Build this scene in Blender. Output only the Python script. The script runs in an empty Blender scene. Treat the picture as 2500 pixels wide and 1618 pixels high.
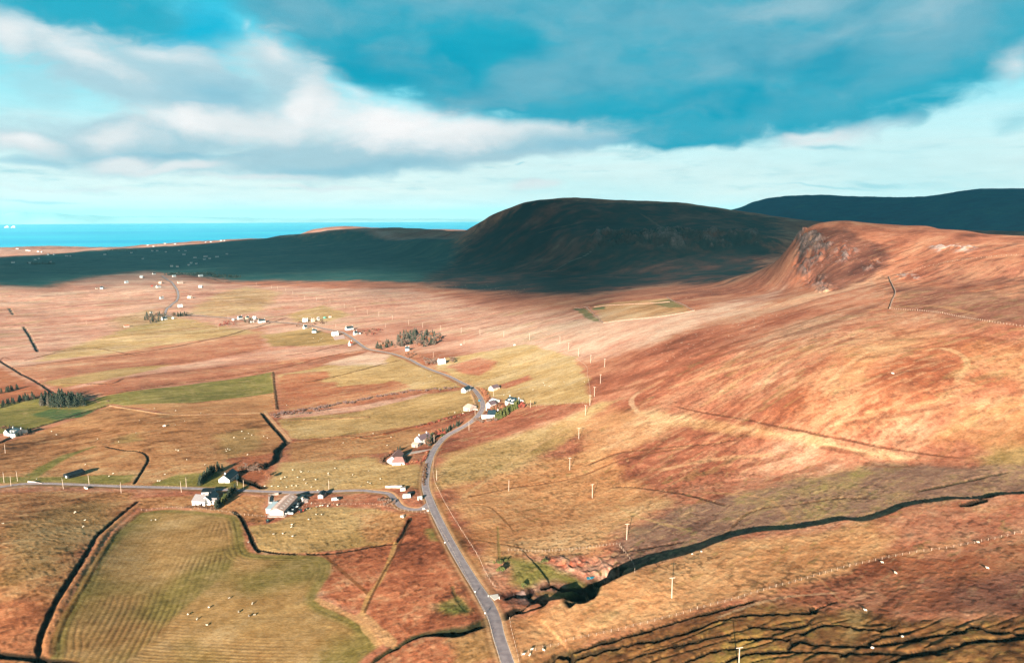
import bpy, math, random
import numpy as np
from mathutils import Vector, Matrix

random.seed(7)
rng = np.random.default_rng(7)
SC = bpy.context.scene
COL = SC.collection

# ------------------------------------------------------------------ camera, exposure
CAMZ = 330.0
PITCH = math.radians(9.60)
ROLL = math.radians(-0.15)
FPX = 1667.0                       # focal length for a 2500 px wide frame
cam_data = bpy.data.cameras.new("camera")
cam_data.sensor_width = 36.0
cam_data.lens = 36.0 * FPX / 2500.0
cam_data.clip_start = 1.0
cam_data.clip_end = 900000.0
cam = bpy.data.objects.new("camera", cam_data)
COL.objects.link(cam)
cam.location = (0, 0, CAMZ)
cam.rotation_euler = (Matrix.Rotation(math.pi / 2 - PITCH, 3, 'X') @ Matrix.Rotation(ROLL, 3, 'Z')).to_euler()
SC.camera = cam
SC.view_settings.view_transform = 'Standard'
SC.view_settings.look = 'None'
SC.view_settings.gamma = 1.0
SC.view_settings.exposure = 2.02
SC.view_settings.use_curve_mapping = False
SC.cycles.use_denoising = True
SC.cycles.denoising_prefilter = 'NONE'
SC.cycles.max_bounces = 4
SC.cycles.diffuse_bounces = 2
SC.cycles.glossy_bounces = 2
SC.cycles.transparent_max_bounces = 12
SC.cycles.volume_bounces = 0

# ------------------------------------------------------------------ sun
SUN_EL = math.radians(17.5)
SUN_AZ = math.radians(180 + 15)    # compass style, from +Y clockwise: the sun stands behind the camera, to its left
sun_dir = Vector((math.sin(SUN_AZ) * math.cos(SUN_EL), math.cos(SUN_AZ) * math.cos(SUN_EL), math.sin(SUN_EL)))
sl = bpy.data.lights.new("sun", 'SUN')
sl.energy = 5.0
sl.angle = math.radians(0.5)
sl.color = (1.0, 0.90, 0.755)
sun = bpy.data.objects.new("sun", sl)
COL.objects.link(sun)
sun.location = (0, 0, 900)
sun.rotation_euler = sun_dir.to_track_quat('Z', 'Y').to_euler()

# ------------------------------------------------------------------ small colour helpers
def lin(c):
    return tuple(((v / 255.0) / 12.92 if v / 255.0 <= 0.04045 else ((v / 255.0 + 0.055) / 1.055) ** 2.4) for v in c)
EXPO = 2 ** SC.view_settings.exposure
KALB = 0.62                        # display colour -> base colour
def alb(c, k=1.0):
    return tuple(min(0.9, v * KALB * k) for v in lin(c))

# pixel of the 2500 x 1618 frame -> direction
_R = np.array(cam.rotation_euler.to_matrix())
def ray(px, py):
    d = _R @ np.array([(px - 1250.0), -(py - 809.0), -FPX])
    return d / np.linalg.norm(d)

# ------------------------------------------------------------------ world: sky
world = bpy.data.worlds.new("World")
SC.world = world
world.use_nodes = True
wn, wl = world.node_tree.nodes, world.node_tree.links
wn.clear()
def N(t, **kw):
    n = wn.new(t)
    for k, v in kw.items():
        setattr(n, k, v)
    return n
def wmath(op, a, b=None, c=None, clamp=False):
    n = N('ShaderNodeMath', operation=op, use_clamp=clamp)
    for i, v in enumerate((a, b, c)):
        if v is None: continue
        if isinstance(v, (int, float)): n.inputs[i].default_value = v
        else: wl.new(v, n.inputs[i])
    return n.outputs[0]
tc = N('ShaderNodeTexCoord')
sep = N('ShaderNodeSeparateXYZ'); wl.new(tc.outputs['Generated'], sep.inputs[0])
az_s = wmath('ARCTAN2', sep.outputs[0], sep.outputs[1])
el_s = wmath('ARCSINE', sep.outputs[2])
comb = N('ShaderNodeCombineXYZ'); wl.new(az_s, comb.inputs[0]); wl.new(el_s, comb.inputs[1])
AE = comb.outputs[0]
def wnoise(scale, detail=5, rough=0.55, stretch=(1, 1, 1), vec=None, off=(0, 0, 0), dist=0.0):
    m = N('ShaderNodeMapping'); wl.new(vec or AE, m.inputs[0]); m.inputs['Scale'].default_value = stretch
    m.inputs['Location'].default_value = off
    n = N('ShaderNodeTexNoise'); wl.new(m.outputs[0], n.inputs['Vector'])
    n.inputs['Scale'].default_value = scale; n.inputs['Detail'].default_value = detail
    n.inputs['Roughness'].default_value = rough; n.inputs['Distortion'].default_value = dist
    return n
# domain warp
w1 = wnoise(5.0, 3, .5, (1, 1.8, 1))
w2 = wnoise(16.0, 3, .5, (1, 1.6, 1), off=(3, 1, 0))
def wvec(op, a, b=None, s=None):
    n = N('ShaderNodeVectorMath', operation=op)
    if hasattr(a, 'links'): wl.new(a, n.inputs[0])
    else: n.inputs[0].default_value = a
    if b is not None:
        if hasattr(b, 'links'): wl.new(b, n.inputs[1])
        else: n.inputs[1].default_value = b
    if s is not None: n.inputs['Scale'].default_value = s
    return n
def centred(n, s):
    a = wvec('SUBTRACT', n.outputs['Color'], (0.5, 0.5, 0.5))
    m = wvec('MULTIPLY', a.outputs[0], (s, s * .55, 0))
    return m.outputs[0]
W = wvec('ADD', AE, centred(w1, 0.10)).outputs[0]
W = wvec('ADD', W, centred(w2, 0.035)).outputs[0]
fb = wnoise(9.0, 9, .6, (1, 2.2, 1), vec=W, off=(7, 2, 0))
fb2 = wnoise(30.0, 6, .6, (1, 3.5, 1), off=(1, 9, 0))
fbc = wmath('SUBTRACT', fb.outputs[0], 0.5)

sky = N('ShaderNodeTexSky', sky_type='NISHITA', sun_disc=False)
sky.sun_elevation = SUN_EL
sky.sun_rotation = SUN_AZ
sky.altitude = 300
# elevation ramp (thin high veil over the clear sky)
def skyc(c):
    return (*[v / EXPO for v in lin(c)], 1.0)
ramp = N('ShaderNodeValToRGB')
elm = N('ShaderNodeMapRange'); wl.new(el_s, elm.inputs[0])
elm.inputs['From Min'].default_value = 0.0; elm.inputs['From Max'].default_value = math.radians(30)
wl.new(elm.outputs[0], ramp.inputs[0])
cr = ramp.color_ramp
for i, (p, c) in enumerate([(0.0, (240, 252, 252)), (0.07, (236, 252, 252)), (0.17, (206, 246, 249)), (0.34, (120, 228, 242)), (0.52, (44, 200, 226)), (0.75, (0, 140, 180)), (1.0, (6, 96, 132))]):
    e = cr.elements[i] if i < 2 else cr.elements.new(p)
    e.position = p; e.color = skyc(c)
mixb = N('ShaderNodeMix', data_type='RGBA'); mixb.inputs[0].default_value = 0.93
skm = wvec('SCALE', sky.outputs[0], s=0.07)
wl.new(skm.outputs[0], mixb.inputs[6]); wl.new(ramp.outputs[0], mixb.inputs[7])
cur = mixb.outputs[2]
def mixin(cur, color, fac):
    m = N('ShaderNodeMix', data_type='RGBA')
    wl.new(fac, m.inputs[0]); wl.new(cur, m.inputs[6])
    if hasattr(color, 'links'): wl.new(color, m.inputs[7])
    else: m.inputs[7].default_value = color
    return m.outputs[2]
def ae(px, py):
    d = ray(px, py)
    return math.atan2(d[0], d[1]), math.asin(d[2])
PXR = 1 / 1780.0
def blob(px, py, sx, sy, rot=0.0, k=1.0, m=1.2, soft=0.55, op=1.0):
    a, e = ae(px, py)
    mp = N('ShaderNodeMapping', vector_type='TEXTURE'); wl.new(W, mp.inputs[0])
    mp.inputs['Location'].default_value = (a, e, 0)
    mp.inputs['Rotation'].default_value = (0, 0, math.radians(rot))
    mp.inputs['Scale'].default_value = (sx * PXR, sy * PXR, 1)
    ln = wvec('LENGTH', mp.outputs[0]).outputs['Value']
    v = wmath('SUBTRACT', 1.0, ln)
    v = wmath('MULTIPLY_ADD', fbc, m * 1.35, v)
    mr = N('ShaderNodeMapRange', interpolation_type='SMOOTHSTEP'); wl.new(v, mr.inputs[0])
    mr.inputs['From Min'].default_value = 0.0; mr.inputs['From Max'].default_value = soft
    mr.inputs['To Max'].default_value = op
    return mr.outputs[0]
def layer(color, blobs):
    global cur
    f = None
    for b in blobs:
        x = blob(*b[0], **(b[1] if len(b) > 1 else {}))
        f = x if f is None else wmath('MAXIMUM', f, x)
    cur = mixin(cur, skyc(color), f)
# thin streaky veils low over the horizon
veil = wnoise(7.0, 7, .6, (1, 9, 1), off=(4, 4, 0))
vm = N('ShaderNodeMapRange', interpolation_type='SMOOTHSTEP'); wl.new(veil.outputs[0], vm.inputs[0])
vm.inputs['From Min'].default_value = 0.42; vm.inputs['From Max'].default_value = 0.68; vm.inputs['To Max'].default_value = 0.75
lowf = N('ShaderNodeMapRange', interpolation_type='SMOOTHSTEP'); wl.new(el_s, lowf.inputs[0])
lowf.inputs['From Min'].default_value = math.radians(9.5); lowf.inputs['From Max'].default_value = math.radians(3.0)
cur = mixin(cur, skyc((226, 250, 250)), wmath('MULTIPLY', vm.outputs[0], lowf.outputs[0]))
veil2 = wnoise(10.0, 6, .6, (1, 7, 1), off=(14, 8, 0))
vm2 = N('ShaderNodeMapRange', interpolation_type='SMOOTHSTEP'); wl.new(veil2.outputs[0], vm2.inputs[0])
vm2.inputs['From Min'].default_value = 0.5; vm2.inputs['From Max'].default_value = 0.72; vm2.inputs['To Max'].default_value = 0.6
hf = N('ShaderNodeMapRange', interpolation_type='SMOOTHSTEP'); wl.new(el_s, hf.inputs[0])
hf.inputs['From Min'].default_value = math.radians(1.0); hf.inputs['From Max'].default_value = math.radians(2.2)
cur = mixin(cur, skyc((156, 214, 226)), wmath('MULTIPLY', wmath('MULTIPLY', vm2.outputs[0], hf.outputs[0]), lowf.outputs[0]))
# brightness under the cloud bank on the right
layer((206, 248, 251), [((2150, 400, 800, 170), dict(rot=-6, m=.5, soft=1.2, op=.85)), ((1450, 450, 600, 80), dict(m=.6, soft=1.2, op=.8))])
# broad dark teal cloud bank overhead: (px, py, half width, half height)
layer((26, 170, 198), [((1000, 90, 480, 190), dict(rot=-12, m=.7, soft=.35)), ((1500, 130, 640, 240), dict(rot=-3, m=.55, soft=.3)),
                      ((2060, 90, 620, 225), dict(rot=9, m=.55, soft=.3)), ((2520, -50, 420, 190), dict(rot=14, m=.5, soft=.35)),
                      ((240, 34, 330, 84), dict(rot=-4, m=.9, soft=.5, op=.9)), ((1250, -190, 1500, 240), dict(m=.4, soft=.3)),
                      ((1640, 300, 330, 84), dict(rot=2, m=.6, soft=.35))])
layer((0, 190, 226), [((500, 60, 110, 80), dict(rot=50, m=1.0, soft=.9, op=.8)), ((470, 125, 100, 36), dict(rot=-20, m=.8, soft=.8, op=.7))])
layer((108, 178, 200), [((1150, 0, 420, 90), dict(m=1.2, soft=1.0, op=.8)), ((1320, 180, 280, 80), dict(rot=18, m=1.3, soft=.9, op=.75)),
                        ((1850, 110, 460, 105), dict(rot=6, m=1.3, soft=.9, op=.85)), ((2330, 70, 250, 110), dict(rot=20, m=1.1, soft=.9, op=.9)),
                        ((1760, 20, 560, 90), dict(m=1.2, soft=.9, op=.8)), ((740, 30, 190, 110), dict(m=1.1, soft=1.0, op=.75)), ((1200, 250, 220, 30), dict(rot=-4, m=1.2, soft=1.0, op=.6))])
layer((170, 204, 216), [((1980, -5, 260, 50), dict(m=1.2, soft=1.0, op=.8)), ((2250, 20, 150, 70), dict(m=1.2, soft=1.1, op=.7)), ((2100, 60, 260, 50), dict(rot=10, m=1.3, soft=1.2, op=.5))])
layer((0, 162, 192), [((1000, 165, 230, 70), dict(rot=-6, m=.8, soft=.7, op=.95)), ((1780, 250, 250, 58), dict(rot=0, m=.8, soft=.7, op=.95)), ((1290, 30, 110, 30), dict(m=1, soft=.9, op=.5))])
# uneven billows inside the bank
bank = None
for bb in (((1000, 60, 520, 200), dict(rot=-12, m=.4, soft=.6)), ((1500, 110, 640, 230), dict(rot=-3, m=.4, soft=.6)), ((2100, 70, 640, 210), dict(rot=9, m=.4, soft=.6)), ((1640, 290, 330, 84), dict(rot=2, m=.4, soft=.5)), ((240, 34, 330, 84), dict(rot=-4, m=.5, soft=.6))):
    x_ = blob(*bb[0], **bb[1]); bank = x_ if bank is None else wmath('MAXIMUM', bank, x_)
for sc_, off_, lo_, hi_, col_, op_ in ((5.0, (21, 3, 0), .42, .72, (116, 182, 202), .75), (12.0, (5, 31, 0), .46, .80, (140, 192, 208), .4), (6.0, (41, 12, 0), .48, .76, (0, 152, 184), .6)):
    bn = wnoise(sc_, 4, .5, (1, 2.0, 1), vec=W, off=off_); bm_ = N('ShaderNodeMapRange', interpolation_type='SMOOTHSTEP'); wl.new(bn.outputs[0], bm_.inputs[0])
    bm_.inputs['From Min'].default_value = lo_; bm_.inputs['From Max'].default_value = hi_; bm_.inputs['To Max'].default_value = op_
    cur = mixin(cur, skyc(col_), wmath('MULTIPLY', bm_.outputs[0], bank))
# grey blue bodies of the middle clouds
layer((206, 230, 236), [((400, 200, 330, 120), dict(rot=-8, m=1.0, soft=.9)), ((760, 330, 480, 120), dict(rot=2, m=.9, soft=.9)), ((680, 180, 170, 130), dict(rot=-30, m=1.0, soft=.9)), ((200, 340, 320, 70), dict(m=1.0, soft=.9)), ((1250, 345, 380, 60), dict(rot=3, m=.8, soft=.9))])
layer((176, 214, 226), [((470, 215, 240, 90), dict(rot=-6, m=1.0)), ((300, 175, 220, 100), dict(rot=-10, m=1.0)), ((820, 385, 480, 62), dict(rot=3, m=.9)),
                        ((1250, 365, 360, 42), dict(rot=3, m=.7)), ((60, 70, 130, 60), dict(rot=-30, m=1)), ((350, 350, 370, 56), dict(m=1)), ((130, 210, 60, 60), dict(m=1, op=.4)), ((700, 190, 110, 100), dict(rot=-30, m=1, op=.8))])
layer((142, 200, 220), [((540, 235, 150, 58), dict(m=1, soft=.9, op=.85)), ((900, 412, 330, 24), dict(rot=2, m=.8, soft=.9, op=.7)), ((1430, 358, 260, 24), dict(rot=3, m=.8, soft=.9, op=.8)), ((420, 378, 260, 12), dict(m=.8, soft=.9, op=.6)), ((40, 378, 130, 12), dict(m=.8, soft=.9, op=.6))])
# lit tops
layer((234, 241, 243), [((230, 135, 170, 58), dict(rot=-16, m=1.3, soft=1.02)), ((30, 70, 90, 60), dict(rot=-20, m=1.2, soft=1.19)), ((680, 130, 110, 52), dict(rot=-34, m=1.3, soft=1.19, op=.9)),
                        ((430, 140, 150, 36), dict(rot=-10, m=1.3, soft=1.36, op=.8)), ((745, 250, 60, 110), dict(rot=-12, m=1.3, soft=1.02, op=.95)), ((578, 52, 26, 12), dict(rot=40, m=1.2, soft=1.70, op=.7)),
                        ((550, 312, 260, 48), dict(m=1.2, soft=0.85)), ((50, 338, 92, 30), dict(m=1.2, soft=0.85)), ((260, 335, 160, 30), dict(m=1.3, soft=1.02, op=.95)), ((290, 388, 112, 20), dict(m=1.2, soft=0.85)),
                        ((430, 402, 180, 15), dict(m=1.2, soft=0.85)), ((1120, 330, 400, 42), dict(rot=2, m=1.0, soft=1.02, op=.95)), ((2000, 335, 170, 32), dict(rot=5, m=1.2, soft=1.02)), ((2460, 160, 66, 54), dict(rot=40, m=1.2, soft=1.36)),
                        ((1290, 448, 100, 18), dict(m=1.2, soft=0.85, op=.8)), ((640, 430, 220, 12), dict(m=1.2, soft=1.02, op=.8)), ((800, 455, 260, 8), dict(m=1.2, soft=1.02, op=.8)), ((200, 445, 240, 8), dict(m=1.2, soft=1.02, op=.8))])
layer((255, 255, 255), [((960, 312, 280, 74), dict(rot=-4, m=.8, soft=.8)), ((470, 305, 110, 30), dict(m=1.2, soft=1.36, op=.9)), ((730, 285, 60, 54), dict(m=1.2, soft=1.36, op=.9)), ((840, 230, 90, 26), dict(rot=-14, m=1.4, soft=1.53, op=.7)), ((60, 330, 50, 16), dict(m=1.2, soft=1.36, op=.8)), ((1960, 326, 110, 14), dict(rot=5, m=1.2, soft=1.36, op=.7))])
layer((150, 216, 230), [((2010, 354, 90, 11), dict(m=.9, soft=.9, op=.7)), ((2480, 310, 60, 34), dict(m=1.2, soft=.9, op=.6)), ((1270, 403, 30, 5), dict(m=.8, soft=.8, op=.6)), ((110, 478, 120, 6), dict(m=.8, soft=.9, op=.6)), ((2130, 440, 80, 9), dict(m=1.1, soft=.9, op=.5)), ((2000, 455, 160, 5), dict(m=1.1, soft=.9, op=.5))])
# faint unevenness everywhere
fm = N('ShaderNodeMapRange'); wl.new(fb2.outputs[0], fm.inputs[0]); fm.inputs['To Min'].default_value = .93; fm.inputs['To Max'].default_value = 1.07
cur = wvec('MULTIPLY', cur, fm.outputs[0]).outputs[0]
below = N('ShaderNodeMapRange'); wl.new(sep.outputs[2], below.inputs[0])
below.inputs['From Min'].default_value = -0.012; below.inputs['From Max'].default_value = -0.05
cur = mixin(cur, (0.01, 0.05, 0.065, 1), below.outputs[0])
bg = N('ShaderNodeBackground'); wl.new(cur, bg.inputs[0]); bg.inputs[1].default_value = 1.0
wo = N('ShaderNodeOutputWorld'); wl.new(bg.outputs[0], wo.inputs[0])
world.cycles.sampling_method = 'MANUAL'
world.cycles.sample_map_resolution = 512

# ------------------------------------------------------------------ object helpers
def setp(o, label=None, cat=None, group=None, kind=None):
    if label: o['label'] = label
    if cat: o['category'] = cat
    if group: o['group'] = group
    if kind: o['kind'] = kind
    return o

# ------------------------------------------------------------------ noise
def _hash(ix, iy, seed):
    h = (ix.astype(np.uint32) * np.uint32(374761393)) ^ (iy.astype(np.uint32) * np.uint32(668265263)) ^ np.uint32((seed * 2246822519) & 0xffffffff)
    h = (h ^ (h >> np.uint32(13))) * np.uint32(1274126177)
    return ((h ^ (h >> np.uint32(16))) & np.uint32(0xffffff)).astype(np.float32) / np.float32(0xffffff)
def vnoise(x, y, seed=0):
    fx = np.floor(x); fy = np.floor(y)
    ix = fx.astype(np.int32); iy = fy.astype(np.int32)
    tx = (x - fx).astype(np.float32); ty = (y - fy).astype(np.float32)
    tx = tx * tx * tx * (tx * (tx * 6 - 15) + 10); ty = ty * ty * ty * (ty * (ty * 6 - 15) + 10)
    a = _hash(ix, iy, seed); b = _hash(ix + 1, iy, seed); c = _hash(ix, iy + 1, seed); d = _hash(ix + 1, iy + 1, seed)
    return (a + (b - a) * tx) * (1 - ty) + (c + (d - c) * tx) * ty
def fbm(x, y, wl_, octaves=4, seed=0, rough=0.5):
    s = np.zeros(np.shape(x), np.float32); amp = 1.0; tot = 0.0
    for o in range(octaves):
        ca, sa = math.cos(o * 1.1 + seed), math.sin(o * 1.1 + seed)
        f = (2.03 ** o) / wl_
        s += amp * (vnoise((x * ca - y * sa) * f + 17.3 * o, (x * sa + y * ca) * f - 9.1 * o, seed * 31 + o) - 0.5)
        tot += amp; amp *= rough
    return s / tot * 2.0          # about -1..1
def sstep(a, b, v):
    t = np.clip((v - a) / (b - a), 0, 1)
    return t * t * (3 - 2 * t)

# ------------------------------------------------------------------ terrain rails, near to far: (px, py, r) with r the level distance, or -D the drop below the camera
RAILS = [
 [(-900, 2600, -178), (1250, 2600, -168), (3400, 2600, -140)],
 [(-900, 1618, -176), (0, 1618, -176), (400, 1618, -180), (800, 1618, -178), (1200, 1618, -167), (1500, 1618, -161), (1800, 1618, -151), (2100, 1618, -142), (2500, 1618, -131), (3400, 1618, -112)],
 [(-900, 1400, -172), (0, 1400, -173), (400, 1400, -182), (800, 1400, -181), (1150, 1400, -173), (1500, 1400, -166), (1800, 1380, -155), (2100, 1350, -147), (2500, 1300, -135), (3400, 1300, -112)],
 [(-900, 1190, -185), (0, 1190, -186), (400, 1190, -189), (800, 1180, -188), (1040, 1200, -182), (1400, 1200, -178), (1750, 1180, -164), (2100, 1150, -149), (2500, 1120, -131), (3400, 1080, -108)],
 [(-900, 1000, -206), (0, 1000, -206), (350, 1000, -198), (650, 1010, -202), (1000, 1010, -198), (1140, 1010, -190), (1400, 1000, -172), (1750, 980, -146), (2050, 950, -122), (2500, 930, -109), (3400, 900, -90)],
 [(-900, 870, -214), (0, 870, -214), (400, 870, -214), (800, 860, -208), (1100, 860, -198), (1440, 870, -164), (1700, 850, -131), (2000, 810, -104), (2250, 790, -94), (2500, 790, -86), (3400, 780, -70)],
 [(-900, 740, -222), (0, 740, -222), (300, 730, -217), (500, 720, -215), (1000, 730, -205), (1350, 750, -172), (1600, 750, -140), (1850, 740, -118), (2050, 700, -94), (2180, 690, -84), (2500, 680, -70), (3400, 680, -56)],
 [(-900, 690, 2500), (0, 690, 2500), (300, 680, 2600), (600, 680, 2600), (900, 685, 2300), (1150, 695, 2050), (1300, 700, 1850), (1500, 703, 1620), (1700, 708, 1370), (1850, 712, 1200), (1950, 700, 1100), (2050, 676, 1060), (2180, 644, 1080), (2350, 641, 1030), (2500, 648, 990), (3400, 655, 960)],
 [(-900, 668, 3000), (0, 668, 3000), (600, 662, 3000), (900, 668, 2650), (1150, 675, 2400), (1300, 680, 2150), (1500, 690, 1870), (1700, 690, 1600), (1800, 680, 1450), (1850, 664, 1400), (1890, 642, 1340), (1925, 604, 1300), (1965, 561, 1290), (2000, 546, 1300), (2050, 541, 1320), (2110, 545, 1335), (2200, 550, 1360), (2260, 554, 1350), (2300, 562, 1310), (2350, 564, 1290), (2420, 573, 1280), (2500, 576, 1280), (3400, 590, 1300)],
 [(-900, 655, 3400), (0, 655, 3400), (600, 650, 3400), (900, 655, 3000), (1150, 662, 2750), (1300, 665, 2450), (1500, 670, 2180), (1700, 668, 2000), (1850, 664, 1950), (1950, 655, 1900), (2000, 650, 1850), (2500, 650, 1800), (3400, 650, 1800)],
 [(-900, 640, 4000), (0, 640, 4000), (600, 630, 4000), (900, 625, 3800), (1150, 640, 3000), (1300, 634, 2700), (1450, 624, 2450), (1600, 618, 2360), (1750, 620, 2360), (1850, 622, 2360), (2000, 620, 2500), (2500, 610, 2600), (3400, 610, 2600)],
 [(-900, 626, 5000), (0, 626, 5000), (600, 605, 5000), (900, 597, 4500), (1080, 585, 3700), (1150, 598, 3300), (1300, 572, 2980), (1450, 578, 2580), (1600, 580, 2480), (1750, 580, 2490), (1850, 575, 2560), (2000, 590, 2750), (2500, 590, 2900), (3400, 590, 2900)],
 [(-900, 620, 5400), (0, 620, 5400), (600, 596, 5400), (900, 585, 4800), (1080, 580, 4000), (1130, 578, 3500), (1200, 556, 3380), (1300, 541, 3150), (1450, 553, 2830), (1600, 556, 2800), (1750, 552, 2860), (1850, 554, 2960), (2000, 570, 3100), (2500, 580, 3300), (3400, 580, 3300)],
 [(-900, 616, 6000), (0, 616, 6000), (300, 608, 6200), (600, 587, 5900), (700, 576, 5600), (750, 570, 5400), (800, 564, 5300), (850, 559, 5200), (900, 557, 5200), (1000, 558, 5200), (1080, 562, 4700), (1120, 570, 3900), (1155, 553, 3500), (1200, 526, 3450), (1250, 505, 3430), (1290, 491, 3400), (1340, 486, 3400), (1400, 485, 3420), (1480, 488, 3450), (1550, 490, 3450), (1650, 495, 3480), (1750, 508, 3500), (1900, 529, 3500), (2000, 541, 3500), (2100, 550, 3550), (2500, 566, 3600), (3400, 570, 3600)],
 [(-900, 611, 6900), (0, 611, 6900), (300, 605, 7000), (600, 587, 6800), (750, 580, 6600), (900, 575, 6400), (1000, 572, 6200), (1100, 570, 5700), (1150, 572, 4900), (1300, 560, 4600), (1500, 560, 4600), (1700, 560, 4700), (1800, 565, 4800), (2000, 570, 4800), (2500, 570, 4800), (3400, 570, 4800)],
 [(-900, 606, 7700), (0, 604, 7800), (120, 601, 7900), (280, 604, 8000), (380, 596, 8300), (450, 592, 8500), (560, 586, 8800), (620, 585, 8900), (720, 576, 9200), (760, 562, 9400), (800, 555, 9500), (850, 553, 9500), (930, 557, 9500), (1000, 560, 9500), (1100, 561, 9300), (1170, 563, 9000), (1400, 562, 7400), (1600, 545, 7200), (1700, 530, 7100), (1790, 513, 7000), (1850, 491, 7000), (1880, 483, 7000), (1950, 477, 7000), (2000, 476, 7000), (2100, 480, 7000), (2200, 482, 7000), (2250, 481, 7000), (2300, 476, 7000), (2350, 468, 7000), (2400, 463, 7000), (2450, 461, 7000), (2500, 462, 7000), (2700, 470, 7000), (3400, 490, 7000)],
 [(-900, 612, 8600), (0, 610, 8600), (300, 612, 8900), (600, 600, 9800), (750, 590, 10800), (900, 580, 11200), (1170, 580, 11000), (1400, 570, 10000), (1700, 560, 9500), (1790, 555, 9500), (2000, 540, 9500), (2500, 530, 9500), (3400, 540, 9500)],
]
NA, NR = 1500, 1650
AZ0, AZ1 = math.radians(-50), math.radians(50)
azs = np.linspace(AZ0, AZ1, NA)
# radial steps: finer where steep faces look at the camera
_knots = np.array([60, 200, 400, 900, 1050, 1330, 1500, 2250, 2650, 3500, 5000, 9500, 14000.])
_rate = np.array([.010, .0030, .0026, .0026, .0016, .0016, .0036, .0028, .0022, .0026, .005, .006, .02])
_rr = [60.0]
while _rr[-1] < 14000:
    _rr.append(_rr[-1] * (1 + float(np.interp(_rr[-1], _knots, _rate))))
_rr = np.array(_rr)
rs = np.interp(np.linspace(0, len(_rr) - 1, NR), np.arange(len(_rr)), _rr)
print("radial steps wanted", len(_rr), "used", NR)

def pchip_slopes(x, y):
    h = np.diff(x); d = np.diff(y) / h
    m = np.zeros_like(y)
    w1_ = 2 * h[1:] + h[:-1]; w2_ = h[1:] + 2 * h[:-1]
    ok = d[:-1] * d[1:] > 0
    m[1:-1][ok] = ((w1_ + w2_)[ok]) / (w1_[ok] / d[:-1][ok] + w2_[ok] / d[1:][ok])
    m[0], m[-1] = d[0], d[-1]
    return m
def hermite(x, y, m, xq):
    i = np.clip(np.searchsorted(x, xq) - 1, 0, len(x) - 2)
    h = x[i + 1] - x[i]; t = np.clip((xq - x[i]) / h, 0, 1)
    return (2*t**3 - 3*t**2 + 1) * y[i] + (t**3 - 2*t**2 + t) * h * m[i] + (-2*t**3 + 3*t**2) * y[i+1] + (t**3 - t**2) * h * m[i+1]

def rail_arrays(rail):
    a, r, z = [], [], []
    for px, py, v in rail:
        d = ray(px, py); hz = math.hypot(d[0], d[1]); t = d[2] / hz
        rr_ = v if v > 0 else (v / t)
        a.append(math.atan2(d[0], d[1])); r.append(rr_); z.append(CAMZ + t * rr_)
    a, r, z = map(np.array, (a, r, z))
    lr = np.log(r)
    return hermite(a, lr, pchip_slopes(a, lr), np.clip(azs, a[0], a[-1])), hermite(a, z, pchip_slopes(a, z), np.clip(azs, a[0], a[-1]))
_R_, _Z_ = zip(*[rail_arrays(r) for r in RAILS])
LRK = np.array(_R_); ZK = np.array(_Z_)              # rails x azimuth
for k in range(1, len(LRK)):
    LRK[k] = np.maximum(LRK[k], LRK[k - 1] + 0.02)
lrs = np.log(rs)
Z = np.empty((NR, NA), np.float64)
for j in range(NA):
    x, y = LRK[:, j], ZK[:, j]
    if x[0] > lrs[0]: x = np.concatenate([[lrs[0] - .01], x]); y = np.concatenate([[y[0]], y])
    x = np.concatenate([x, [x[-1] + .25]]); y = np.concatenate([y, [min(-40, y[-1] - 60)]])
    q = np.clip(lrs, x[0], x[-1])
    Z[:, j] = hermite(x, y, pchip_slopes(x, y), q)
# a light smoothing across azimuth keeps the lofted surface from creasing
for _ in range(3):
    Z[:, 1:-1] = .25 * Z[:, :-2] + .5 * Z[:, 1:-1] + .25 * Z[:, 2:]
X = np.outer(rs, np.sin(azs)); Y = np.outer(rs, np.cos(azs)); RR = np.repeat(rs[:, None], NA, 1)
CU, SU = math.cos(math.radians(33)), math.sin(math.radians(33))      # grain of the country: streaks run this way
U = X * CU + Y * SU; V = -X * SU + Y * CU
# rolling ground and erosion grain
land = sstep(-5, 25, Z)
amp1 = np.interp(RR, [100, 400, 1000, 2500, 4000, 9000], [.5, 1.2, 2.6, 5, 7, 10])
Z += land * amp1 * fbm(X, Y, 150., 3, 3) * np.interp(RR, [1000, 1200, 1400, 3300, 3500, 3900], [1, .5, .7, .9, .5, 1])
ug = fbm(U * .35, V * 1.0, 60., 4, 5)
Z += land * np.interp(RR, [100, 400, 1200, 2500, 4000, 9000], [.25, .6, 1.5, 3.2, 4, 3]) * ug
NZ = Z.copy()

def col_at(az):
    f = (az - AZ0) / (AZ1 - AZ0) * (NA - 1); f = min(max(f, 0), NA - 1.001); i = int(f); t = f - i
    return Z[:, i] * (1 - t) + Z[:, i + 1] * t
def P(px, py):
    d = ray(px, py); hz = math.hypot(d[0], d[1]); t = d[2] / hz; az = math.atan2(d[0], d[1])
    zc = col_at(az); f = zc - (CAMZ + t * rs)
    k = np.nonzero((f[1:] >= 0) & (f[:-1] < 0))[0]
    if len(k) == 0:
        r = rs[-1]
    else:
        k = k[0]; s = f[k] / (f[k] - f[k + 1]); r = rs[k] + s * (rs[k + 1] - rs[k])
    return r * math.sin(az), r * math.cos(az)
def PL(pts):
    return np.array([P(*p) for p in pts])
def H(x, y):
    r = math.hypot(x, y); az = math.atan2(x, y)
    fi = float(np.interp(r, rs, np.arange(NR))); i = min(int(fi), NR - 2); ti = fi - i
    f = (az - AZ0) / (AZ1 - AZ0) * (NA - 1); f = min(max(f, 0), NA - 1.001); j = int(f); tj = f - j
    return (Z[i, j] * (1 - tj) + Z[i, j + 1] * tj) * (1 - ti) + (Z[i + 1, j] * (1 - tj) + Z[i + 1, j + 1] * tj) * ti

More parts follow.
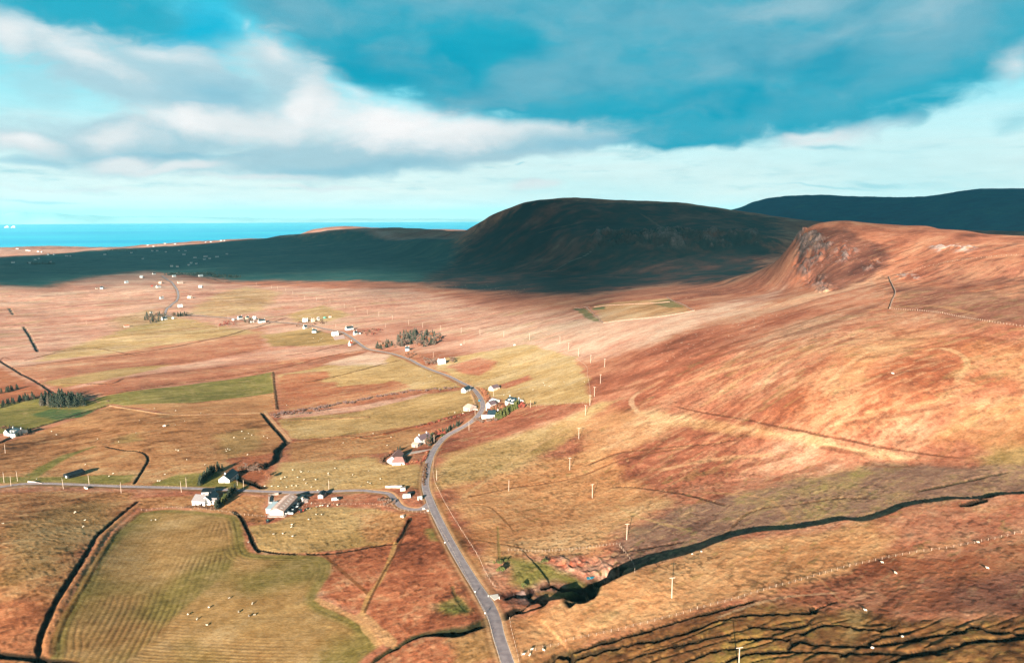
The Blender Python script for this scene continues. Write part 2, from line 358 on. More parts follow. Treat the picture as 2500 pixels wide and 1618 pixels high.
# ------------------------------------------------------------------ curves and distance fields on the polar grid
def smooth(pts, n=6):
    pts = np.asarray(pts, float)
    if len(pts) < 3: return pts
    e = np.vstack([2 * pts[0] - pts[1], pts, 2 * pts[-1] - pts[-2]]); out = []
    for i in range(1, len(e) - 2):
        p0, p1, p2, p3 = e[i - 1:i + 3]
        for k in range(n):
            t = k / n
            out.append(.5 * ((2 * p1) + (-p0 + p2) * t + (2*p0 - 5*p1 + 4*p2 - p3) * t*t + (-p0 + 3*p1 - 3*p2 + p3) * t**3))
    out.append(pts[-1]); return np.array(out)
def window(xs, ys, m):
    r = np.hypot(xs, ys); a = np.arctan2(xs, ys); rm = max(r.min() - m, 30)
    i0, i1 = np.searchsorted(rs, [r.min() - m, r.max() + m]); da = m / rm
    j0, j1 = np.searchsorted(azs, [a.min() - da, a.max() + da])
    return slice(max(i0 - 1, 0), min(i1 + 1, NR)), slice(max(j0 - 1, 0), min(j1 + 1, NA))
def dist_line(pts, m):
    """signed distance (+ to the left of travel), and place along the line, for grid points within m metres"""
    pts = np.asarray(pts); w = window(pts[:, 0], pts[:, 1], m)
    D = np.full(X[w].shape, 1e6, np.float32); S = np.zeros(D.shape, np.float32); T = np.zeros(D.shape, np.float32)
    i0, j0 = w[0].start, w[1].start; acc = 0.0
    for k in range(len(pts) - 1):
        a, b = pts[k], pts[k + 1]; L = math.hypot(*(b - a))
        if L < 1e-6: continue
        ww = window(np.array([a[0], b[0]]), np.array([a[1], b[1]]), m)
        loc = (slice(ww[0].start - i0, ww[0].stop - i0), slice(ww[1].start - j0, ww[1].stop - j0))
        dx, dy = X[ww] - a[0], Y[ww] - a[1]; ux, uy = (b - a) / L
        t = np.clip(dx * ux + dy * uy, 0, L); d = np.hypot(dx - t * ux, dy - t * uy); side = ux * dy - uy * dx
        n = d < D[loc]
        D[loc] = np.where(n, d, D[loc]); S[loc] = np.where(n, np.sign(side), S[loc]); T[loc] = np.where(n, acc + t, T[loc]); acc += L
    return w, D, S, T
def poly_sd(pts, m):
    """signed distance, positive inside"""
    pts = np.asarray(pts); w = window(pts[:, 0], pts[:, 1], m); x, y = X[w], Y[w]
    D = np.full(x.shape, 1e9); ins = np.zeros(x.shape, bool); n = len(pts)
    for k in range(n):
        a, b = pts[k], pts[(k + 1) % n]; L2 = ((b - a) ** 2).sum() + 1e-9
        dx, dy = x - a[0], y - a[1]; t = np.clip((dx * (b - a)[0] + dy * (b - a)[1]) / L2, 0, 1)
        D = np.minimum(D, (dx - t * (b - a)[0]) ** 2 + (dy - t * (b - a)[1]) ** 2)
        c = (a[1] > y) != (b[1] > y)
        if b[1] != a[1]:
            ins ^= c & (x < (b[0] - a[0]) * (y - a[1]) / (b[1] - a[1]) + a[0])
    D = np.sqrt(D); return w, np.where(ins, D, -D)

# ------------------------------------------------------------------ roads (centre lines, found on the ground before it is cut)
MAIN = PL([(1262, 1700), (1250, 1650), (1238, 1612), (1218, 1553), (1204, 1500), (1175, 1450), (1138, 1391), (1100, 1326), (1070, 1268), (1049, 1220), (1039, 1190), (1040, 1160), (1047, 1126), (1062, 1094), (1085, 1068), (1115, 1050), (1140, 1036), (1160, 1021), (1174, 1005), (1179, 988), (1171, 968), (1153, 947), (1129, 935), (1100, 920), (1070, 909), (1026, 891), (997, 876), (953, 862), (918, 856), (894, 850), (873, 835), (850, 819), (832, 810), (800, 804), (747, 793), (690, 787), (620, 783), (540, 774), (470, 770), (412, 771), (403, 764), (415, 748), (431, 735), (435, 716), (425, 696), (408, 682), (395, 673)])
SIDE = PL([(1052, 1232), (1030, 1241), (1003, 1243), (978, 1236), (963, 1218), (948, 1204), (915, 1200), (880, 1197), (820, 1199), (720, 1201), (600, 1197), (450, 1191), (300, 1187), (150, 1181), (60, 1181), (0, 1188), (-150, 1206)])
MAIN, SIDE = smooth(MAIN, 6), smooth(SIDE, 6)
PLINES = []          # every ditch, bank and track kept for placing fences and bushes
base_Z = Z.copy()
road_mask = np.zeros(Z.shape, np.float32)
for ln, hw in ((MAIN, 3.2), (SIDE, 2.6)):
    w, D, S, T = dist_line(ln, 30)
    m_ = sstep(hw + 4.5, hw, D)
    road_mask[w] = np.maximum(road_mask[w], m_)

# ------------------------------------------------------------------ colours of the ground
PAL = dict(
 moor=[(110, 62, 44), (156, 90, 66), (190, 118, 88), (208, 144, 110), (224, 176, 140)],
 rust=[(102, 56, 38), (144, 80, 54), (176, 102, 70), (194, 122, 86), (210, 150, 110)],
 red=[(132, 74, 52), (168, 96, 70), (194, 120, 90), (208, 142, 110), (222, 170, 136)],
 straw=[(150, 92, 58), (188, 126, 82), (208, 148, 100), (220, 166, 116), (230, 186, 138)],
 olive=[(130, 96, 56), (168, 132, 80), (196, 156, 102), (210, 172, 118), (222, 188, 140)],
 pink=[(176, 112, 92), (206, 142, 116), (220, 164, 138), (230, 182, 154), (238, 200, 172)],
 heather=[(96, 66, 56), (134, 96, 80), (160, 120, 98), (172, 138, 98), (164, 144, 84)],
 darkheath=[(84, 48, 38), (114, 68, 54), (142, 88, 70), (164, 106, 84), (182, 130, 102)],
 tuft=[(92, 58, 34), (150, 98, 60), (188, 128, 84), (204, 148, 100), (214, 166, 118)],
 field=[(78, 70, 30), (112, 96, 46), (136, 116, 60), (158, 134, 76), (182, 152, 98)],
 green=[(80, 80, 38), (108, 102, 48), (134, 122, 60), (156, 140, 76), (180, 156, 96)],
 vgreen=[(60, 74, 34), (78, 92, 42), (104, 112, 54), (134, 128, 66), (166, 140, 84)],
 dgreen=[(44, 66, 40), (62, 88, 50), (84, 104, 58), (104, 114, 62), (128, 124, 70)],
 soil=[(90, 52, 44), (128, 76, 62), (168, 104, 84), (206, 150, 124), (226, 184, 160)],
 redsoil=[(140, 66, 44), (176, 88, 62), (200, 112, 84), (212, 140, 112), (226, 170, 146)],
 rock=[(62, 50, 48), (92, 74, 70), (122, 100, 94), (156, 130, 122), (196, 168, 158)],
 peat=[(58, 36, 24), (92, 58, 36), (132, 86, 52), (156, 110, 66), (160, 126, 66)],
 lowland=[(30, 76, 76), (44, 92, 88), (70, 104, 94), (116, 116, 102), (166, 138, 120)],  # pasture green darkened to teal, the cloud's shade put into the colour
 hill=[(22, 40, 44), (38, 50, 50), (82, 58, 52), (122, 76, 64), (146, 114, 92)],  # dark heather brown, with the hill's shade put into the colour
 farhill=[(6, 80, 104), (10, 94, 116), (16, 106, 124), (30, 114, 124), (60, 124, 124)],  # heather hills tinted teal: shade and distance haze put into the colour
)
PALN = {k: np.array([alb(c) for c in v], np.float32) for k, v in PAL.items()}
def palette(name, t):
    p = PALN[name]; t = np.clip(t, 0, 1) * 4; i = np.clip(t.astype(int), 0, 3); f = (t - i)[..., None]
    return p[i] * (1 - f) + p[i + 1] * f
# shared noise fields over the whole grid
n_big = fbm(U * .45, V, 170., 3, 11)
n_str = fbm(U * .22, V, 34., 4, 12)
n_fin = fbm(U * .5, V, 7., 3, 13)
n_tuf = fbm(X, Y, 2.4, 2, 14)
n_iso = fbm(X, Y, 45., 4, 15)
n_edge = .45 * fbm(X, Y, 14., 4, 16) + .75 * fbm(U * .3, V, 16., 4, 17)
fade_f = np.interp(RR, [600, 2500], [1, .25]).astype(np.float32)
fade_t = np.interp(RR, [350, 1100], [1, .1]).astype(np.float32)
def tone(w, b=.5, s=.5, i=.3, f=.25, t=.18, g=.3):
    return b + .55 * (s * n_str[w] + i * n_iso[w] + g * n_big[w]) * 1.3 + f * n_fin[w] * fade_f[w] + t * n_tuf[w] * fade_t[w]
ALL = (slice(0, NR), slice(0, NA))
C = palette('moor', tone(ALL, .52))
def zone(px, pal, soft=6., wob=8., op=1.0, **kw):
    pts = PL(px); w, sd = poly_sd(pts, 3 * wob + soft)
    if sd.size == 0: return
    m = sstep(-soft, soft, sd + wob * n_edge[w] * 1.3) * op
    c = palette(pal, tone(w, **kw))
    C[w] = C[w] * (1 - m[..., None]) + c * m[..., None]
    return w, sd
def line(px, wid, color=None, depth=0.0, op=.8, soft=.5, jit=0.0, bank=0.0, sides=(1., 1.), world=None, n=5, fade=False):
    """cut (depth > 0) or raise (bank > 0) a line on the ground; sides scale the width of the cut's two slopes"""
    pts = smooth(PL(px) if world is None else world, n)
    w, D, S, T = dist_line(pts, wid * 4 + jit * 3 + 3)
    if D.size == 0: return pts
    d = np.maximum(0, D + jit * fbm(X[w], Y[w], max(wid * 3, 3.), 3, 21))
    ww = np.where(S > 0, sides[0], sides[1]) * wid
    f = np.ones_like(D)
    if fade:
        L = T.max(); f = sstep(0, L * .08, T) * sstep(L, L * .92, T)
    if depth or bank:
        k = 1 - sstep(ww * .12, ww * 1.0, d)
        Z[w] += (bank - depth) * k * f * (1 - road_mask[w])
    if color is not None:
        m = (1 - sstep(wid * soft, wid, d)) * op * f
        C[w] = C[w] * (1 - m[..., None]) + np.array(alb(color), np.float32) * m[..., None]
    return pts

# broad country first
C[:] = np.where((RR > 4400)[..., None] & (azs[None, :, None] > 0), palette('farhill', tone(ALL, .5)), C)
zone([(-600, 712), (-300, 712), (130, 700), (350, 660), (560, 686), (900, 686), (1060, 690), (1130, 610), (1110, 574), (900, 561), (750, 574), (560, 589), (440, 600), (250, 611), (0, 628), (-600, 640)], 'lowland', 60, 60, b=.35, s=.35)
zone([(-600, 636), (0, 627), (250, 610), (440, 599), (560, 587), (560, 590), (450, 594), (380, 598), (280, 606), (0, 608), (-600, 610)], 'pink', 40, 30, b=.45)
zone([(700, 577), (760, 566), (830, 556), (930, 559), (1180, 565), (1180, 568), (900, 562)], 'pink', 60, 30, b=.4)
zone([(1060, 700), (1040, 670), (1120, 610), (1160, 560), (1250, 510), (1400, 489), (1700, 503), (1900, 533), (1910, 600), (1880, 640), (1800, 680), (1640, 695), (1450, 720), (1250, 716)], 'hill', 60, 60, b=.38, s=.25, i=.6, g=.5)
zone([(-600, 720), (130, 706), (350, 664), (500, 690), (1000, 704), (1500, 752), (1700, 800), (1560, 850), (1400, 880), (1100, 862), (900, 852), (640, 905), (265, 975), (100, 950), (0, 895), (-600, 895)], 'pink', 30, 30, b=.45, s=.6)
zone([(1000, 700), (1300, 716), (1500, 725), (1700, 705), (1800, 710), (1700, 760), (1450, 770), (1200, 760)], 'moor', 40, 50, b=.5, op=.7)
zone([(1300, 880), (1400, 840), (1600, 830), (1800, 770), (1900, 700), (1700, 760), (1300, 790), (1150, 800)], 'pink', 40, 40, b=.8, op=.85)  # pale haze of the corrie put into the ground colour
zone([(1750, 780), (1950, 735), (2130, 670), (2180, 700), (2100, 790), (1800, 870), (1600, 930), (1450, 990), (1440, 940)], 'red', 20, 14, b=.6, s=.8)
# left lowland fields
zone([(20, 900), (250, 865), (640, 800), (650, 850), (450, 890), (300, 905), (150, 955)], 'moor', 8, 10, b=.58)
zone([(100, 870), (350, 790), (420, 770), (560, 800), (640, 812), (430, 838), (240, 865), (110, 880)], 'olive', 14, 14, b=.6)
zone([(460, 765), (520, 720), (600, 700), (690, 712), (640, 760), (540, 775)], 'olive', 16, 14, b=.62, op=.75)
zone([(700, 768), (790, 745), (860, 768), (800, 785), (720, 785)], 'olive', 10, 10, b=.6)
zone([(640, 818), (760, 800), (820, 818), (870, 838), (760, 845), (660, 845)], 'olive', 6, 6, b=.42)
zone([(270, 780), (370, 755), (420, 780), (400, 800), (300, 810)], 'green', 14, 14, b=.9, op=.5)
zone([(640, 850), (860, 846), (900, 856), (820, 866), (700, 890), (600, 905), (420, 925)], 'pink', 6, 8, b=.35)
zone([(150, 955), (430, 905), (700, 880), (800, 870), (670, 905), (430, 940), (260, 968)], 'moor', 6, 6, b=.5)
zone([(90, 935), (300, 898), (420, 890), (300, 920), (160, 945)], 'olive', 6, 8, b=.5)
zone([(230, 972), (420, 944), (665, 908), (672, 958), (470, 984), (300, 990), (250, 985)], 'green', 2, 3, b=.62, s=.5)
zone([(300, 990), (470, 984), (672, 958), (677, 1000), (640, 1012), (430, 1012)], 'straw', 3, 5, b=.5)
zone([(-300, 1000), (0, 985), (95, 965), (215, 978), (264, 988), (200, 1012), (60, 1052), (-300, 1090)], 'green', 2, 3, b=.5)
zone([(75, 1012), (125, 998), (235, 1000), (205, 1018), (140, 1026)], 'dgreen', 3, 2, b=.5)
zone([(-300, 920), (0, 900), (140, 965), (0, 985), (-300, 1000)], 'rust', 4, 8, b=.6)
zone([(680, 916), (800, 890), (950, 866), (1060, 905), (1130, 945), (1000, 952), (830, 982), (700, 1000)], 'olive', 3, 6, b=.62)
zone([(690, 1000), (680, 925), (700, 915), (800, 905), (790, 930), (830, 945), (960, 930), (1000, 945), (900, 972), (800, 990)], 'rust', 5, 9, b=.66)
zone([(790, 890), (900, 858), (950, 866), (940, 890), (830, 892)], 'pink', 4, 6, b=.8)
zone([(665, 1016), (900, 985), (1040, 960), (1060, 968), (900, 1000), (700, 1022)], 'pink', 3, 4, b=.66)
zone([(680, 1024), (880, 1004), (1040, 962), (1150, 950), (1172, 1000), (1110, 1010), (1000, 1040), (880, 1060), (720, 1076)], 'olive', 3, 5, b=.55, s=.3)
zone([(700, 1078), (1000, 1042), (1060, 1060), (1000, 1100), (900, 1110), (760, 1130), (710, 1130)], 'tuft', 4, 6, b=.62)
zone([(690, 1130), (900, 1112), (960, 1130), (1030, 1130), (1035, 1190), (640, 1198)], 'olive', 5, 6, b=.55)
zone([(0, 1083), (265, 992), (430, 1014), (640, 1012), (690, 1060), (690, 1080), (655, 1130), (560, 1180), (300, 1190), (0, 1180), (-500, 1190), (-500, 1130)], 'tuft', 3, 3, b=.55, t=.34, f=.4)
zone([(280, 1070), (330, 1058), (340, 1075), (290, 1080)], 'olive', 6, 6, b=.35)
zone([(530, 1060), (620, 1045), (640, 1090), (560, 1120)], 'olive', 8, 8, b=.4, op=.8)
zone([(60, 1160), (150, 1110), (230, 1090), (160, 1120), (90, 1165)], 'green', 2, 3, b=.5)
zone([(-100, 1165), (90, 1165), (330, 1158), (320, 1176), (280, 1184), (60, 1178), (-100, 1180)], 'green', 2, 2, b=.45)
zone([(370, 1180), (430, 1158), (520, 1150), (560, 1170), (600, 1175), (610, 1192), (370, 1188)], 'green', 2, 3, b=.5)
zone([(560, 1120), (640, 1110), (690, 1100), (660, 1150), (620, 1190), (560, 1165)], 'rust', 4, 5, b=.35)
zone([(1090, 872), (1290, 838), (1400, 872), (1438, 925), (1440, 984), (1300, 990), (1235, 985), (1185, 955), (1060, 895)], 'olive', 4, 7, b=.75)
zone([(1090, 893), (1170, 872), (1216, 884), (1195, 900), (1170, 916), (1120, 908)], 'red', 5, 6, b=.6)
zone([(1215, 942), (1290, 915), (1300, 925), (1235, 948)], 'red', 4, 4, b=.6)
zone([(1165, 1050), (1240, 1010), (1310, 992), (1450, 984), (1560, 955), (1700, 920), (1560, 990), (1440, 1020), (1330, 1040), (1200, 1070), (1080, 1110), (1075, 1090)], 'red', 4, 7, b=.55)
zone([(1075, 1112), (1200, 1078), (1330, 1045), (1470, 985), (1430, 1040), (1330, 1110), (1250, 1160), (1070, 1200), (1060, 1140)], 'olive', 8, 12, b=.62)
zone([(1080, 1190), (1250, 1150), (1330, 1120), (1480, 1100), (1560, 1180), (1620, 1230), (1500, 1300), (1480, 1345), (1250, 1350), (1200, 1370), (1120, 1280)], 'straw', 8, 12, b=.6)
zone([(1380, 1030), (1500, 1000), (1700, 1020), (1560, 1090), (1450, 1110)], 'straw', 12, 16, b=.8, op=.7)
# right slopes
zone([(1932, 582), (1965, 562), (2000, 550), (2110, 549), (2300, 566), (2500, 580), (2800, 600), (2800, 760), (2500, 745), (2250, 700), (2170, 680), (2060, 660), (1960, 700)], 'moor', 15, 15, b=.4, s=.6)
zone([(2190, 700), (2300, 700), (2500, 730), (2900, 760), (2900, 850), (2500, 798), (2390, 784), (2280, 768), (2195, 752)], 'darkheath', 8, 12, b=.62, op=.85)
zone([(2270, 660), (2450, 640), (2600, 660), (2500, 690), (2330, 700)], 'darkheath', 12, 14, b=.7, op=.7)
zone([(1935, 600), (1980, 562), (2060, 556), (2110, 580), (2180, 620), (2150, 660), (2090, 690), (2040, 712), (1990, 700), (1950, 660)], 'darkheath', 12, 14, b=.28)
zone([(2100, 640), (2180, 646), (2140, 668), (2060, 700), (2020, 716), (2040, 700)], 'darkheath', 5, 8, b=.1)
zone([(2150, 570), (2300, 575), (2420, 600), (2300, 630), (2190, 620)], 'moor', 12, 14, b=.55, op=.8)
zone([(1900, 960), (2000, 870), (2200, 800), (2400, 830), (2600, 850), (2600, 950), (2350, 960), (2250, 1010), (2100, 1060), (1950, 1030), (1850, 1000)], 'rust', 15, 18, b=.72, s=.7)
zone([(2130, 905), (2200, 872), (2310, 880), (2345, 920), (2280, 950), (2180, 940)], 'rust', 10, 10, b=.42)
zone([(2050, 850), (2160, 840), (2260, 835), (2180, 860), (2100, 910), (2040, 960), (2010, 965), (2080, 890)], 'straw', 5, 8, b=.55, op=.5)
zone([(2340, 840), (2500, 830), (2700, 850), (2600, 960), (2450, 930), (2400, 900), (2370, 870)], 'straw', 14, 20, b=.42, op=.6)
zone([(2360, 985), (2500, 965), (2800, 970), (2800, 1150), (2500, 1130), (2350, 1110), (2280, 1070), (2330, 1030)], 'straw', 12, 18, b=.38, op=.8)
zone([(2300, 1110), (2500, 1080), (2800, 1080), (2700, 1150), (2400, 1140)], 'olive', 10, 14, b=.38)
zone([(1540, 1000), (1700, 1020), (1900, 1055), (2100, 1092), (2290, 1118), (2200, 1124), (2050, 1100), (1850, 1066), (1650, 1040)], 'straw', 4, 5, b=.9, op=.9)
zone([(1620, 1180), (1660, 1090), (1800, 1070), (1960, 1090), (2180, 1130), (2060, 1150), (1900, 1190), (1750, 1210)], 'red', 10, 16, b=.5, s=.8)
zone([(1520, 1290), (1660, 1232), (1900, 1185), (2100, 1135), (2260, 1125), (2500, 1140), (2800, 1140), (2800, 1200), (2450, 1205), (2200, 1240), (1980, 1280), (1760, 1312), (1600, 1370), (1500, 1400), (1470, 1360)], 'heather', 6, 10, b=.52, s=.6)
zone([(1230, 1510), (1420, 1478), (1600, 1400), (1760, 1335), (1960, 1305), (2200, 1265), (2500, 1225), (2800, 1200), (2800, 1290), (2500, 1312), (2300, 1350), (2000, 1430), (1700, 1500), (1400, 1580), (1260, 1640)], 'straw', 5, 8, b=.42, s=.5)
zone([(2150, 1270), (2500, 1228), (2700, 1230), (2700, 1290), (2400, 1330), (2200, 1350)], 'moor', 10, 12, b=.5)
zone([(1900, 1440), (2150, 1370), (2500, 1315), (2800, 1300), (2800, 1500), (2300, 1500), (1950, 1500)], 'rust', 6, 12, b=.5)
zone([(1990, 1440), (2120, 1420), (2180, 1460), (2120, 1490), (1990, 1480)], 'moor', 10, 12, b=.42, op=.8)
zone([(2280, 1420), (2400, 1400), (2800, 1380), (2800, 1490), (2450, 1500), (2250, 1490)], 'darkheath', 8, 12, b=.5)
zone([(1300, 1618), (1480, 1568), (1750, 1482), (1850, 1462), (2000, 1500), (2300, 1505), (2800, 1480), (2800, 2100), (1300, 2100)], 'peat', 5, 8, b=.5, s=.9, t=.3)
zone([(2080, 1520), (2060, 1490), (2110, 1490), (2100, 1560), (2060, 1650), (2020, 1650)], 'olive', 3, 4, b=.25, op=.7)
# quarry by the burn
zone([(1235, 1360), (1350, 1365), (1420, 1380), (1470, 1420), (1420, 1445), (1300, 1440), (1240, 1420)], 'green', 4, 5, b=.62)
zone([(1260, 1445), (1320, 1405), (1400, 1400), (1380, 1430), (1300, 1440)], 'soil', 4, 5, b=.66)
zone([(1330, 1360), (1420, 1352), (1505, 1352), (1520, 1375), (1515, 1405), (1480, 1425), (1440, 1410), (1385, 1385)], 'soil', 4, 5, b=.68, op=.9)
zone([(1300, 1358), (1345, 1356), (1440, 1356), (1410, 1376), (1370, 1374)], 'redsoil', 3, 3, b=.5, op=.9)
zone([(1215, 1450), (1290, 1432), (1330, 1445), (1300, 1470), (1225, 1475)], 'darkheath', 2, 3, b=.6)
zone([(1250, 1450), (1305, 1440), (1310, 1465), (1260, 1475)], 'rock', 1.5, 2.5, b=.5, op=.6)
zone([(1212, 1449), (1290, 1434), (1320, 1442), (1262, 1460), (1216, 1462)], 'darkheath', 1.5, 1.5, b=.35)
# bottom left
zone([(-500, 1198), (300, 1203), (332, 1222), (250, 1300), (150, 1450), (90, 1600), (60, 1900), (-500, 1900)], 'tuft', 4, 5, b=.5, t=.36, f=.45)
zone([(20, 1290), (160, 1230), (280, 1225), (240, 1290), (130, 1400), (20, 1420)], 'olive', 8, 10, b=.3, op=.6)
zone([(-200, 1470), (100, 1450), (130, 1480), (90, 1600), (-200, 1700)], 'rust', 5, 8, b=.42, op=.7)
zone([(330, 1215), (560, 1205), (650, 1215), (640, 1280), (590, 1262), (440, 1240), (350, 1240)], 'tuft', 2, 3, b=.5, t=.4)
zone([(1055, 1215), (1085, 1215), (1110, 1280), (1190, 1400), (1235, 1480), (1215, 1470), (1130, 1370), (1075, 1265)], 'tuft', 2, 3, b=.42)
zone([(612, 1285), (632, 1345), (760, 1348), (965, 1320), (1000, 1258), (930, 1243), (840, 1236), (760, 1238), (680, 1275)], 'olive', 2, 3, b=.42, s=.3)
zone([(860, 1250), (980, 1245), (1000, 1262), (965, 1318), (900, 1325), (880, 1290)], 'tuft', 4, 5, b=.62, t=.4, op=.8)
zone([(1000, 1262), (1050, 1258), (1125, 1380), (1195, 1500), (1150, 1520), (960, 1568), (885, 1505), (965, 1330)], 'rust', 2, 4, b=.52, t=.34, f=.4)
zone([(788, 1355), (962, 1328), (880, 1500), (850, 1480), (775, 1440), (815, 1390)], 'rust', 2, 4, b=.58, t=.34, f=.4)
zone([(960, 1572), (1060, 1545), (1192, 1520), (1212, 1560), (1240, 1650), (1240, 1900), (880, 1900), (880, 1640)], 'rust', 2, 4, b=.58, t=.34)
zone([(1100, 1560), (1192, 1525), (1220, 1600), (1120, 1618)], 'olive', 4, 5, b=.25, op=.7)
zone([(1060, 1492), (1068, 1474), (1096, 1464), (1118, 1452), (1142, 1470), (1160, 1488), (1142, 1502), (1100, 1504)], 'vgreen', 3, 4.5, b=.6, t=.3, op=.85)
zone([(1040, 1290), (1060, 1290), (1070, 1320), (1050, 1320)], 'vgreen', 2, 3, b=.9, op=.7)
BIGF = [(342, 1250), (420, 1242), (560, 1254), (584, 1272), (600, 1332), (628, 1352), (780, 1358), (808, 1395), (775, 1465), (870, 1512), (925, 1572), (870, 1640), (820, 2000), (40, 2000), (118, 1600), (140, 1520), (185, 1440), (262, 1320)]
_bw = smooth(PL(BIGF + BIGF[:1]), 5); _PL = PL; PL = lambda q: _bw if q is BIGF else _PL(q)
w, sd = zone(BIGF, 'field', 1.5, 1.5, b=.56, s=.25, i=.6, f=.2, t=.25)
# combing left by the harrow: two sets of passes, and the headland that runs round the edge
dA = PL([(260, 1560), (420, 1290)]); dA = (dA[1] - dA[0]) / np.linalg.norm(dA[1] - dA[0])
dB = PL([(560, 1470), (860, 1478)]); dB = (dB[1] - dB[0]) / np.linalg.norm(dB[1] - dB[0])
sp = PL([(590, 1350), (330, 1600)]); nrm = np.array([(sp[1] - sp[0])[1], -(sp[1] - sp[0])[0]]); nrm /= np.linalg.norm(nrm)
side_ = (X[w] - sp[0][0]) * nrm[0] + (Y[w] - sp[0][1]) * nrm[1]
side_ = side_ * np.sign(((PL([(800, 1500)])[0]) - sp[0]) @ nrm)
wob_ = 1.2 * fbm(X[w], Y[w], 40., 2, 41)
ca = (X[w] * -dA[1] + Y[w] * dA[0]) + wob_; cb = (X[w] * -dB[1] + Y[w] * dB[0]) + wob_
tA = (.5 + .5 * np.sin(ca * 2 * np.pi / 2.6)) ** 2; tB = (.5 + .5 * np.sin(cb * 2 * np.pi / 2.2)) ** 2; tH = (.5 + .5 * np.sin((sd + 1.2 * n_edge[w]) * 2 * np.pi / 2.6)) ** 2
mh = sstep(14, 9, sd + 5 * n_edge[w]) * .8; ms = sstep(-3, 3, side_ + 3 * n_edge[w])
st = (tA * (1 - ms) + tB * ms) * (1 - mh) + tH * mh
patch = sstep(-.3, .5, fbm(X[w] * .6, Y[w], 22., 4, 42)) * (.7 + .6 * vnoise(X[w] / 3, Y[w] / 9, 44))
st = (st * (.25 + .75 * patch) * sstep(0, 3, sd))[..., None]
C[w] = C[w] * (1 - .6 * st) * (1 - .16 * n_iso[w] - .12 * n_fin[w])[..., None]
Z[w] -= (.16 * st[..., 0])
pale = (sstep(.05, .5, fbm(X[w], Y[w], 60., 3, 43) + .45 * ms) * sstep(3, 8, sd))[..., None]
C[w] = C[w] * (1 - .45 * pale) + palette('straw', tone(w, .5)) * .45 * pale
# enclosure on the corrie floor
ENC = [(1432, 738), (1548, 727), (1628, 724), (1695, 759), (1600, 775), (1473, 789)]
zone([(1450, 745), (1632, 728), (1692, 759), (1600, 773), (1475, 786)], 'olive', 6, 6, b=.66, s=.5, op=.6)
zone([(1396, 752), (1432, 754), (1466, 786), (1440, 780)], 'dgreen', 3, 4, b=.6, op=.8)
zone([(1445, 752), (1475, 748), (1480, 755), (1450, 757)], 'dgreen', 3, 3, b=.5, op=.8)
zone([(1590, 738), (1635, 730), (1670, 750), (1630, 752)], 'dgreen', 3, 4, b=.7, op=.6)

# ------------------------------------------------------------------ cuts: burn, ditches, banks, tracks
def cut(px, wid, depth, near=.55, far=1.0, col=(40, 30, 20), op=1.0, jit=.35, n=6, vary=None, world=None):
    pts = smooth(PL(px), n) if world is None else world
    w, D, S, T = dist_line(pts, wid * 3 + 6)
    if D.size == 0: return pts
    d = np.maximum(0, D + wid * jit * fbm(X[w], Y[w], wid * 2.2, 3, 23))
    # the bank nearer the camera is the steep one
    mid = len(pts) // 2; tdir = pts[min(mid + 1, len(pts) - 1)] - pts[mid - 1]
    campos = -pts[mid]; near_sign = np.sign(tdir[0] * campos[1] - tdir[1] * campos[0])
    ww = np.where(S == near_sign, near, far) * wid
    s = np.ones_like(D) if vary is None else np.interp(T / max(T.max(), 1), *vary)
    ww = ww * s
    k = 1 - sstep(ww * .15, ww, d)
    Z[w] -= depth * s * k * (1 - road_mask[w] * .9)
    m = (1 - sstep(ww * .7, ww * 1.2, d)) * op
    C[w] = C[w] * (1 - m[..., None]) + np.array(alb(col), np.float32) * m[..., None]  # wet dark ditch colour, deepened to stand for shade inside the cut
    return pts
def scarp(px, up, down, dn, df, vary):
    pts = px; w, D, S, T = dist_line(pts, 150)
    mid = len(pts) // 2; tdir = pts[mid + 1] - pts[mid - 1]; c_ = -pts[mid]; ns = np.sign(tdir[0] * c_[1] - tdir[1] * c_[0])
    s = np.interp(T / T.max(), *vary); e = sstep(0, 12, T) * sstep(T.max(), T.max() - 12, T)
    near = S == ns
    Z[w] += np.where(near, up * np.exp(-(D / dn) ** 2), -down * np.exp(-(D / df) ** 2)) * s * (1 - road_mask[w]) * (D < 149)
BURNP = [(1262, 1492), (1292, 1482), (1330, 1474), (1400, 1462), (1480, 1432), (1560, 1400), (1640, 1372), (1720, 1340), (1800, 1312), (1850, 1304), (1900, 1298), (1960, 1291), (2060, 1273), (2110, 1276), (2160, 1262), (2200, 1246), (2240, 1236), (2330, 1224), (2400, 1220), (2450, 1208), (2540, 1204), (2800, 1180)]
BURNW = smooth(PL(BURNP), 6)
scarp(BURNW, 3.6, 3.6, 34., 40., ([0, .03, .08, .16, .24, .3, .42, .7, 1], [.0, .5, 1.3, 1.7, 1.1, .75, .6, .5, .4]))
BURN = cut([(1262, 1492), (1292, 1482), (1330, 1474), (1400, 1462), (1480, 1432), (1560, 1400), (1640, 1372), (1720, 1340), (1800, 1312), (1850, 1304), (1900, 1298), (1960, 1291), (2060, 1273), (2110, 1276), (2160, 1262), (2200, 1246), (2240, 1236), (2330, 1224), (2400, 1220), (2450, 1208), (2540, 1204), (2800, 1180)],
           12.0, 9.5, near=.4, far=.85, col=(26, 26, 18), vary=([0, .05, .12, .19, .26, .42, .7, 1], [.3, .9, 1.5, 1.25, .66, .42, .33, .28]), jit=.28, world=BURNW)  # near-black colour deepens the shade in the burn
cut([(1420, 1460), (1445, 1440), (1480, 1424), (1510, 1400)], 6, 4.5, near=.6, far=1.4, col=(60, 52, 34))
cut([(1232, 1510), (1262, 1492)], 3, 2); cut([(2360, 1232), (2400, 1222)], 3, 2)
cut([(1262, 1495), (1290, 1487), (1330, 1470), (1300, 1460), (1262, 1452)], 3, 2, op=.6)
cut([(1240, 1462), (1262, 1450), (1290, 1452), (1300, 1440)], 2.5, 2.2, col=(60, 40, 36))
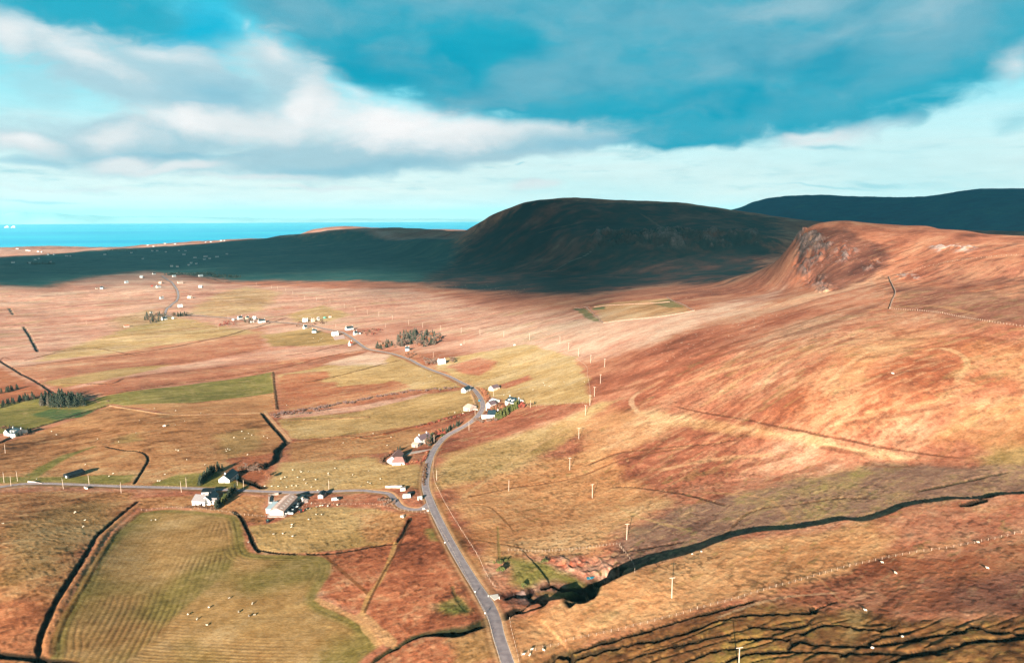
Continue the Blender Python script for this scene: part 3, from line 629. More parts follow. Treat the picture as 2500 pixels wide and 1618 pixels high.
cut([(1330, 1436), (1350, 1430), (1370, 1440), (1420, 1442)], 2.5, 2.2, col=(60, 40, 30))
cut([(1190, 1519), (1165, 1528), (1120, 1543), (1060, 1546), (1010, 1556), (970, 1578), (930, 1602), (880, 1640)], 4.5, 4.2, near=.6, vary=([0, .3, .5, 1], [1, 1.1, .6, .5]), col=(44, 44, 26))
cut([(336, 1224), (300, 1252), (262, 1285), (236, 1308), (215, 1345), (185, 1392), (150, 1448), (122, 1500), (100, 1560), (96, 1600), (100, 1660)], 1.7, 1.15, near=1.0, far=1.0, col=(52, 36, 26), vary=([0, .35, .6, 1], [.8, .7, 1, 1]))
line([(340, 1232), (310, 1256), (275, 1285), (250, 1312), (230, 1348), (200, 1395), (165, 1450), (138, 1502), (114, 1560), (110, 1600)], 2.2, (190, 130, 84), bank=.35, op=.6, jit=.6)
line([(345, 1248), (290, 1290), (262, 1330), (210, 1420), (160, 1500), (132, 1560), (124, 1600)], 2.0, (150, 96, 58), bank=.3, op=.5, jit=.8)
cut([(0, 1600), (60, 1606), (110, 1616), (180, 1622)], 3, 2)
cut([(572, 1248), (590, 1264), (606, 1296), (618, 1325), (632, 1346)], 1.4, 1.0, near=1, far=1)
cut([(632, 1346), (680, 1350), (722, 1352)], 1.3, 1.0); cut([(752, 1352), (800, 1351), (860, 1343), (920, 1332), (968, 1326)], 1.3, 1.0)
cut([(968, 1326), (985, 1300), (1003, 1264)], 1.4, 1.1, near=1, far=1)
line([(787, 1353), (820, 1380), (860, 1415), (900, 1450)], 1.4, (130, 80, 46), op=.8)
line([(966, 1328), (950, 1370), (925, 1420), (900, 1455), (885, 1500)], 1.8, (196, 150, 92), op=.8)
line([(1000, 1275), (985, 1310), (960, 1360), (935, 1400), (910, 1450), (890, 1495)], .9, (96, 58, 34), op=.8)
line([(880, 1500), (910, 1525), (955, 1570)], 3, (212, 164, 112), op=.7, jit=1)
line([(775, 1462), (870, 1512), (925, 1572)], 2.0, (212, 160, 108), op=.7, jit=1)
line([(1105, 1432), (1112, 1455), (1140, 1490)], 1.6, (76, 84, 44), depth=.3, op=.6, jit=.8)
cut([(-300, 1120), (-60, 1092), (0, 1080), (60, 1052), (140, 1028), (200, 1008), (268, 988)], 2.2, 1.6, near=1.0, far=1.2, col=(60, 44, 34))
line([(268, 990), (330, 1000), (420, 1012), (560, 1010), (640, 1008)], 2.2, (226, 178, 134), op=.8, bank=.5)
cut([(640, 1008), (660, 1034), (682, 1058), (698, 1078)], 1.9, 1.5, near=1.0, far=1.2)
line([(645, 1003), (668, 1030), (692, 1056), (708, 1076)], 2.2, (222, 172, 128), op=.7)
cut([(698, 1080), (680, 1098), (674, 1122), (640, 1140), (590, 1150)], 3.8, 2.6, near=1.1, far=.9, col=(56, 40, 30))
cut([(560, 1160), (600, 1176), (640, 1190)], 4, 3)
cut([(260, 1090), (300, 1098), (345, 1103), (362, 1120), (350, 1145), (328, 1180)], 1.2, .9, near=1, far=1)
cut([(0, 880), (35, 902), (75, 924), (110, 945), (148, 968)], 1.9, 1.4, near=1.1, far=1.1, col=(64, 44, 38))
cut([(58, 797), (72, 820), (84, 843), (92, 858)], 2.2, 1.6, near=1.2, far=1.2, col=(70, 66, 64))
cut([(22, 752), (32, 768)], 3, 2)
line([(0, 880), (10, 872), (24, 876)], 2, (120, 70, 50), op=.7)
HEDGES = []
for px_, wd, c_ in [
    ([(30, 897), (140, 884), (250, 872), (330, 862), (450, 842), (560, 818), (600, 805), (700, 776)], 3.4, (128, 74, 54)),
    ([(60, 880), (200, 850), (330, 868)], 1.6, (140, 84, 60)),
    ([(148, 935), (260, 938), (300, 925)], 2.0, (120, 70, 50)),
    ([(150, 968), (270, 962), (420, 938), (560, 918), (665, 903), (760, 880), (840, 862), (900, 853)], 2.2, (146, 88, 60)),
    ([(700, 868), (760, 860), (800, 850), (836, 842)], 2.2, (128, 70, 54)),
    ([(750, 933), (820, 919), (880, 904), (930, 890), (975, 880)], 2.4, (120, 80, 44)),
    ([(666, 908), (670, 950), (676, 1000)], 1.8, (110, 74, 46)),
    ([(1150, 955), (1160, 985), (1165, 1000)], 1.6, (222, 172, 130)),
    ([(940, 1060), (1000, 1045), (1050, 1035), (1120, 1015), (1160, 1002)], 3.0, (170, 86, 56)),
    ([(860, 1070), (940, 1058)], 2.4, (190, 108, 72)),
    ([(690, 1026), (900, 1018)], 1.5, (190, 128, 92)),
    ([(720, 1078), (840, 1065), (900, 1072), (960, 1066)], 1.8, (160, 100, 68)),
    ([(1030, 1130), (1040, 1150), (1036, 1190)], 3.0, (140, 80, 52)),
    ([(330, 668), (420, 668), (560, 690)], 6, (120, 80, 66)),
]:
    HEDGES.append(line(px_, wd * 1.15, tuple(v * .8 for v in c_) if max(c_) < 200 else c_, bank=.7, op=.9, jit=wd * .5))
# streams and paths of the open moor
for px_, wd, dp, c_ in [
    ([(1635, 988), (1700, 1003), (1800, 1020), (1900, 1040), (2000, 1060), (2080, 1075), (2150, 1090), (2240, 1104), (2300, 1112), (2400, 1118)], 1.3, .9, (110, 64, 44)),
    ([(1480, 1192), (1510, 1188), (1560, 1190), (1640, 1200), (1700, 1212), (1780, 1236)], 1.4, 1.2, (84, 52, 36)),
    ([(1508, 1347), (1560, 1340), (1620, 1330), (1680, 1320)], 1.4, 1.2, (70, 44, 34)),
    ([(1420, 1140), (1500, 1108), (1560, 1098), (1640, 1090), (1720, 1084), (1810, 1070)], 1.4, 1.0, (110, 66, 42)),
    ([(1240, 1190), (1330, 1180), (1420, 1160), (1520, 1120), (1620, 1100), (1720, 1088)], 1.2, .7, (140, 86, 56)),
    ([(1115, 1218), (1200, 1200), (1250, 1190), (1330, 1174)], 1.1, .7, (130, 78, 50)),
    ([(1760, 1318), (1830, 1250), (1950, 1230), (2060, 1215), (2150, 1218)], 1.1, .6, (110, 74, 50)),
    ([(2230, 1200), (2330, 1180), (2420, 1160), (2470, 1150)], 1.4, 1.1, (72, 62, 40)),
    ([(1120, 1310), (1240, 1330), (1300, 1345)], .8, .4, (140, 90, 56)),
    ([(1215, 1280), (1218, 1340), (1222, 1380)], .8, .3, (160, 128, 76)),
    ([(1260, 1300), (1200, 1240), (1140, 1230)], .8, .3, (150, 100, 62)),
]:
    line(px_, wd * 1.1, c_, depth=dp * .5, op=.85, jit=wd * .6, fade=True)
for px_, wd, c_ in [
    ([(1110, 1230), (1180, 1178), (1260, 1120), (1340, 1070), (1420, 1020), (1500, 980), (1560, 962)], 2.4, (216, 172, 122)),
    ([(1560, 1010), (1540, 980), (1560, 955)], 3, (232, 190, 150)),
    ([(1500, 1230), (1560, 1262), (1700, 1300)], 1.6, (206, 166, 112)),
    ([(1960, 1300), (1880, 1220), (1700, 1200)], 1.6, (200, 150, 104)),
    ([(1340, 664), (1380, 645), (1420, 628), (1450, 608)], 3.0, (170, 160, 140)),
    ([(1310, 570), (1380, 552), (1440, 536)], 6.0, (130, 106, 84)),
    ([(1560, 520), (1600, 545), (1640, 562), (1700, 566)], 7.0, (128, 100, 78)),
    ([(1700, 840), (1850, 790), (2000, 745)], 5.0, (156, 90, 62)),
    ([(1660, 880), (1800, 835), (1950, 790), (2100, 740)], 5.0, (140, 84, 56)),
    ([(1480, 940), (1600, 905), (1750, 870), (1900, 826), (2050, 780), (2150, 740)], 9.0, (140, 80, 58)),
    ([(1450, 965), (1600, 930), (1750, 892), (1880, 856)], 7.0, (150, 86, 60)),
    ([(1620, 950), (1750, 910), (1900, 868), (2000, 838)], 4.0, (222, 172, 128)),
    ([(1700, 960), (1850, 900), (2000, 850), (2140, 812)], 6.0, (176, 108, 76)),
    ([(1750, 1000), (1900, 930), (1980, 900)], 6.0, (166, 100, 70)),
    ([(1900, 760), (2050, 716), (2160, 690)], 6.0, (158, 90, 66)), ([(2100, 760), (2250, 745), (2400, 770)], 4.0, (206, 150, 106)),
    ([(2250, 860), (2300, 850), (2360, 880), (2330, 940)], 2.6, (224, 178, 130)), ([(2200, 830), (2350, 820), (2500, 850)], 5.0, (166, 96, 66)),
    ([(2100, 1010), (2250, 985), (2350, 960)], 2.4, (220, 170, 122)), ([(2050, 1040), (2200, 1010), (2320, 990)], 3.0, (126, 80, 56)),
    ([(1560, 1180), (1700, 1160), (1850, 1130), (1960, 1100)], 4.0, (150, 84, 58)), ([(1600, 1150), (1750, 1120), (1900, 1110)], 3.0, (222, 172, 126)),
    ([(1850, 1180), (1960, 1150), (2060, 1120)], 4.0, (130, 72, 50)), ([(2100, 1130), (2200, 1140), (2260, 1130)], 3.0, (128, 74, 52)), ([(2000, 1090), (2060, 1100), (2120, 1110)], 3.0, (120, 66, 46)),
    ([(1850, 960), (1900, 900), (2000, 850), (2120, 800)], 3.0, (226, 178, 132)),
    ([(2000, 960), (2060, 900), (2140, 850), (2230, 842)], 2.6, (228, 180, 134)),
    ([(1700, 1000), (1800, 930), (1900, 880), (2050, 820)], 3.0, (214, 160, 112)),
    ([(2050, 1460), (2100, 1500)], .6, (206, 150, 104)), ([(2000, 1410), (2060, 1475)], .6, (206, 150, 104)),
    ([(1740, 1510), (1900, 1460), (2060, 1445)], 1.0, (210, 170, 130)),
]:
    line(px_, wd, c_, op=.6, jit=wd * .6, fade=True)
# peat cuttings
PEAT = [([(1310, 1650), (1350, 1612), (1365, 1600), (1385, 1604), (1400, 1630)], 3.0, 2.6), ([(1370, 1605), (1480, 1568), (1560, 1546), (1640, 1522), (1740, 1494), (1800, 1478), (1834, 1468)], 2.3, 1.7),
        ([(1400, 1618), (1500, 1582), (1560, 1570), (1660, 1548), (1760, 1512), (1840, 1500), (1980, 1496), (1990, 1486)], 2.4, 1.8), ([(1740, 1630), (1830, 1596), (1930, 1590), (1990, 1590), (2100, 1595), (2180, 1592), (2290, 1596)], 2.4, 1.9),
        ([(1790, 1566), (1860, 1556), (1920, 1560)], 2.0, 1.6), ([(1960, 1545), (2010, 1526), (2060, 1528), (2110, 1536), (2180, 1532)], 2.2, 1.7), ([(1930, 1580), (1950, 1564), (1990, 1572), (2080, 1576), (2180, 1570), (2260, 1552), (2330, 1545), (2380, 1530), (2420, 1540), (2560, 1548)], 2.4, 2.0),
        ([(2150, 1625), (2230, 1596), (2330, 1578), (2400, 1562), (2560, 1556)], 2.6, 2.2), ([(1990, 1495), (2040, 1470)], 1.5, 1.0), ([(1830, 1528), (1920, 1532), (1980, 1520)], 1.6, 1.2), ([(1560, 1600), (1700, 1562), (1780, 1550)], 1.6, 1.2), ([(1640, 1630), (1740, 1590), (1800, 1580)], 1.6, 1.3), ([(2060, 1600), (2140, 1560), (2230, 1540)], 1.5, 1.1)]
for px_, wd, dp in PEAT:
    cut(px_, wd * .62, dp * .62, near=.55, far=1.2, col=(56, 42, 26), jit=.9)
w, sd = poly_sd(PL([(1400, 1612), (1560, 1556), (1750, 1490), (1900, 1490), (2200, 1500), (2800, 1480), (2800, 2000), (1400, 2000)]), 10)
rid = 1 - np.abs(fbm(X[w] * .25 + Y[w] * .05, Y[w] - .25 * X[w], 5.5, 3, 51)) * 3.2
rid = np.clip(rid, 0, 1) ** 2 * sstep(0, 8, sd)
Z[w] -= .6 * rid
C[w] *= (1 - .25 * rid[..., None])
# crag and quarry faces: broken rock standing out of the slope
def crag(px, amp, wl_, pal='rock', thr=0.0, soft=8., b=.6, block=False):
    w, sd = poly_sd(PL(px), 30)
    if sd.size == 0: return
    m = sstep(-soft, soft, sd + 10 * n_edge[w])
    f1 = 1 - np.abs(fbm(X[w], Y[w] * .6, wl_, 4, 61)) * 2.4
    if block:
        q_ = fbm(X[w] * 1.2, Y[w] * .7, wl_ * .8, 3, 63) * 3; f1 = .5 * f1 + .55 * (np.floor(q_ * 1.6) / 1.6 - .3 * (q_ * 1.6 - np.floor(q_ * 1.6)))
    Z[w] += m * amp * (np.clip(f1, -.6, 1) + .5 * fbm(X[w], Y[w], wl_ * .35, 3, 62))
    cm = m * sstep(thr, thr + .25, f1 + .3 * n_edge[w])
    C[w] = C[w] * (1 - cm[..., None]) + palette(pal, b + .3 * f1 + .25 * n_tuf[w] + .2 * n_fin[w]) * cm[..., None]
crag([(1932, 592), (1965, 566), (2000, 575), (2030, 600), (2026, 640), (1990, 640), (1955, 650), (1938, 635)], 9.0, 20., thr=-.25, b=.24, block=True)
crag([(1945, 640), (1975, 650), (2010, 680), (2040, 706), (2010, 716), (1975, 690), (1950, 668)], 7.0, 15., thr=-.1, b=.24, block=True)
crag([(2030, 596), (2060, 590), (2090, 610), (2070, 640), (2040, 640)], 5.0, 12., thr=.2, b=.4, block=True)
crag([(2110, 645), (2140, 632), (2150, 640), (2120, 660)], 5.0, 14., thr=.2, block=True)
crag([(2270, 603), (2330, 598), (2390, 605), (2360, 616), (2290, 612)], 3.0, 16., thr=.4, b=.8)
crag([(2180, 672), (2220, 668), (2250, 680), (2200, 684)], 2.0, 12., thr=.5)
crag([(1440, 572), (1600, 560), (1750, 560), (1850, 566), (1850, 600), (1750, 606), (1600, 602), (1450, 600)], 16.0, 50., thr=.3, b=.2, soft=20, block=True)
crag([(1350, 1362), (1440, 1356), (1515, 1358), (1518, 1400), (1480, 1424), (1440, 1408), (1390, 1388)], 1.0, 8., pal='soil', thr=.45, soft=3, b=.42)
crag([(1252, 1450), (1300, 1440), (1308, 1462), (1262, 1474)], .9, 4., thr=.3, soft=1.5, b=.45)
# pale boulders and specks on the slopes, dark rushes on the rough ground
spk = vnoise(X / 1.6, Y / 1.6, 71)
wk = sstep(900, 1100, RR) * 0
def specks(px, col, scale, thr, op=.8, seed=71):
    w, sd = poly_sd(PL(px), 20)
    v = vnoise(X[w] / scale, Y[w] / scale, seed)
    m = sstep(thr, thr + .03, v) * sstep(-5, 15, sd + 20 * n_edge[w]) * op
    C[w] = C[w] * (1 - m[..., None]) + np.array(alb(col), np.float32) * m[..., None]
specks([(1640, 700), (1800, 700), (1960, 700), (2000, 730), (1850, 830), (1640, 900), (1560, 860)], (240, 206, 178), 2.6, .93)
specks([(1000, 690), (1300, 690), (1300, 720), (1000, 712)], (214, 200, 176), 4.5, .93, .6)
def streaklets(px, col, lu, lv, thr, op, seed, ang=33.):
    w, sd = poly_sd(PL(px), 40); ca_, sa_ = math.cos(math.radians(ang)), math.sin(math.radians(ang)); wb = 14 * fbm(X[w], Y[w], 160., 2, 341); U_, V_ = X[w] * ca_ + Y[w] * sa_, -X[w] * sa_ + Y[w] * ca_ + wb
    v = .62 * vnoise(U_ / lu, V_ / lv, seed) + .38 * vnoise(U_ / lu * 3.1, V_ / lv * 2.7, seed + 1)
    m = sstep(thr, thr + .07, v) * sstep(-10, 40, sd + 30 * n_edge[w]) * op
    C[w] = C[w] * (1 - m[..., None]) + np.array(alb(col), np.float32) * m[..., None]
RSL = [(1500, 940), (1700, 870), (2000, 770), (2200, 700), (2900, 720), (2900, 1100), (2300, 1100), (1900, 1180), (1560, 1230), (1500, 1060)]
streaklets(RSL, (122, 66, 46), 20., 4.0, .62, .38, 301, 22.); streaklets(RSL, (226, 180, 136), 26., 3.6, .64, .3, 303, 22.); streaklets(RSL, (110, 62, 46), 7., 2.4, .68, .35, 305, 22.); streaklets(RSL, (150, 134, 84), 26., 7., .68, .3, 307, 22.)
HIR = [(1940, 600), (2000, 560), (2500, 590), (2900, 600), (2900, 780), (2300, 720), (2100, 720)]
streaklets(HIR, (96, 54, 44), 30., 6., .58, .55, 309, 20.); streaklets(HIR, (204, 152, 116), 36., 5., .68, .28, 311, 20.)
LFT = [(-600, 730), (130, 712), (500, 700), (1000, 712), (1500, 760), (1400, 840), (1000, 800), (700, 800), (300, 860), (-600, 900)]
streaklets(LFT, (150, 96, 74), 60., 7., .64, .4, 313); streaklets(LFT, (236, 196, 164), 70., 7., .66, .45, 315); streaklets(LFT, (176, 158, 104), 90., 12., .68, .4, 317); streaklets(LFT, (112, 70, 54), 30., 4., .74, .45, 319)
MIDL = [(0, 900), (300, 860), (640, 800), (900, 850), (1400, 850), (1440, 980), (1050, 1200), (700, 1200), (640, 1000), (0, 1180)]
streaklets(MIDL, (110, 70, 46), 12., 2.2, .72, .4, 321); streaklets(MIDL, (222, 184, 134), 18., 3., .70, .35, 323)
NRT = [(1070, 1120), (1500, 1000), (2100, 1140), (2900, 1180), (2900, 1480), (1900, 1480), (1300, 1600), (1240, 1500)]
streaklets(NRT, (104, 62, 42), 7., 1.6, .74, .4, 325); streaklets(NRT, (226, 180, 130), 10., 2., .72, .35, 327); streaklets(NRT, (128, 120, 62), 12., 4., .76, .35, 329)
specks([(2180, 690), (2500, 690), (2500, 760), (2200, 730)], (226, 196, 180), 2.0, .975)
specks([(1950, 560), (2200, 560), (2300, 640), (2100, 700), (1960, 720)], (200, 170, 160), 2.2, .95, .6)
tufts = np.clip(fbm(X, Y, 1.9, 2, 81) * 1.6 + .25 * fbm(U * .3, V, 20., 3, 82), -1, 1)
rough_m = sstep(.2, .65, tufts) * (.25 + .9 * sstep(-.35, .4, fbm(X, Y, 38., 4, 84))) * np.interp(RR, [300, 900], [1, 0]) * (1 - road_mask)
w, sd = poly_sd(PL(BIGF), 5)
rough_m[w] *= (1 - sstep(-2, 2, sd) * 1.0); tufts[w] = np.where(sd > 0, -1, tufts[w])
Z += .22 * np.clip(tufts + .1, 0, 1) * np.interp(RR, [200, 500, 1100], [1, .8, 0]) * (1 - road_mask) * (1 - .7 * (rough_m == 0))
C *= (1 - .46 * rough_m)[..., None]
# hollow the ground a little under the roads so their surface lies on it
Z = Z * (1 - road_mask) + (base_Z - .12) * road_mask
for ln, hw in ((MAIN, 2.7), (SIDE, 2.2)):
    w, D, S, T = dist_line(ln, 12)
    Z[w] -= sstep(hw + .6, hw - .6, D) * (.25 + RR[w] * .00035)
    m = (sstep(hw + 2.6, hw + .4, D) * .75)[..., None]
    C[w] = C[w] * (1 - m) + np.array(alb((206, 160, 116)), np.float32) * m
    m = (sstep(hw + 3.6, hw + 2.6, D) * sstep(hw + 1.4, hw + 2.2, D) * .35)[..., None]
    C[w] = C[w] * (1 - m) + np.array(alb((120, 80, 50)), np.float32) * m

# ------------------------------------------------------------------ ground mesh
def mat(name, color, rough=.85, metal=0., spec=.3, noise=0., scale=4., bump=0., c2=None):
    m = bpy.data.materials.new(name); m.use_nodes = True
    nt = m.node_tree; b = nt.nodes['Principled BSDF']
    b.inputs['Base Color'].default_value = (*color, 1); b.inputs['Roughness'].default_value = rough
    b.inputs['Metallic'].default_value = metal; b.inputs['Specular IOR Level'].default_value = spec
    if noise or bump or c2:
        t = nt.nodes.new('ShaderNodeTexCoord'); n = nt.nodes.new('ShaderNodeTexNoise')
        n.inputs['Scale'].default_value = scale; n.inputs['Detail'].default_value = 5
        nt.links.new(t.outputs['Object'], n.inputs['Vector'])
        if noise or c2:
            r = nt.nodes.new('ShaderNodeMapRange'); r.inputs['From Min'].default_value = .3; r.inputs['From Max'].default_value = .7
            nt.links.new(n.outputs[0], r.inputs[0])
            mx = nt.nodes.new('ShaderNodeMix'); mx.data_type = 'RGBA'
            a = tuple(v * (1 - noise) for v in color); bb = tuple(min(.95, v * (1 + noise)) for v in color)
            mx.inputs[6].default_value = (*a, 1); mx.inputs[7].default_value = (*(c2 or bb), 1)
            nt.links.new(r.outputs[0], mx.inputs[0]); nt.links.new(mx.outputs[2], b.inputs['Base Color'])
        if bump:
            bp = nt.nodes.new('ShaderNodeBump'); bp.inputs['Strength'].default_value = bump; bp.inputs['Distance'].default_value = .3
            nt.links.new(n.outputs[0], bp.inputs['Height']); nt.links.new(bp.outputs[0], b.inputs['Normal'])
    return m
def ground_material():
    m = bpy.data.materials.new("moor_ground"); m.use_nodes = True
    nt = m.node_tree; b = nt.nodes['Principled BSDF']
    b.inputs['Roughness'].default_value = .95; b.inputs['Specular IOR Level'].default_value = .08
    at = nt.nodes.new('ShaderNodeAttribute'); at.attribute_name = 'tint'
    g = nt.nodes.new('ShaderNodeNewGeometry')
    def nz(scale, det, st=(1, 1, 1)):
        mp = nt.nodes.new('ShaderNodeMapping'); mp.inputs['Scale'].default_value = st; mp.inputs['Rotation'].default_value = (0, 0, math.radians(-33))
        nt.links.new(g.outputs['Position'], mp.inputs[0])
        n = nt.nodes.new('ShaderNodeTexNoise'); n.inputs['Scale'].default_value = scale; n.inputs['Detail'].default_value = det; n.inputs['Roughness'].default_value = .65
        nt.links.new(mp.outputs[0], n.inputs['Vector']); return n.outputs[0]
    a1 = nz(1.3, 5, (.55, 1, 1)); a2 = nz(.16, 5, (.35, 1, 1)); a3 = nz(.03, 5, (.35, 1, 1))
    def mr(s, lo, hi):
        r = nt.nodes.new('ShaderNodeMapRange'); r.inputs['From Min'].default_value = .3; r.inputs['From Max'].default_value = .7
        r.inputs['To Min'].default_value = lo; r.inputs['To Max'].default_value = hi; nt.links.new(s, r.inputs[0]); return r.outputs[0]
    def mul(a, c):
        n = nt.nodes.new('ShaderNodeMath'); n.operation = 'MULTIPLY'; nt.links.new(a, n.inputs[0]); nt.links.new(c, n.inputs[1]); return n.outputs[0]
    a4 = nz(.45, 5, (.5, 1, 1)); f = mul(mul(mul(mr(a1, .68, 1.30), mr(a4, .82, 1.18)), mr(a2, .80, 1.18)), mr(a3, .88, 1.10))
    v = nt.nodes.new('ShaderNodeVectorMath'); v.operation = 'SCALE'; nt.links.new(at.outputs['Color'], v.inputs[0]); nt.links.new(f, v.inputs['Scale'])
    nt.links.new(v.outputs[0], b.inputs['Base Color'])
    bp = nt.nodes.new('ShaderNodeBump'); bp.inputs['Strength'].default_value = .35; bp.inputs['Distance'].default_value = .22
    nt.links.new(a1, bp.inputs['Height'])
    bp2 = nt.nodes.new('ShaderNodeBump'); bp2.inputs['Strength'].default_value = .25; bp2.inputs['Distance'].default_value = .8
    nt.links.new(a2, bp2.inputs['Height']); nt.links.new(bp.outputs[0], bp2.inputs['Normal'])
    nt.links.new(bp2.outputs[0], b.inputs['Normal'])
    return m
def grid_mesh(name, xs, ys, zs, colors=None, material=None):
    nr, na = zs.shape; me = bpy.data.meshes.new(name)
    co = np.empty((nr * na, 3), np.float32); co[:, 0] = xs.ravel(); co[:, 1] = ys.ravel(); co[:, 2] = zs.ravel()
    me.vertices.add(nr * na); me.vertices.foreach_set('co', co.ravel())
    idx = np.arange(nr * na, dtype=np.int32).reshape(nr, na)
    q = np.stack([idx[:-1, :-1], idx[:-1, 1:], idx[1:, 1:], idx[1:, :-1]], -1).reshape(-1, 4)[:, ::-1]
    nf = len(q); me.loops.add(nf * 4); me.loops.foreach_set('vertex_index', np.ascontiguousarray(q).ravel())
    me.polygons.add(nf); me.polygons.foreach_set('loop_start', np.arange(0, nf * 4, 4, dtype=np.int32))
    me.polygons.foreach_set('use_smooth', np.ones(nf, bool))
    if colors is not None:
        a = me.attributes.new('tint', 'FLOAT_COLOR', 'POINT')
        c = np.ones((nr * na, 4), np.float32); c[:, :3] = colors.reshape(-1, 3); a.data.foreach_set('color', c.ravel())
    me.update(calc_edges=True)
    if material: me.materials.append(material)
    return me
GM = ground_material()
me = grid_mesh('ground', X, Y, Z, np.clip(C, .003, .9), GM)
ground = bpy.data.objects.new('ground', me); COL.objects.link(ground); setp(ground, kind='structure', label='autumn moorland and fields with hills')
print('ground verts', len(me.vertices), 'flip', me.polygons[0].normal[:])

# ------------------------------------------------------------------ sea, far islands
def sea_material():
    m = bpy.data.materials.new("sea_water"); m.use_nodes = True
    nt = m.node_tree; b = nt.nodes['Principled BSDF']
    g = nt.nodes.new('ShaderNodeNewGeometry')
    mp = nt.nodes.new('ShaderNodeMapping'); mp.inputs['Scale'].default_value = (.00012, .0004, 1); nt.links.new(g.outputs['Position'], mp.inputs[0])
    n = nt.nodes.new('ShaderNodeTexNoise'); n.inputs['Scale'].default_value = 1.2; n.inputs['Detail'].default_value = 6; nt.links.new(mp.outputs[0], n.inputs['Vector'])
    r = nt.nodes.new('ShaderNodeValToRGB'); nt.links.new(n.outputs[0], r.inputs[0])
    r.color_ramp.elements[0].position = .38; r.color_ramp.elements[0].color = (*alb((0, 176, 224), 1.15), 1)
    r.color_ramp.elements[1].position = .7; r.color_ramp.elements[1].color = (*alb((50, 206, 228), 1.2), 1)
    nt.links.new(r.outputs[0], b.inputs['Base Color']); b.inputs['Roughness'].default_value = .5; b.inputs['Specular IOR Level'].default_value = .25
    return m
bpy_m = bpy.data.meshes.new('sea')
ang = np.linspace(-1.3, 1.3, 61); rad = [1500., 6000, 12000, 25000, 40000, 50000]
vs = [(r * math.sin(a), r * math.cos(a), 0.0) for r in rad for a in ang]
fs = [(i * 61 + j, i * 61 + j + 1, (i + 1) * 61 + j + 1, (i + 1) * 61 + j)[::-1] for i in range(len(rad) - 1) for j in range(60)]
bpy_m.from_pydata(vs, [], fs); bpy_m.materials.append(sea_material())
sea = bpy.data.objects.new('sea', bpy_m); COL.objects.link(sea); setp(sea, kind='structure', label='turquoise sea')
def island(name, prof, dist, depth, color, label):
    """prof: (px, py) skyline at distance dist"""
    pts = []
    for px, py in prof:
        d = ray(px, py); hz = math.hypot(d[0], d[1]); a = math.atan2(d[0], d[1]); pts.append((a, max(CAMZ + d[2] / hz * dist, 2.0)))
    a = np.linspace(pts[0][0], pts[-1][0], 160); z = np.interp(a, [p[0] for p in pts], [p[1] for p in pts])
    z = z * (1 + .10 * fbm(a * dist, a * 0, dist * .02, 4, 91))
    rr_ = np.linspace(0, 1, 14); prof_ = np.sin(rr_ * np.pi) ** .8
    xs = np.array([[(dist + (t - .5) * depth) * math.sin(b) for b in a] for t in rr_]); ys = np.array([[(dist + (t - .5) * depth) * math.cos(b) for b in a] for t in rr_])
    zs = prof_[:, None] * z[None] * (1 + .12 * fbm(xs, ys, depth * .3, 3, 92)) - 3
    me = grid_mesh(name, xs, ys, zs, None, mat(name + '_rock', color, noise=.25, scale=.0004))
    o = bpy.data.objects.new(name, me); COL.objects.link(o); setp(o, kind='structure', label=label); return o

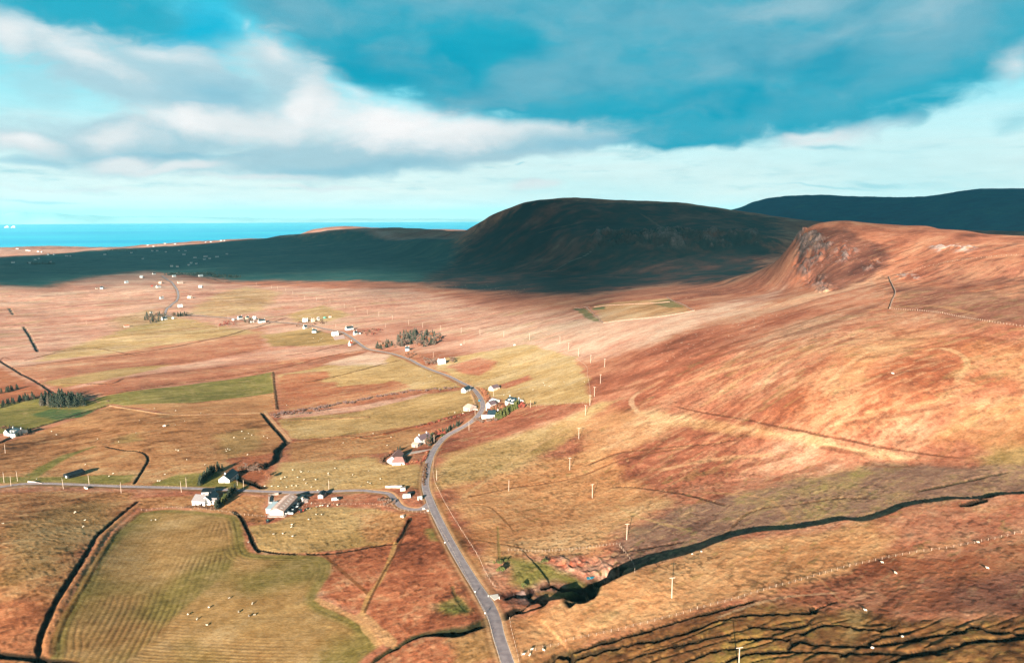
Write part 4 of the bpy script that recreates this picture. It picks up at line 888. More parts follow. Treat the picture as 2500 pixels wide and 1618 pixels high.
# ------------------------------------------------------------------ cloud deck overhead (out of the frame, above and behind the camera) and the air
def cloud_material():
    m = bpy.data.materials.new("cloud_vapour"); m.use_nodes = True
    nt = m.node_tree; nt.nodes.clear()
    at = nt.nodes.new('ShaderNodeAttribute'); at.attribute_name = 'tint'
    tr = nt.nodes.new('ShaderNodeBsdfTransparent'); df = nt.nodes.new('ShaderNodeBsdfDiffuse'); df.inputs[0].default_value = (.8, .8, .82, 1)
    mx = nt.nodes.new('ShaderNodeMixShader'); o = nt.nodes.new('ShaderNodeOutputMaterial')
    nt.links.new(at.outputs['Fac'], mx.inputs[0]); nt.links.new(tr.outputs[0], mx.inputs[1]); nt.links.new(df.outputs[0], mx.inputs[2]); nt.links.new(mx.outputs[0], o.inputs[0])
    return m
CLM = cloud_material()
CLZ = 2100.0
def cloud(px, soft, wob, peak=.97, step=45.0, seed=5, rwob=None):
    pts = []
    for p in px:
        if len(p) == 2: x, y = P(*p); z = H(x, y)
        else:
            d = ray(p[0], 700); a = math.atan2(d[0], d[1]); x, y = p[2] * math.sin(a), p[2] * math.cos(a); z = 200.
        k = (CLZ - z) / sun_dir.z; pts.append((x + sun_dir.x * k, y + sun_dir.y * k))
    pts = np.array(pts); lo = pts.min(0) - soft * 1.5; hi = pts.max(0) + soft * 1.5
    xs = np.arange(lo[0], hi[0], step); ys = np.arange(lo[1], hi[1], step); gx, gy = np.meshgrid(xs, ys)
    D = np.full(gx.shape, 1e12); ins = np.zeros(gx.shape, bool); n = len(pts)
    for k in range(n):
        a, b = pts[k], pts[(k + 1) % n]; L2 = ((b - a) ** 2).sum() + 1e-9
        dx, dy = gx - a[0], gy - a[1]; t = np.clip((dx * (b - a)[0] + dy * (b - a)[1]) / L2, 0, 1)
        D = np.minimum(D, (dx - t * (b - a)[0]) ** 2 + (dy - t * (b - a)[1]) ** 2)
        c = (a[1] > gy) != (b[1] > gy)
        if b[1] != a[1]: ins ^= c & (gx < (b[0] - a[0]) * (gy - a[1]) / (b[1] - a[1]) + a[0])
    sd = np.where(ins, np.sqrt(D), -np.sqrt(D)) + wob * fbm(gx, gy, wob * 4, 4, seed)
    den = sstep(-soft, soft, sd) * peak
    top = CLZ + 20 + 260 * sstep(-soft, soft * 3, sd) + 40 * fbm(gx, gy, 300., 3, seed)
    ny, nx = gx.shape; idx = np.arange(nx * ny).reshape(ny, nx)
    keep = (den[:-1, :-1] > .004) | (den[1:, 1:] > .004) | (den[1:, :-1] > .004) | (den[:-1, 1:] > .004)
    q = np.stack([idx[:-1, :-1][keep], idx[:-1, 1:][keep], idx[1:, 1:][keep], idx[1:, :-1][keep]], -1)
    co = np.concatenate([np.stack([gx, gy, np.full(gx.shape, CLZ)], -1).reshape(-1, 3), np.stack([gx, gy, top], -1).reshape(-1, 3)])
    q = np.concatenate([q[:, ::-1], q + nx * ny]); col = 1 - np.sqrt(1 - np.concatenate([den.ravel(), den.ravel()]))
    used = np.unique(q); rem = np.full(len(co), -1); rem[used] = np.arange(len(used)); q = rem[q]; co = co[used]; col = col[used]
    me = bpy.data.meshes.new('cloud_deck'); me.from_pydata(co.tolist(), [], q.tolist()); me.materials.append(CLM)
    a = me.attributes.new('tint', 'FLOAT_COLOR', 'POINT'); c4 = np.ones((len(co), 4), np.float32); c4[:, :3] = col[:, None]; a.data.foreach_set('color', c4.ravel())
    o = bpy.data.objects.new('cloud_deck', me); COL.objects.link(o); setp(o, kind='stuff', label='low cloud drifting over the moor'); return o
# outlined to cast the long shadow over coast plain, table hill and far hills
cloud([(-500, 735), (-200, 726), (0, 716), (120, 700), (250, 682), (330, 668), (420, 662), (480, 682), (600, 678), (660, 674), (740, 672), (820, 660), (900, 664), (1000, 674), (1100, 676), (1230, 684), (1330, 712), (1440, 708), (1520, 676), (1640, 662), (1760, 652), (1850, 640), (1912, 628),
       (1960, 'r', 1560), (2100, 'r', 1650), (2300, 'r', 1700), (3300, 'r', 1800), (3300, 'r', 9300), (1700, 'r', 9000), (1150, 'r', 7400), (900, 'r', 7000), (750, 'r', 7000), (560, 'r', 6900), (440, 600), (330, 605), (250, 611), (0, 627), (-300, 634), (-500, 640)], 290., 190., seed=5)
cloud([(1255, 742), (1340, 735), (1440, 738), (1440, 752), (1340, 756)], 60., 25., peak=.6, seed=9, step=25.)
cloud([(1330, 775), (1420, 765), (1490, 780), (1450, 800), (1370, 800)], 55., 20., peak=.5, seed=10, step=25.)
cloud([(700, 690), (820, 668), (900, 696), (1000, 714), (1080, 706), (1180, 720), (1280, 748), (1400, 758), (1500, 734), (1600, 714), (1720, 698), (1850, 655), (1850, 'r', 2300), (1300, 'r', 3300), (700, 'r', 3300)], 300., 220., peak=.55, seed=12, step=35.)  # thin unseen cloud added to soften the shadow's lower edge
cloud([(880, 706), (960, 700), (1040, 712), (1000, 722), (900, 718)], 70., 40., peak=.4, seed=14, step=25.)
def haze_box():
    x0, x1, y0, y1, z0, z1 = -52000, 52000, -3000, 52000, -60, 770
    vs = [(x, y, z) for z in (z0, z1) for y in (y0, y1) for x in (x0, x1)]
    fs = [(0, 2, 3, 1), (4, 5, 7, 6), (0, 1, 5, 4), (2, 6, 7, 3), (0, 4, 6, 2), (1, 3, 7, 5)]
    me = bpy.data.meshes.new('haze'); me.from_pydata(vs, [], fs)
    m = bpy.data.materials.new("sea_air"); m.use_nodes = True; nt = m.node_tree; nt.nodes.clear()
    v = nt.nodes.new('ShaderNodeVolumePrincipled'); v.inputs['Color'].default_value = (.26, .77, .92, 1); v.inputs['Density'].default_value = HAZE
    v.inputs['Anisotropy'].default_value = 0.0
    o_ = nt.nodes.new('ShaderNodeOutputMaterial'); nt.links.new(v.outputs[0], o_.inputs['Volume']); me.materials.append(m)
    o = bpy.data.objects.new('haze', me); COL.objects.link(o); setp(o, kind='stuff', label='thin blue sea air'); return o
HAZE = 2.2e-5
haze_box()

# ------------------------------------------------------------------ mesh building
class MB:
    def __init__(s): s.v = []; s.f = []; s.m = []
    def add(s, vs, fs, mi=0, M=None):
        o = len(s.v)
        for v in vs:
            v = Vector(v); s.v.append(tuple(M @ v if M else v))
        for f in fs: s.f.append(tuple(i + o for i in f)); s.m.append(mi)
    def box(s, c, d, rot=0.0, mi=0):
        x, y, z = (k / 2 for k in d); M = Matrix.Translation(c) @ Matrix.Rotation(rot, 4, 'Z')
        s.add([(-x, -y, -z), (x, -y, -z), (x, y, -z), (-x, y, -z), (-x, -y, z), (x, -y, z), (x, y, z), (-x, y, z)],
              [(0, 3, 2, 1), (4, 5, 6, 7), (0, 1, 5, 4), (1, 2, 6, 5), (2, 3, 7, 6), (3, 0, 4, 7)], mi, M)
    def tube(s, a, b, r0, r1, n=8, mi=0, cap=True):
        a, b = Vector(a), Vector(b); d = (b - a).normalized(); u = d.orthogonal().normalized(); w = d.cross(u)
        vs = [tuple(p + (u * math.cos(t) + w * math.sin(t)) * r) for p, r in ((a, r0), (b, r1)) for t in (2 * math.pi * k / n for k in range(n))]
        fs = [(k, (k + 1) % n, n + (k + 1) % n, n + k) for k in range(n)]
        if cap: fs += [tuple(range(n))[::-1], tuple(range(n, 2 * n))]
        s.add(vs, fs, mi)
    def mesh(s, name, mats, smooth_=False):
        me = bpy.data.meshes.new(name); me.from_pydata(s.v, [], s.f)
        for m in (mats if isinstance(mats, (list, tuple)) else [mats]): me.materials.append(m)
        for p, i in zip(me.polygons, s.m): p.material_index = i; p.use_smooth = smooth_
        me.update(); return me
    def build(s, name, mats, parent=None, smooth_=False):
        o = bpy.data.objects.new(name, s.mesh(name, mats, smooth_)); COL.objects.link(o)
        if parent: o.parent = parent
        return o
def empty(name, x, y, z=None, rot=0.0, label=None, cat=None, group=None):
    o = bpy.data.objects.new(name, None); COL.objects.link(o); o.location = (x, y, H(x, y) if z is None else z)
    o.rotation_euler = (0, 0, rot); o.empty_display_size = .5; return setp(o, label, cat, group)
def copy_tree(o, parent=None):
    c = o.copy(); COL.objects.link(c)
    if parent: c.parent = parent
    for ch in list(o.children): copy_tree(ch, c)
    return c
ORD = ['first', 'second', 'third', 'fourth', 'fifth', 'sixth', 'seventh', 'eighth', 'ninth', 'tenth', 'eleventh', 'twelfth', 'thirteenth', 'fourteenth', 'fifteenth', 'sixteenth', 'seventeenth', 'eighteenth', 'nineteenth', 'twentieth']
for t in ('twenty', 'thirty', 'forty'):
    ORD += [t + '-' + o for o in ORD[:9]] + [{'twenty': 'thirtieth', 'thirty': 'fortieth', 'forty': 'fiftieth'}[t]]

MT = dict(
 white=mat('white_harling', alb((244, 240, 234), .92), noise=.06, scale=1.5), cream=mat('cream_render', alb((236, 214, 190), 1.0), noise=.1, scale=1.5),
 stone=mat('pale_stone', alb((196, 178, 166)), noise=.35, scale=1.8, bump=.3), grey=mat('grey_sheet', alb((190, 172, 166)), noise=.12, scale=.8),
 slate=mat('dark_slate', alb((40, 62, 72)), rough=.6, noise=.25, scale=2.), greyroof=mat('grey_tile', alb((150, 142, 142)), noise=.2, scale=2.), brownroof=mat('brown_tile', alb((150, 110, 104)), noise=.18, scale=2.),
 purproof=mat('purple_slate', alb((112, 92, 98)), noise=.2, scale=2.), redroof=mat('orange_roof', alb((226, 112, 78)), noise=.15, scale=2.), sheet=mat('pale_roof_sheet', alb((206, 172, 158)), rough=.6, noise=.14, scale=.7), blueroof=mat('pale_blue_sheet', alb((190, 208, 214)), rough=.6, noise=.06),
 lightpanel=mat('rooflight', alb((244, 226, 214)), rough=.4), glass=mat('dark_glass', (.02, .03, .035), rough=.1, spec=.6), frame=mat('window_frame', alb((240, 236, 230))), door=mat('painted_door', alb((90, 60, 50))),
 black=mat('black_sheet', alb((26, 34, 40)), rough=.55, noise=.2), pot=mat('clay_pot', alb((190, 120, 90))), red=mat('red_paint', alb((210, 84, 66))), teal=mat('green_sheet', alb((104, 168, 150)), rough=.5, noise=.1),
 concrete=mat('concrete', alb((212, 190, 180)), noise=.15, scale=1.2), conc_lt=mat('pale_concrete', alb((238, 226, 214)), noise=.08), wood=mat('weathered_wood', alb((196, 168, 146)), noise=.2, scale=3), polewood=mat('pole_wood', alb((220, 194, 174)), noise=.15, scale=2),
 metal=mat('dull_metal', alb((150, 150, 150)), rough=.4, metal=.6), insul=mat('insulator', alb((70, 60, 56)), rough=.3), wire=mat('fence_wire', alb((190, 170, 150)), rough=.5), tyre=mat('tyre', (.012, .012, .012)), bluepaint=mat('blue_paint', alb((40, 140, 170)), rough=.4),
 wrapb=mat('black_bale_wrap', alb((22, 30, 36)), rough=.3, spec=.5), wrapw=mat('pale_bale_wrap', alb((206, 214, 216)), rough=.3), whitep=mat('white_paint', alb((246, 242, 236), .92), rough=.4),
)

# ------------------------------------------------------------------ roads
def asphalt():
    m = bpy.data.materials.new('asphalt'); m.use_nodes = True; nt = m.node_tree; b = nt.nodes['Principled BSDF']; b.inputs['Roughness'].default_value = .9
    g = nt.nodes.new('ShaderNodeNewGeometry'); n = nt.nodes.new('ShaderNodeTexNoise'); n.inputs['Scale'].default_value = .35; n.inputs['Detail'].default_value = 8; nt.links.new(g.outputs['Position'], n.inputs['Vector'])
    r = nt.nodes.new('ShaderNodeMapRange'); r.inputs['From Min'].default_value = .3; r.inputs['From Max'].default_value = .7; nt.links.new(n.outputs[0], r.inputs[0])
    at = nt.nodes.new('ShaderNodeAttribute'); at.attribute_name = 'across'
    # tyre polished tracks and paler crown
    w = nt.nodes.new('ShaderNodeMath'); w.operation = 'MULTIPLY'; w.inputs[1].default_value = math.pi * 2.0; nt.links.new(at.outputs['Fac'], w.inputs[0])
    c = nt.nodes.new('ShaderNodeMath'); c.operation = 'COSINE'; nt.links.new(w.outputs[0], c.inputs[0])
    k = nt.nodes.new('ShaderNodeMath'); k.operation = 'MULTIPLY_ADD'; k.inputs[1].default_value = .12; k.inputs[2].default_value = 0; nt.links.new(c.outputs[0], k.inputs[0])
    a = nt.nodes.new('ShaderNodeMath'); a.operation = 'ADD'; nt.links.new(r.outputs[0], a.inputs[0]); nt.links.new(k.outputs[0], a.inputs[1])
    mx = nt.nodes.new('ShaderNodeMix'); mx.data_type = 'RGBA'; mx.inputs[6].default_value = (*alb((142, 126, 130)), 1); mx.inputs[7].default_value = (*alb((178, 160, 160)), 1)
    nt.links.new(a.outputs[0], mx.inputs[0]); nt.links.new(mx.outputs[2], b.inputs['Base Color']); return m
ASPH = asphalt()
def resample(pts, step):
    pts = np.asarray(pts); s = np.concatenate([[0], np.cumsum(np.hypot(*np.diff(pts, axis=0).T))]); q = np.arange(0, s[-1], step)
    return np.stack([np.interp(q, s, pts[:, 0]), np.interp(q, s, pts[:, 1])], 1)
def baseH(x, y):
    global Z
    z = Z; Z = base_Z; v = H(x, y); Z = z; return v
def ribbon(name, pts, hw, material, lift=0.0, label=None, edges=True, step=4.0, offset=0.0, kind='structure', wid_var=None):
    pts = resample(pts, step); n = len(pts); t = np.gradient(pts, axis=0); t /= np.linalg.norm(t, axis=1)[:, None]; nr = np.stack([-t[:, 1], t[:, 0]], 1)
    zc = np.array([baseH(*p) for p in pts]); ker = np.ones(9) / 9; zc = np.convolve(np.pad(zc, 4, 'edge'), ker, 'valid')
    acr = [-1, -.5, 0, .5, 1]; vs = []; A = []
    for i in range(n):
        w_ = hw * (1 if wid_var is None else wid_var(i * step)); rr_ = math.hypot(*pts[i])
        for a in acr:
            p = pts[i] + nr[i] * (a * w_ + offset); vs.append((p[0], p[1], zc[i] + lift - .03 * abs(a) + rr_ * 6e-5)); A.append(a)
    fs = [(i * 5 + k, i * 5 + k + 1, i * 5 + k + 6, i * 5 + k + 5)[::-1] for i in range(n - 1) for k in range(4)]
    me = bpy.data.meshes.new(name); me.from_pydata(vs, [], fs); me.materials.append(material)
    at = me.attributes.new('across', 'FLOAT', 'POINT'); at.data.foreach_set('value', A)
    me.update(); o = bpy.data.objects.new(name, me); COL.objects.link(o); setp(o, label, None, None, kind); return o, pts, nr, zc
# a passing place widens the lane near the bridge pad
PP = P(1196, 1478); msm = resample(MAIN, 4.0); kpp = int(np.argmin(np.hypot(msm[:, 0] - PP[0], msm[:, 1] - PP[1])))
def mainw(s):
    d = s - kpp * 4.0; return 1 + .28 * math.exp(-(d / 14) ** 2)
road, rp, rn, rz = ribbon('road', MAIN, 2.55, ASPH, .06, 'grey single track road winding through the fields', wid_var=mainw)
sroad, sp_, sn_, sz_ = ribbon('road', SIDE, 1.9, ASPH, .05, 'narrow side road running left past the farm')
EDGE = mat('worn_edge_line', alb((236, 216, 200)), rough=.8, noise=.2, scale=.8)
def edge_lines(pts, hw, name, w=.11, wv=None):
    for sgn, lab in ((1, 'pale line along the west edge of the road'), (-1, 'pale line along the east edge of the road')):
        q = resample(pts, 4.0); q = q[:int(len(q) * .62)]; t = np.gradient(q, axis=0); t /= np.linalg.norm(t, axis=1)[:, None]; nr = np.stack([-t[:, 1], t[:, 0]], 1)
        zc = np.array([baseH(*p) for p in q]); zc = np.convolve(np.pad(zc, 4, 'edge'), np.ones(9) / 9, 'valid'); vs = []
        for i in range(len(q)):
            h_ = hw * (wv(i * 4.0) if wv else 1)
            for a in (h_ - w, h_ + w):
                p = q[i] + nr[i] * a * sgn; vs.append((p[0], p[1], zc[i] + .06 + .012 + math.hypot(*q[i]) * 6e-5))
        fs = [(i * 2, i * 2 + 1, i * 2 + 3, i * 2 + 2)[::sgn] for i in range(len(q) - 1)]
        me = bpy.data.meshes.new(name); me.from_pydata(vs, [], fs); me.materials.append(EDGE); o = bpy.data.objects.new(name, me); COL.objects.link(o); setp(o, lab, None, None, 'structure')
edge_lines(MAIN, 2.42, 'road_marking', .11, mainw)
def flat_patch(name, px, m, label, lift=.12, thick=.3):
    pts = [P(*p) for p in px]; zs = [H(*p) for p in pts]; z = max(zs) if len(zs) < 5 else sorted(zs)[-2]
    me = bpy.data.meshes.new(name); n = len(pts)
    zz = [h_ + lift for h_ in zs]
    vs = [(p[0], p[1], q) for p, q in zip(pts, zz)] + [(p[0], p[1], q - thick) for p, q in zip(pts, zz)]
    me.from_pydata(vs, [], [tuple(range(n))[::-1], tuple(range(n, 2 * n))] + [(i, (i + 1) % n, n + (i + 1) % n, n + i) for i in range(n)]); me.materials.append(m)
    bm = __import__('bmesh').new(); bm.from_mesh(me); __import__('bmesh').ops.recalc_face_normals(bm, faces=bm.faces); bm.to_mesh(me); bm.free()
    o = bpy.data.objects.new(name, me); COL.objects.link(o); setp(o, label, None, None, 'structure'); return o
flat_patch('concrete_path', [(1194, 1453), (1216, 1450), (1218, 1459), (1207, 1465)], MT['conc_lt'], 'pale concrete apron beside the road at the burn', .22)
flat_patch('pavement', [(1042, 1218), (1052, 1222), (1062, 1240), (1040, 1243), (1018, 1243), (1030, 1236), (1040, 1228)], ASPH, 'asphalt splay at the road junction', .10)
flat_patch('pavement', [(653, 1262), (655, 1206), (690, 1203), (738, 1204), (752, 1208), (752, 1226), (728, 1228), (695, 1262)], MT['concrete'], 'pinkish concrete farmyard round the sheds', .10)
flat_patch('path', [(962, 1213), (985, 1207), (992, 1216), (972, 1224)], mat('dark_track', alb((96, 76, 72)), noise=.2), 'dark earth track to the parked caravan', .10)
flat_patch('path', [(1000, 1103), (1050, 1096), (1052, 1099), (1003, 1108), (988, 1110)], mat('gravel_drive', alb((206, 182, 168)), noise=.15), 'gravel drive to the brown roofed house', .10)
flat_patch('path', [(812, 822), (840, 818), (842, 826), (818, 830)], mat('gravel_yard', alb((214, 176, 164)), noise=.1), 'pinkish gravel beside the big white house', .2)

# ------------------------------------------------------------------ buildings
def gable(mb, L, D, h, rh, base=-1.2):
    x, y = L / 2, D / 2
    mb.add([(-x, -y, base), (x, -y, base), (x, y, base), (-x, y, base), (-x, -y, h), (x, -y, h), (x, y, h), (-x, y, h), (-x, 0, h + rh), (x, 0, h + rh)],
           [(0, 1, 5, 4), (2, 3, 7, 6), (1, 2, 6, 9, 5), (3, 0, 4, 8, 7), (4, 5, 9, 8), (6, 7, 8, 9)])
def roof(mb, L, D, h, rh, over=.25, th=.18, hip=0.0):
    x, y = L / 2 + over, D / 2 + over; s = rh / (D / 2); zb = h - over * s + .02
    for k in (0, th):
        pass
    hx = x - hip
    lo = [(-x, -y, zb), (x, -y, zb), (x, y, zb), (-x, y, zb), (-hx, 0, h + rh + .02), (hx, 0, h + rh + .02)]
    hi = [(a, b, c + th) for a, b, c in lo]
    f_lo = [(0, 4, 5, 1), (2, 5, 4, 3)]; f_hi = [(6, 7, 11, 10), (8, 9, 10, 11)]
    side = [(0, 1, 7, 6), (2, 3, 9, 8)]
    if hip: f_lo += [(1, 5, 2), (3, 4, 0)]; f_hi += [(7, 8, 11), (9, 6, 10)]; side += [(1, 2, 8, 7), (3, 0, 6, 9)]
    else: side += [(1, 5, 11, 7), (5, 2, 8, 11), (3, 4, 10, 9), (4, 0, 6, 10)]
    mb.add(lo + hi, f_lo + f_hi + side)
def wing(root, L, D, h, rh, wall, rf, off=(0, 0), rot=0.0, chim=(), hip=0.0, detail=2, panels=0, name_w='wall', name_r='roof', winrows=None, dormer=0):
    def put(o):
        o.location = (off[0], off[1], 0); o.rotation_euler = (0, 0, rot)
    m = MB(); gable(m, L, D, h, rh if not hip else .02); w_ = m.build(name_w, MT[wall], root); put(w_)
    m = MB(); roof(m, L, D, h, rh, hip=hip); r_ = m.build(name_r, MT[rf], root); put(r_)
    for cx in chim:
        m = MB(); m.box((cx, 0, h + rh + .35), (.7, .9, 1.5)); m.box((cx, 0, h + rh + 1.15), (.82, 1.02, .12)); m.tube((cx, -.2, h + rh + 1.15), (cx, -.2, h + rh + 1.5), .13, .11, 6); m.tube((cx, .2, h + rh + 1.15), (cx, .2, h + rh + 1.5), .13, .11, 6)
        m.build('chimney', MT[wall if wall != 'stone' else 'white'], r_)
    for k in range(panels):
        for sg in (-1, 1):
            x = -L / 2 + (k + .7) * L / (panels + .4); m = MB(); s = math.atan2(rh, D / 2)
            yc = sg * D * .27; zc = h + rh * (1 - .54) + .2; M = Matrix.Translation((x, yc, zc + .02)) @ Matrix.Rotation(-sg * s, 4, 'X')
            m.add([(-.5, -D * .1, 0), (.5, -D * .1, 0), (.5, D * .1, 0), (-.5, D * .1, 0), (-.5, -D * .1, .04), (.5, -D * .1, .04), (.5, D * .1, .04), (-.5, D * .1, .04)], [(0, 3, 2, 1), (4, 5, 6, 7), (0, 1, 5, 4), (1, 2, 6, 5), (2, 3, 7, 6), (3, 0, 4, 7)], 0, M); m.build('rooflight', MT['lightpanel'], r_)
    if detail:
        def win(x, y, z, ww, hh, rz_, nm='window'):
            f = MB(); f.box((0, 0, 0), (ww + .18, .06, hh + .18)); fo = f.build(nm, MT['frame' if nm == 'window' else 'door'], w_); fo.location = (x, y, z); fo.rotation_euler = (0, 0, rz_)
            if nm == 'window':
                g = MB(); g.box((0, -.045, 0), (ww, .04, hh)); g.build('pane', MT['glass'], fo)
        n = max(2, int(L / 3.4))
        for k in range(n):
            x = -L / 2 + (k + .5) * L / n
            for sg in (-1, 1):
                if sg == -1 and k == n // 2: win(x, -D / 2 - .03, 1.05, .9, 2.0, 0, 'door')
                else: win(x, sg * (D / 2 + .03), 1.5 if h < 3.6 else 1.4, .95, 1.15, 0 if sg < 0 else math.pi)
                if h > 4: win(x, sg * (D / 2 + .03), 4.0 if h > 4.6 else 3.6, .85, .95, 0 if sg < 0 else math.pi)
        for sg in (-1, 1):
            win(sg * (L / 2 + .03), -D * .18 if detail < 3 else 0, 1.5, .9, 1.1, math.pi / 2 * sg)
            if rh > 2: win(sg * (L / 2 + .03), 0, h + .3, .75, .9, math.pi / 2 * sg)
    for k in range(dormer):
        x = -L / 2 + (k + .8) * L / (dormer + .6); m = MB(); m.box((x, -D * .27, h + rh * .48), (1.5, D * .3, 1.5)); m.build('dormer', MT[wall], r_)
    return w_, r_
def from_corners(A, B, Cc, ridge):
    a, b, c = (np.array(P(*q)) for q in (A, B, Cc)); u = b - a; L1 = np.linalg.norm(u); u = u / L1; v = c - b; v = v - u * (v @ u); L2 = np.linalg.norm(v); v = v / max(L2, 1e-6)
    ctr = a + u * L1 / 2 + v * L2 / 2
    if ridge == 'AB': return ctr, L1, L2, math.atan2(u[1], u[0])
    return ctr, L2, L1, math.atan2(v[1], v[0])
def house(name, A, B, Cc, ridge, h, rh, wall, rf, label, cat='house', lim=(4, 30), **kw):
    ctr, L, D, a = from_corners(A, B, Cc, ridge); L = min(max(L, lim[0]), lim[1]); D = min(max(D, lim[0]), lim[1])
    g = [H(ctr[0] + dx, ctr[1] + dy) for dx in (-3, 3) for dy in (-3, 3)]
    root = empty(name, ctr[0], ctr[1], sum(g) / 4, a, label, cat, kw.pop('group', None)); wing(root, L, D, h, rh, wall, rf, **kw); root['dims'] = (L, D); return root, L, D

r1, L, D = house('cottage', (529, 1182), (554, 1182), (568, 1166), 'BC', 3.2, 3.0, 'white', 'slate', 'white gabled cottage with dark slate roof, just above the side road', chim=(-4.5,), lim=(8, 14), detail=3)
r2, L, D = house('farmhouse', (469, 1233), (500, 1235), (506, 1221), 'AB', 3.2, 2.6, 'white', 'greyroof', 'white L-shaped house with pale grey and dark roofs below the side road', lim=(7, 13), chim=())
wing(r2, 10.0, 6.5, 3.2, 2.6, 'white', 'slate', off=(L / 2 - .5, 2.4), rot=math.pi / 2, winrows=None)
wing(r2, 3.5, 3.0, 2.6, 1.2, 'white', 'greyroof', off=(L / 2 + 4, .2), rot=0, detail=1, name_w='porch_wall', name_r='porch_roof')
house('garage', (492, 1210), (518, 1209), (523, 1200), 'AB', 2.6, 1.0, 'white', 'black', 'white garage with dark grey roof behind the L-shaped house', 'garage', lim=(5, 9), detail=1)
r3, L, D = house('farm_shed', (660, 1258), (691, 1258), (714, 1226), 'BC', 3.6, 1.9, 'grey', 'sheet', 'big pale metal farm shed with rooflights in its pinkish roof', 'shed', lim=(9, 34), detail=0, panels=6)
m = MB(); m.box((-2, 0, 1.1), (11, 4.2, 4.0)); o = m.build('lean_to', MT['white'], r3); o.location = (0, D / 2 + 2.05, 0)
m = MB(); m.box((-2, 0, 3.2), (11.5, 4.5, .14)); o = m.build('lean_to_roof', MT['blueroof'], r3); o.location = (0, D / 2 + 2.1, 0)
m = MB(); m.box((-L / 2 - .04, 0, 1.6), (.08, 4.0, 3.0)); m.build('sliding_door', MT['grey'], r3)
house('shed', (777, 1217), (788, 1217), (797, 1208), 'BC', 2.6, .8, 'grey', 'black', 'small grey shed with dark end between farmyard and side road', 'shed', lim=(3.5, 7), detail=0)
rb, L, D = house('barn', (155, 1164), (169, 1168), (201, 1156), 'BC', 2.4, 1.2, 'black', 'black', 'long low black barn on the green strip by the side road', 'barn', lim=(5, 22), detail=0)
m = MB(); m.box((-L / 2 - .1, 0, 1.0), (.1, 2.2, 1.8)); m.build('barn_door', MT['whitep'], rb)
r5, L, D = house('house', (943, 1136), (963, 1136), (980, 1112), 'BC', 3.0, 3.2, 'white', 'brownroof', 'large white house with brown tiled roof west of the road bend', lim=(8, 17), chim=())
ca_, cs_ = math.cos(-r5.rotation_euler.z), math.sin(-r5.rotation_euler.z)
q = np.array(P(974, 1131)) - np.array(r5.location[:2]); wing(r5, 9.5, 8.0, 3.0, 2.9, 'white', 'brownroof', off=(q[0] * ca_ - q[1] * cs_, q[0] * cs_ + q[1] * ca_), rot=-r5.rotation_euler.z + .05, hip=2.2)
r6, L, D = house('house', (1013, 1084), (1025, 1086), (1039, 1074), 'BC', 4.4, 3.0, 'white', 'purproof', 'tall white house with dark roof half hidden by roadside trees', lim=(7, 13), chim=(-4.5, 4.5))
house('garage', (1005, 1091), (1019, 1092), (1024, 1088), 'AB', 2.4, 1.0, 'stone', 'sheet', 'low stone garage with peach roof beside the tall white house', 'garage', lim=(4, 7), detail=1)
house('cottage', (1125, 959), (1136, 959), (1143, 952), 'BC', 3.0, 2.8, 'white', 'slate', 'small white gabled cottage with dark roof alone beside the upper road', lim=(6, 11), chim=())
house('stone_barn', (1131, 1003), (1147, 1004), (1151, 996), 'AB', 3.2, 2.6, 'stone', 'sheet', 'pale old stone barn west of the hamlet road', 'barn', lim=(6, 11), detail=1, hip=2.0)
house('house', (1191, 954), (1203, 955), (1212, 947), 'BC', 2.8, 2.6, 'cream', 'purproof', 'cottage with purple slate roof above the hamlet', lim=(6, 10))
house('cottage', (1187, 996), (1197, 996), (1199, 989), 'BC', 3.2, 2.8, 'white', 'purproof', 'white gable fronted cottage right beside the hamlet road', lim=(6, 10), chim=())
house('house', (1194, 987), (1205, 988), (1208, 980), 'AB', 2.8, 1.8, 'white', 'blueroof', 'white building with pale flat looking roof behind the gable cottage', lim=(6, 10), detail=1)
r7, L, D = house('house', (1233, 990), (1255, 992), (1259, 980), 'AB', 3.4, 3.0, 'white', 'slate', 'white house with wide dark slate roof at the top of the hamlet garden', lim=(8, 14), chim=(-6, 6), dormer=2)
r8, L, D = house('house', (1190, 1021), (1209, 1019), (1213, 1011), 'AB', 3.0, 3.0, 'white', 'slate', 'white house with dark teal roof behind the green hamlet hedge', lim=(7, 13), chim=(-5.5, 5.5))
house('shed', (1176, 1023), (1190, 1021), (1192, 1017), 'AB', 2.4, .8, 'white', 'blueroof', 'long low white outbuilding joined to the road by the hamlet hedge', 'shed', lim=(4, 9), detail=0)
r9, L, D = house('house', (18, 1065), (36, 1067), (41, 1056), 'AB', 4.2, 3.0, 'white', 'slate', 'white two storey house with teal roof at the left edge of the moor', lim=(7, 12), chim=(-5, 5), dormer=2)
house('cottage', (5, 1064), (14, 1065), (17, 1055), 'BC', 3.6, 2.6, 'white', 'slate', 'white gabled annexe just left of the two storey house', lim=(5, 8))
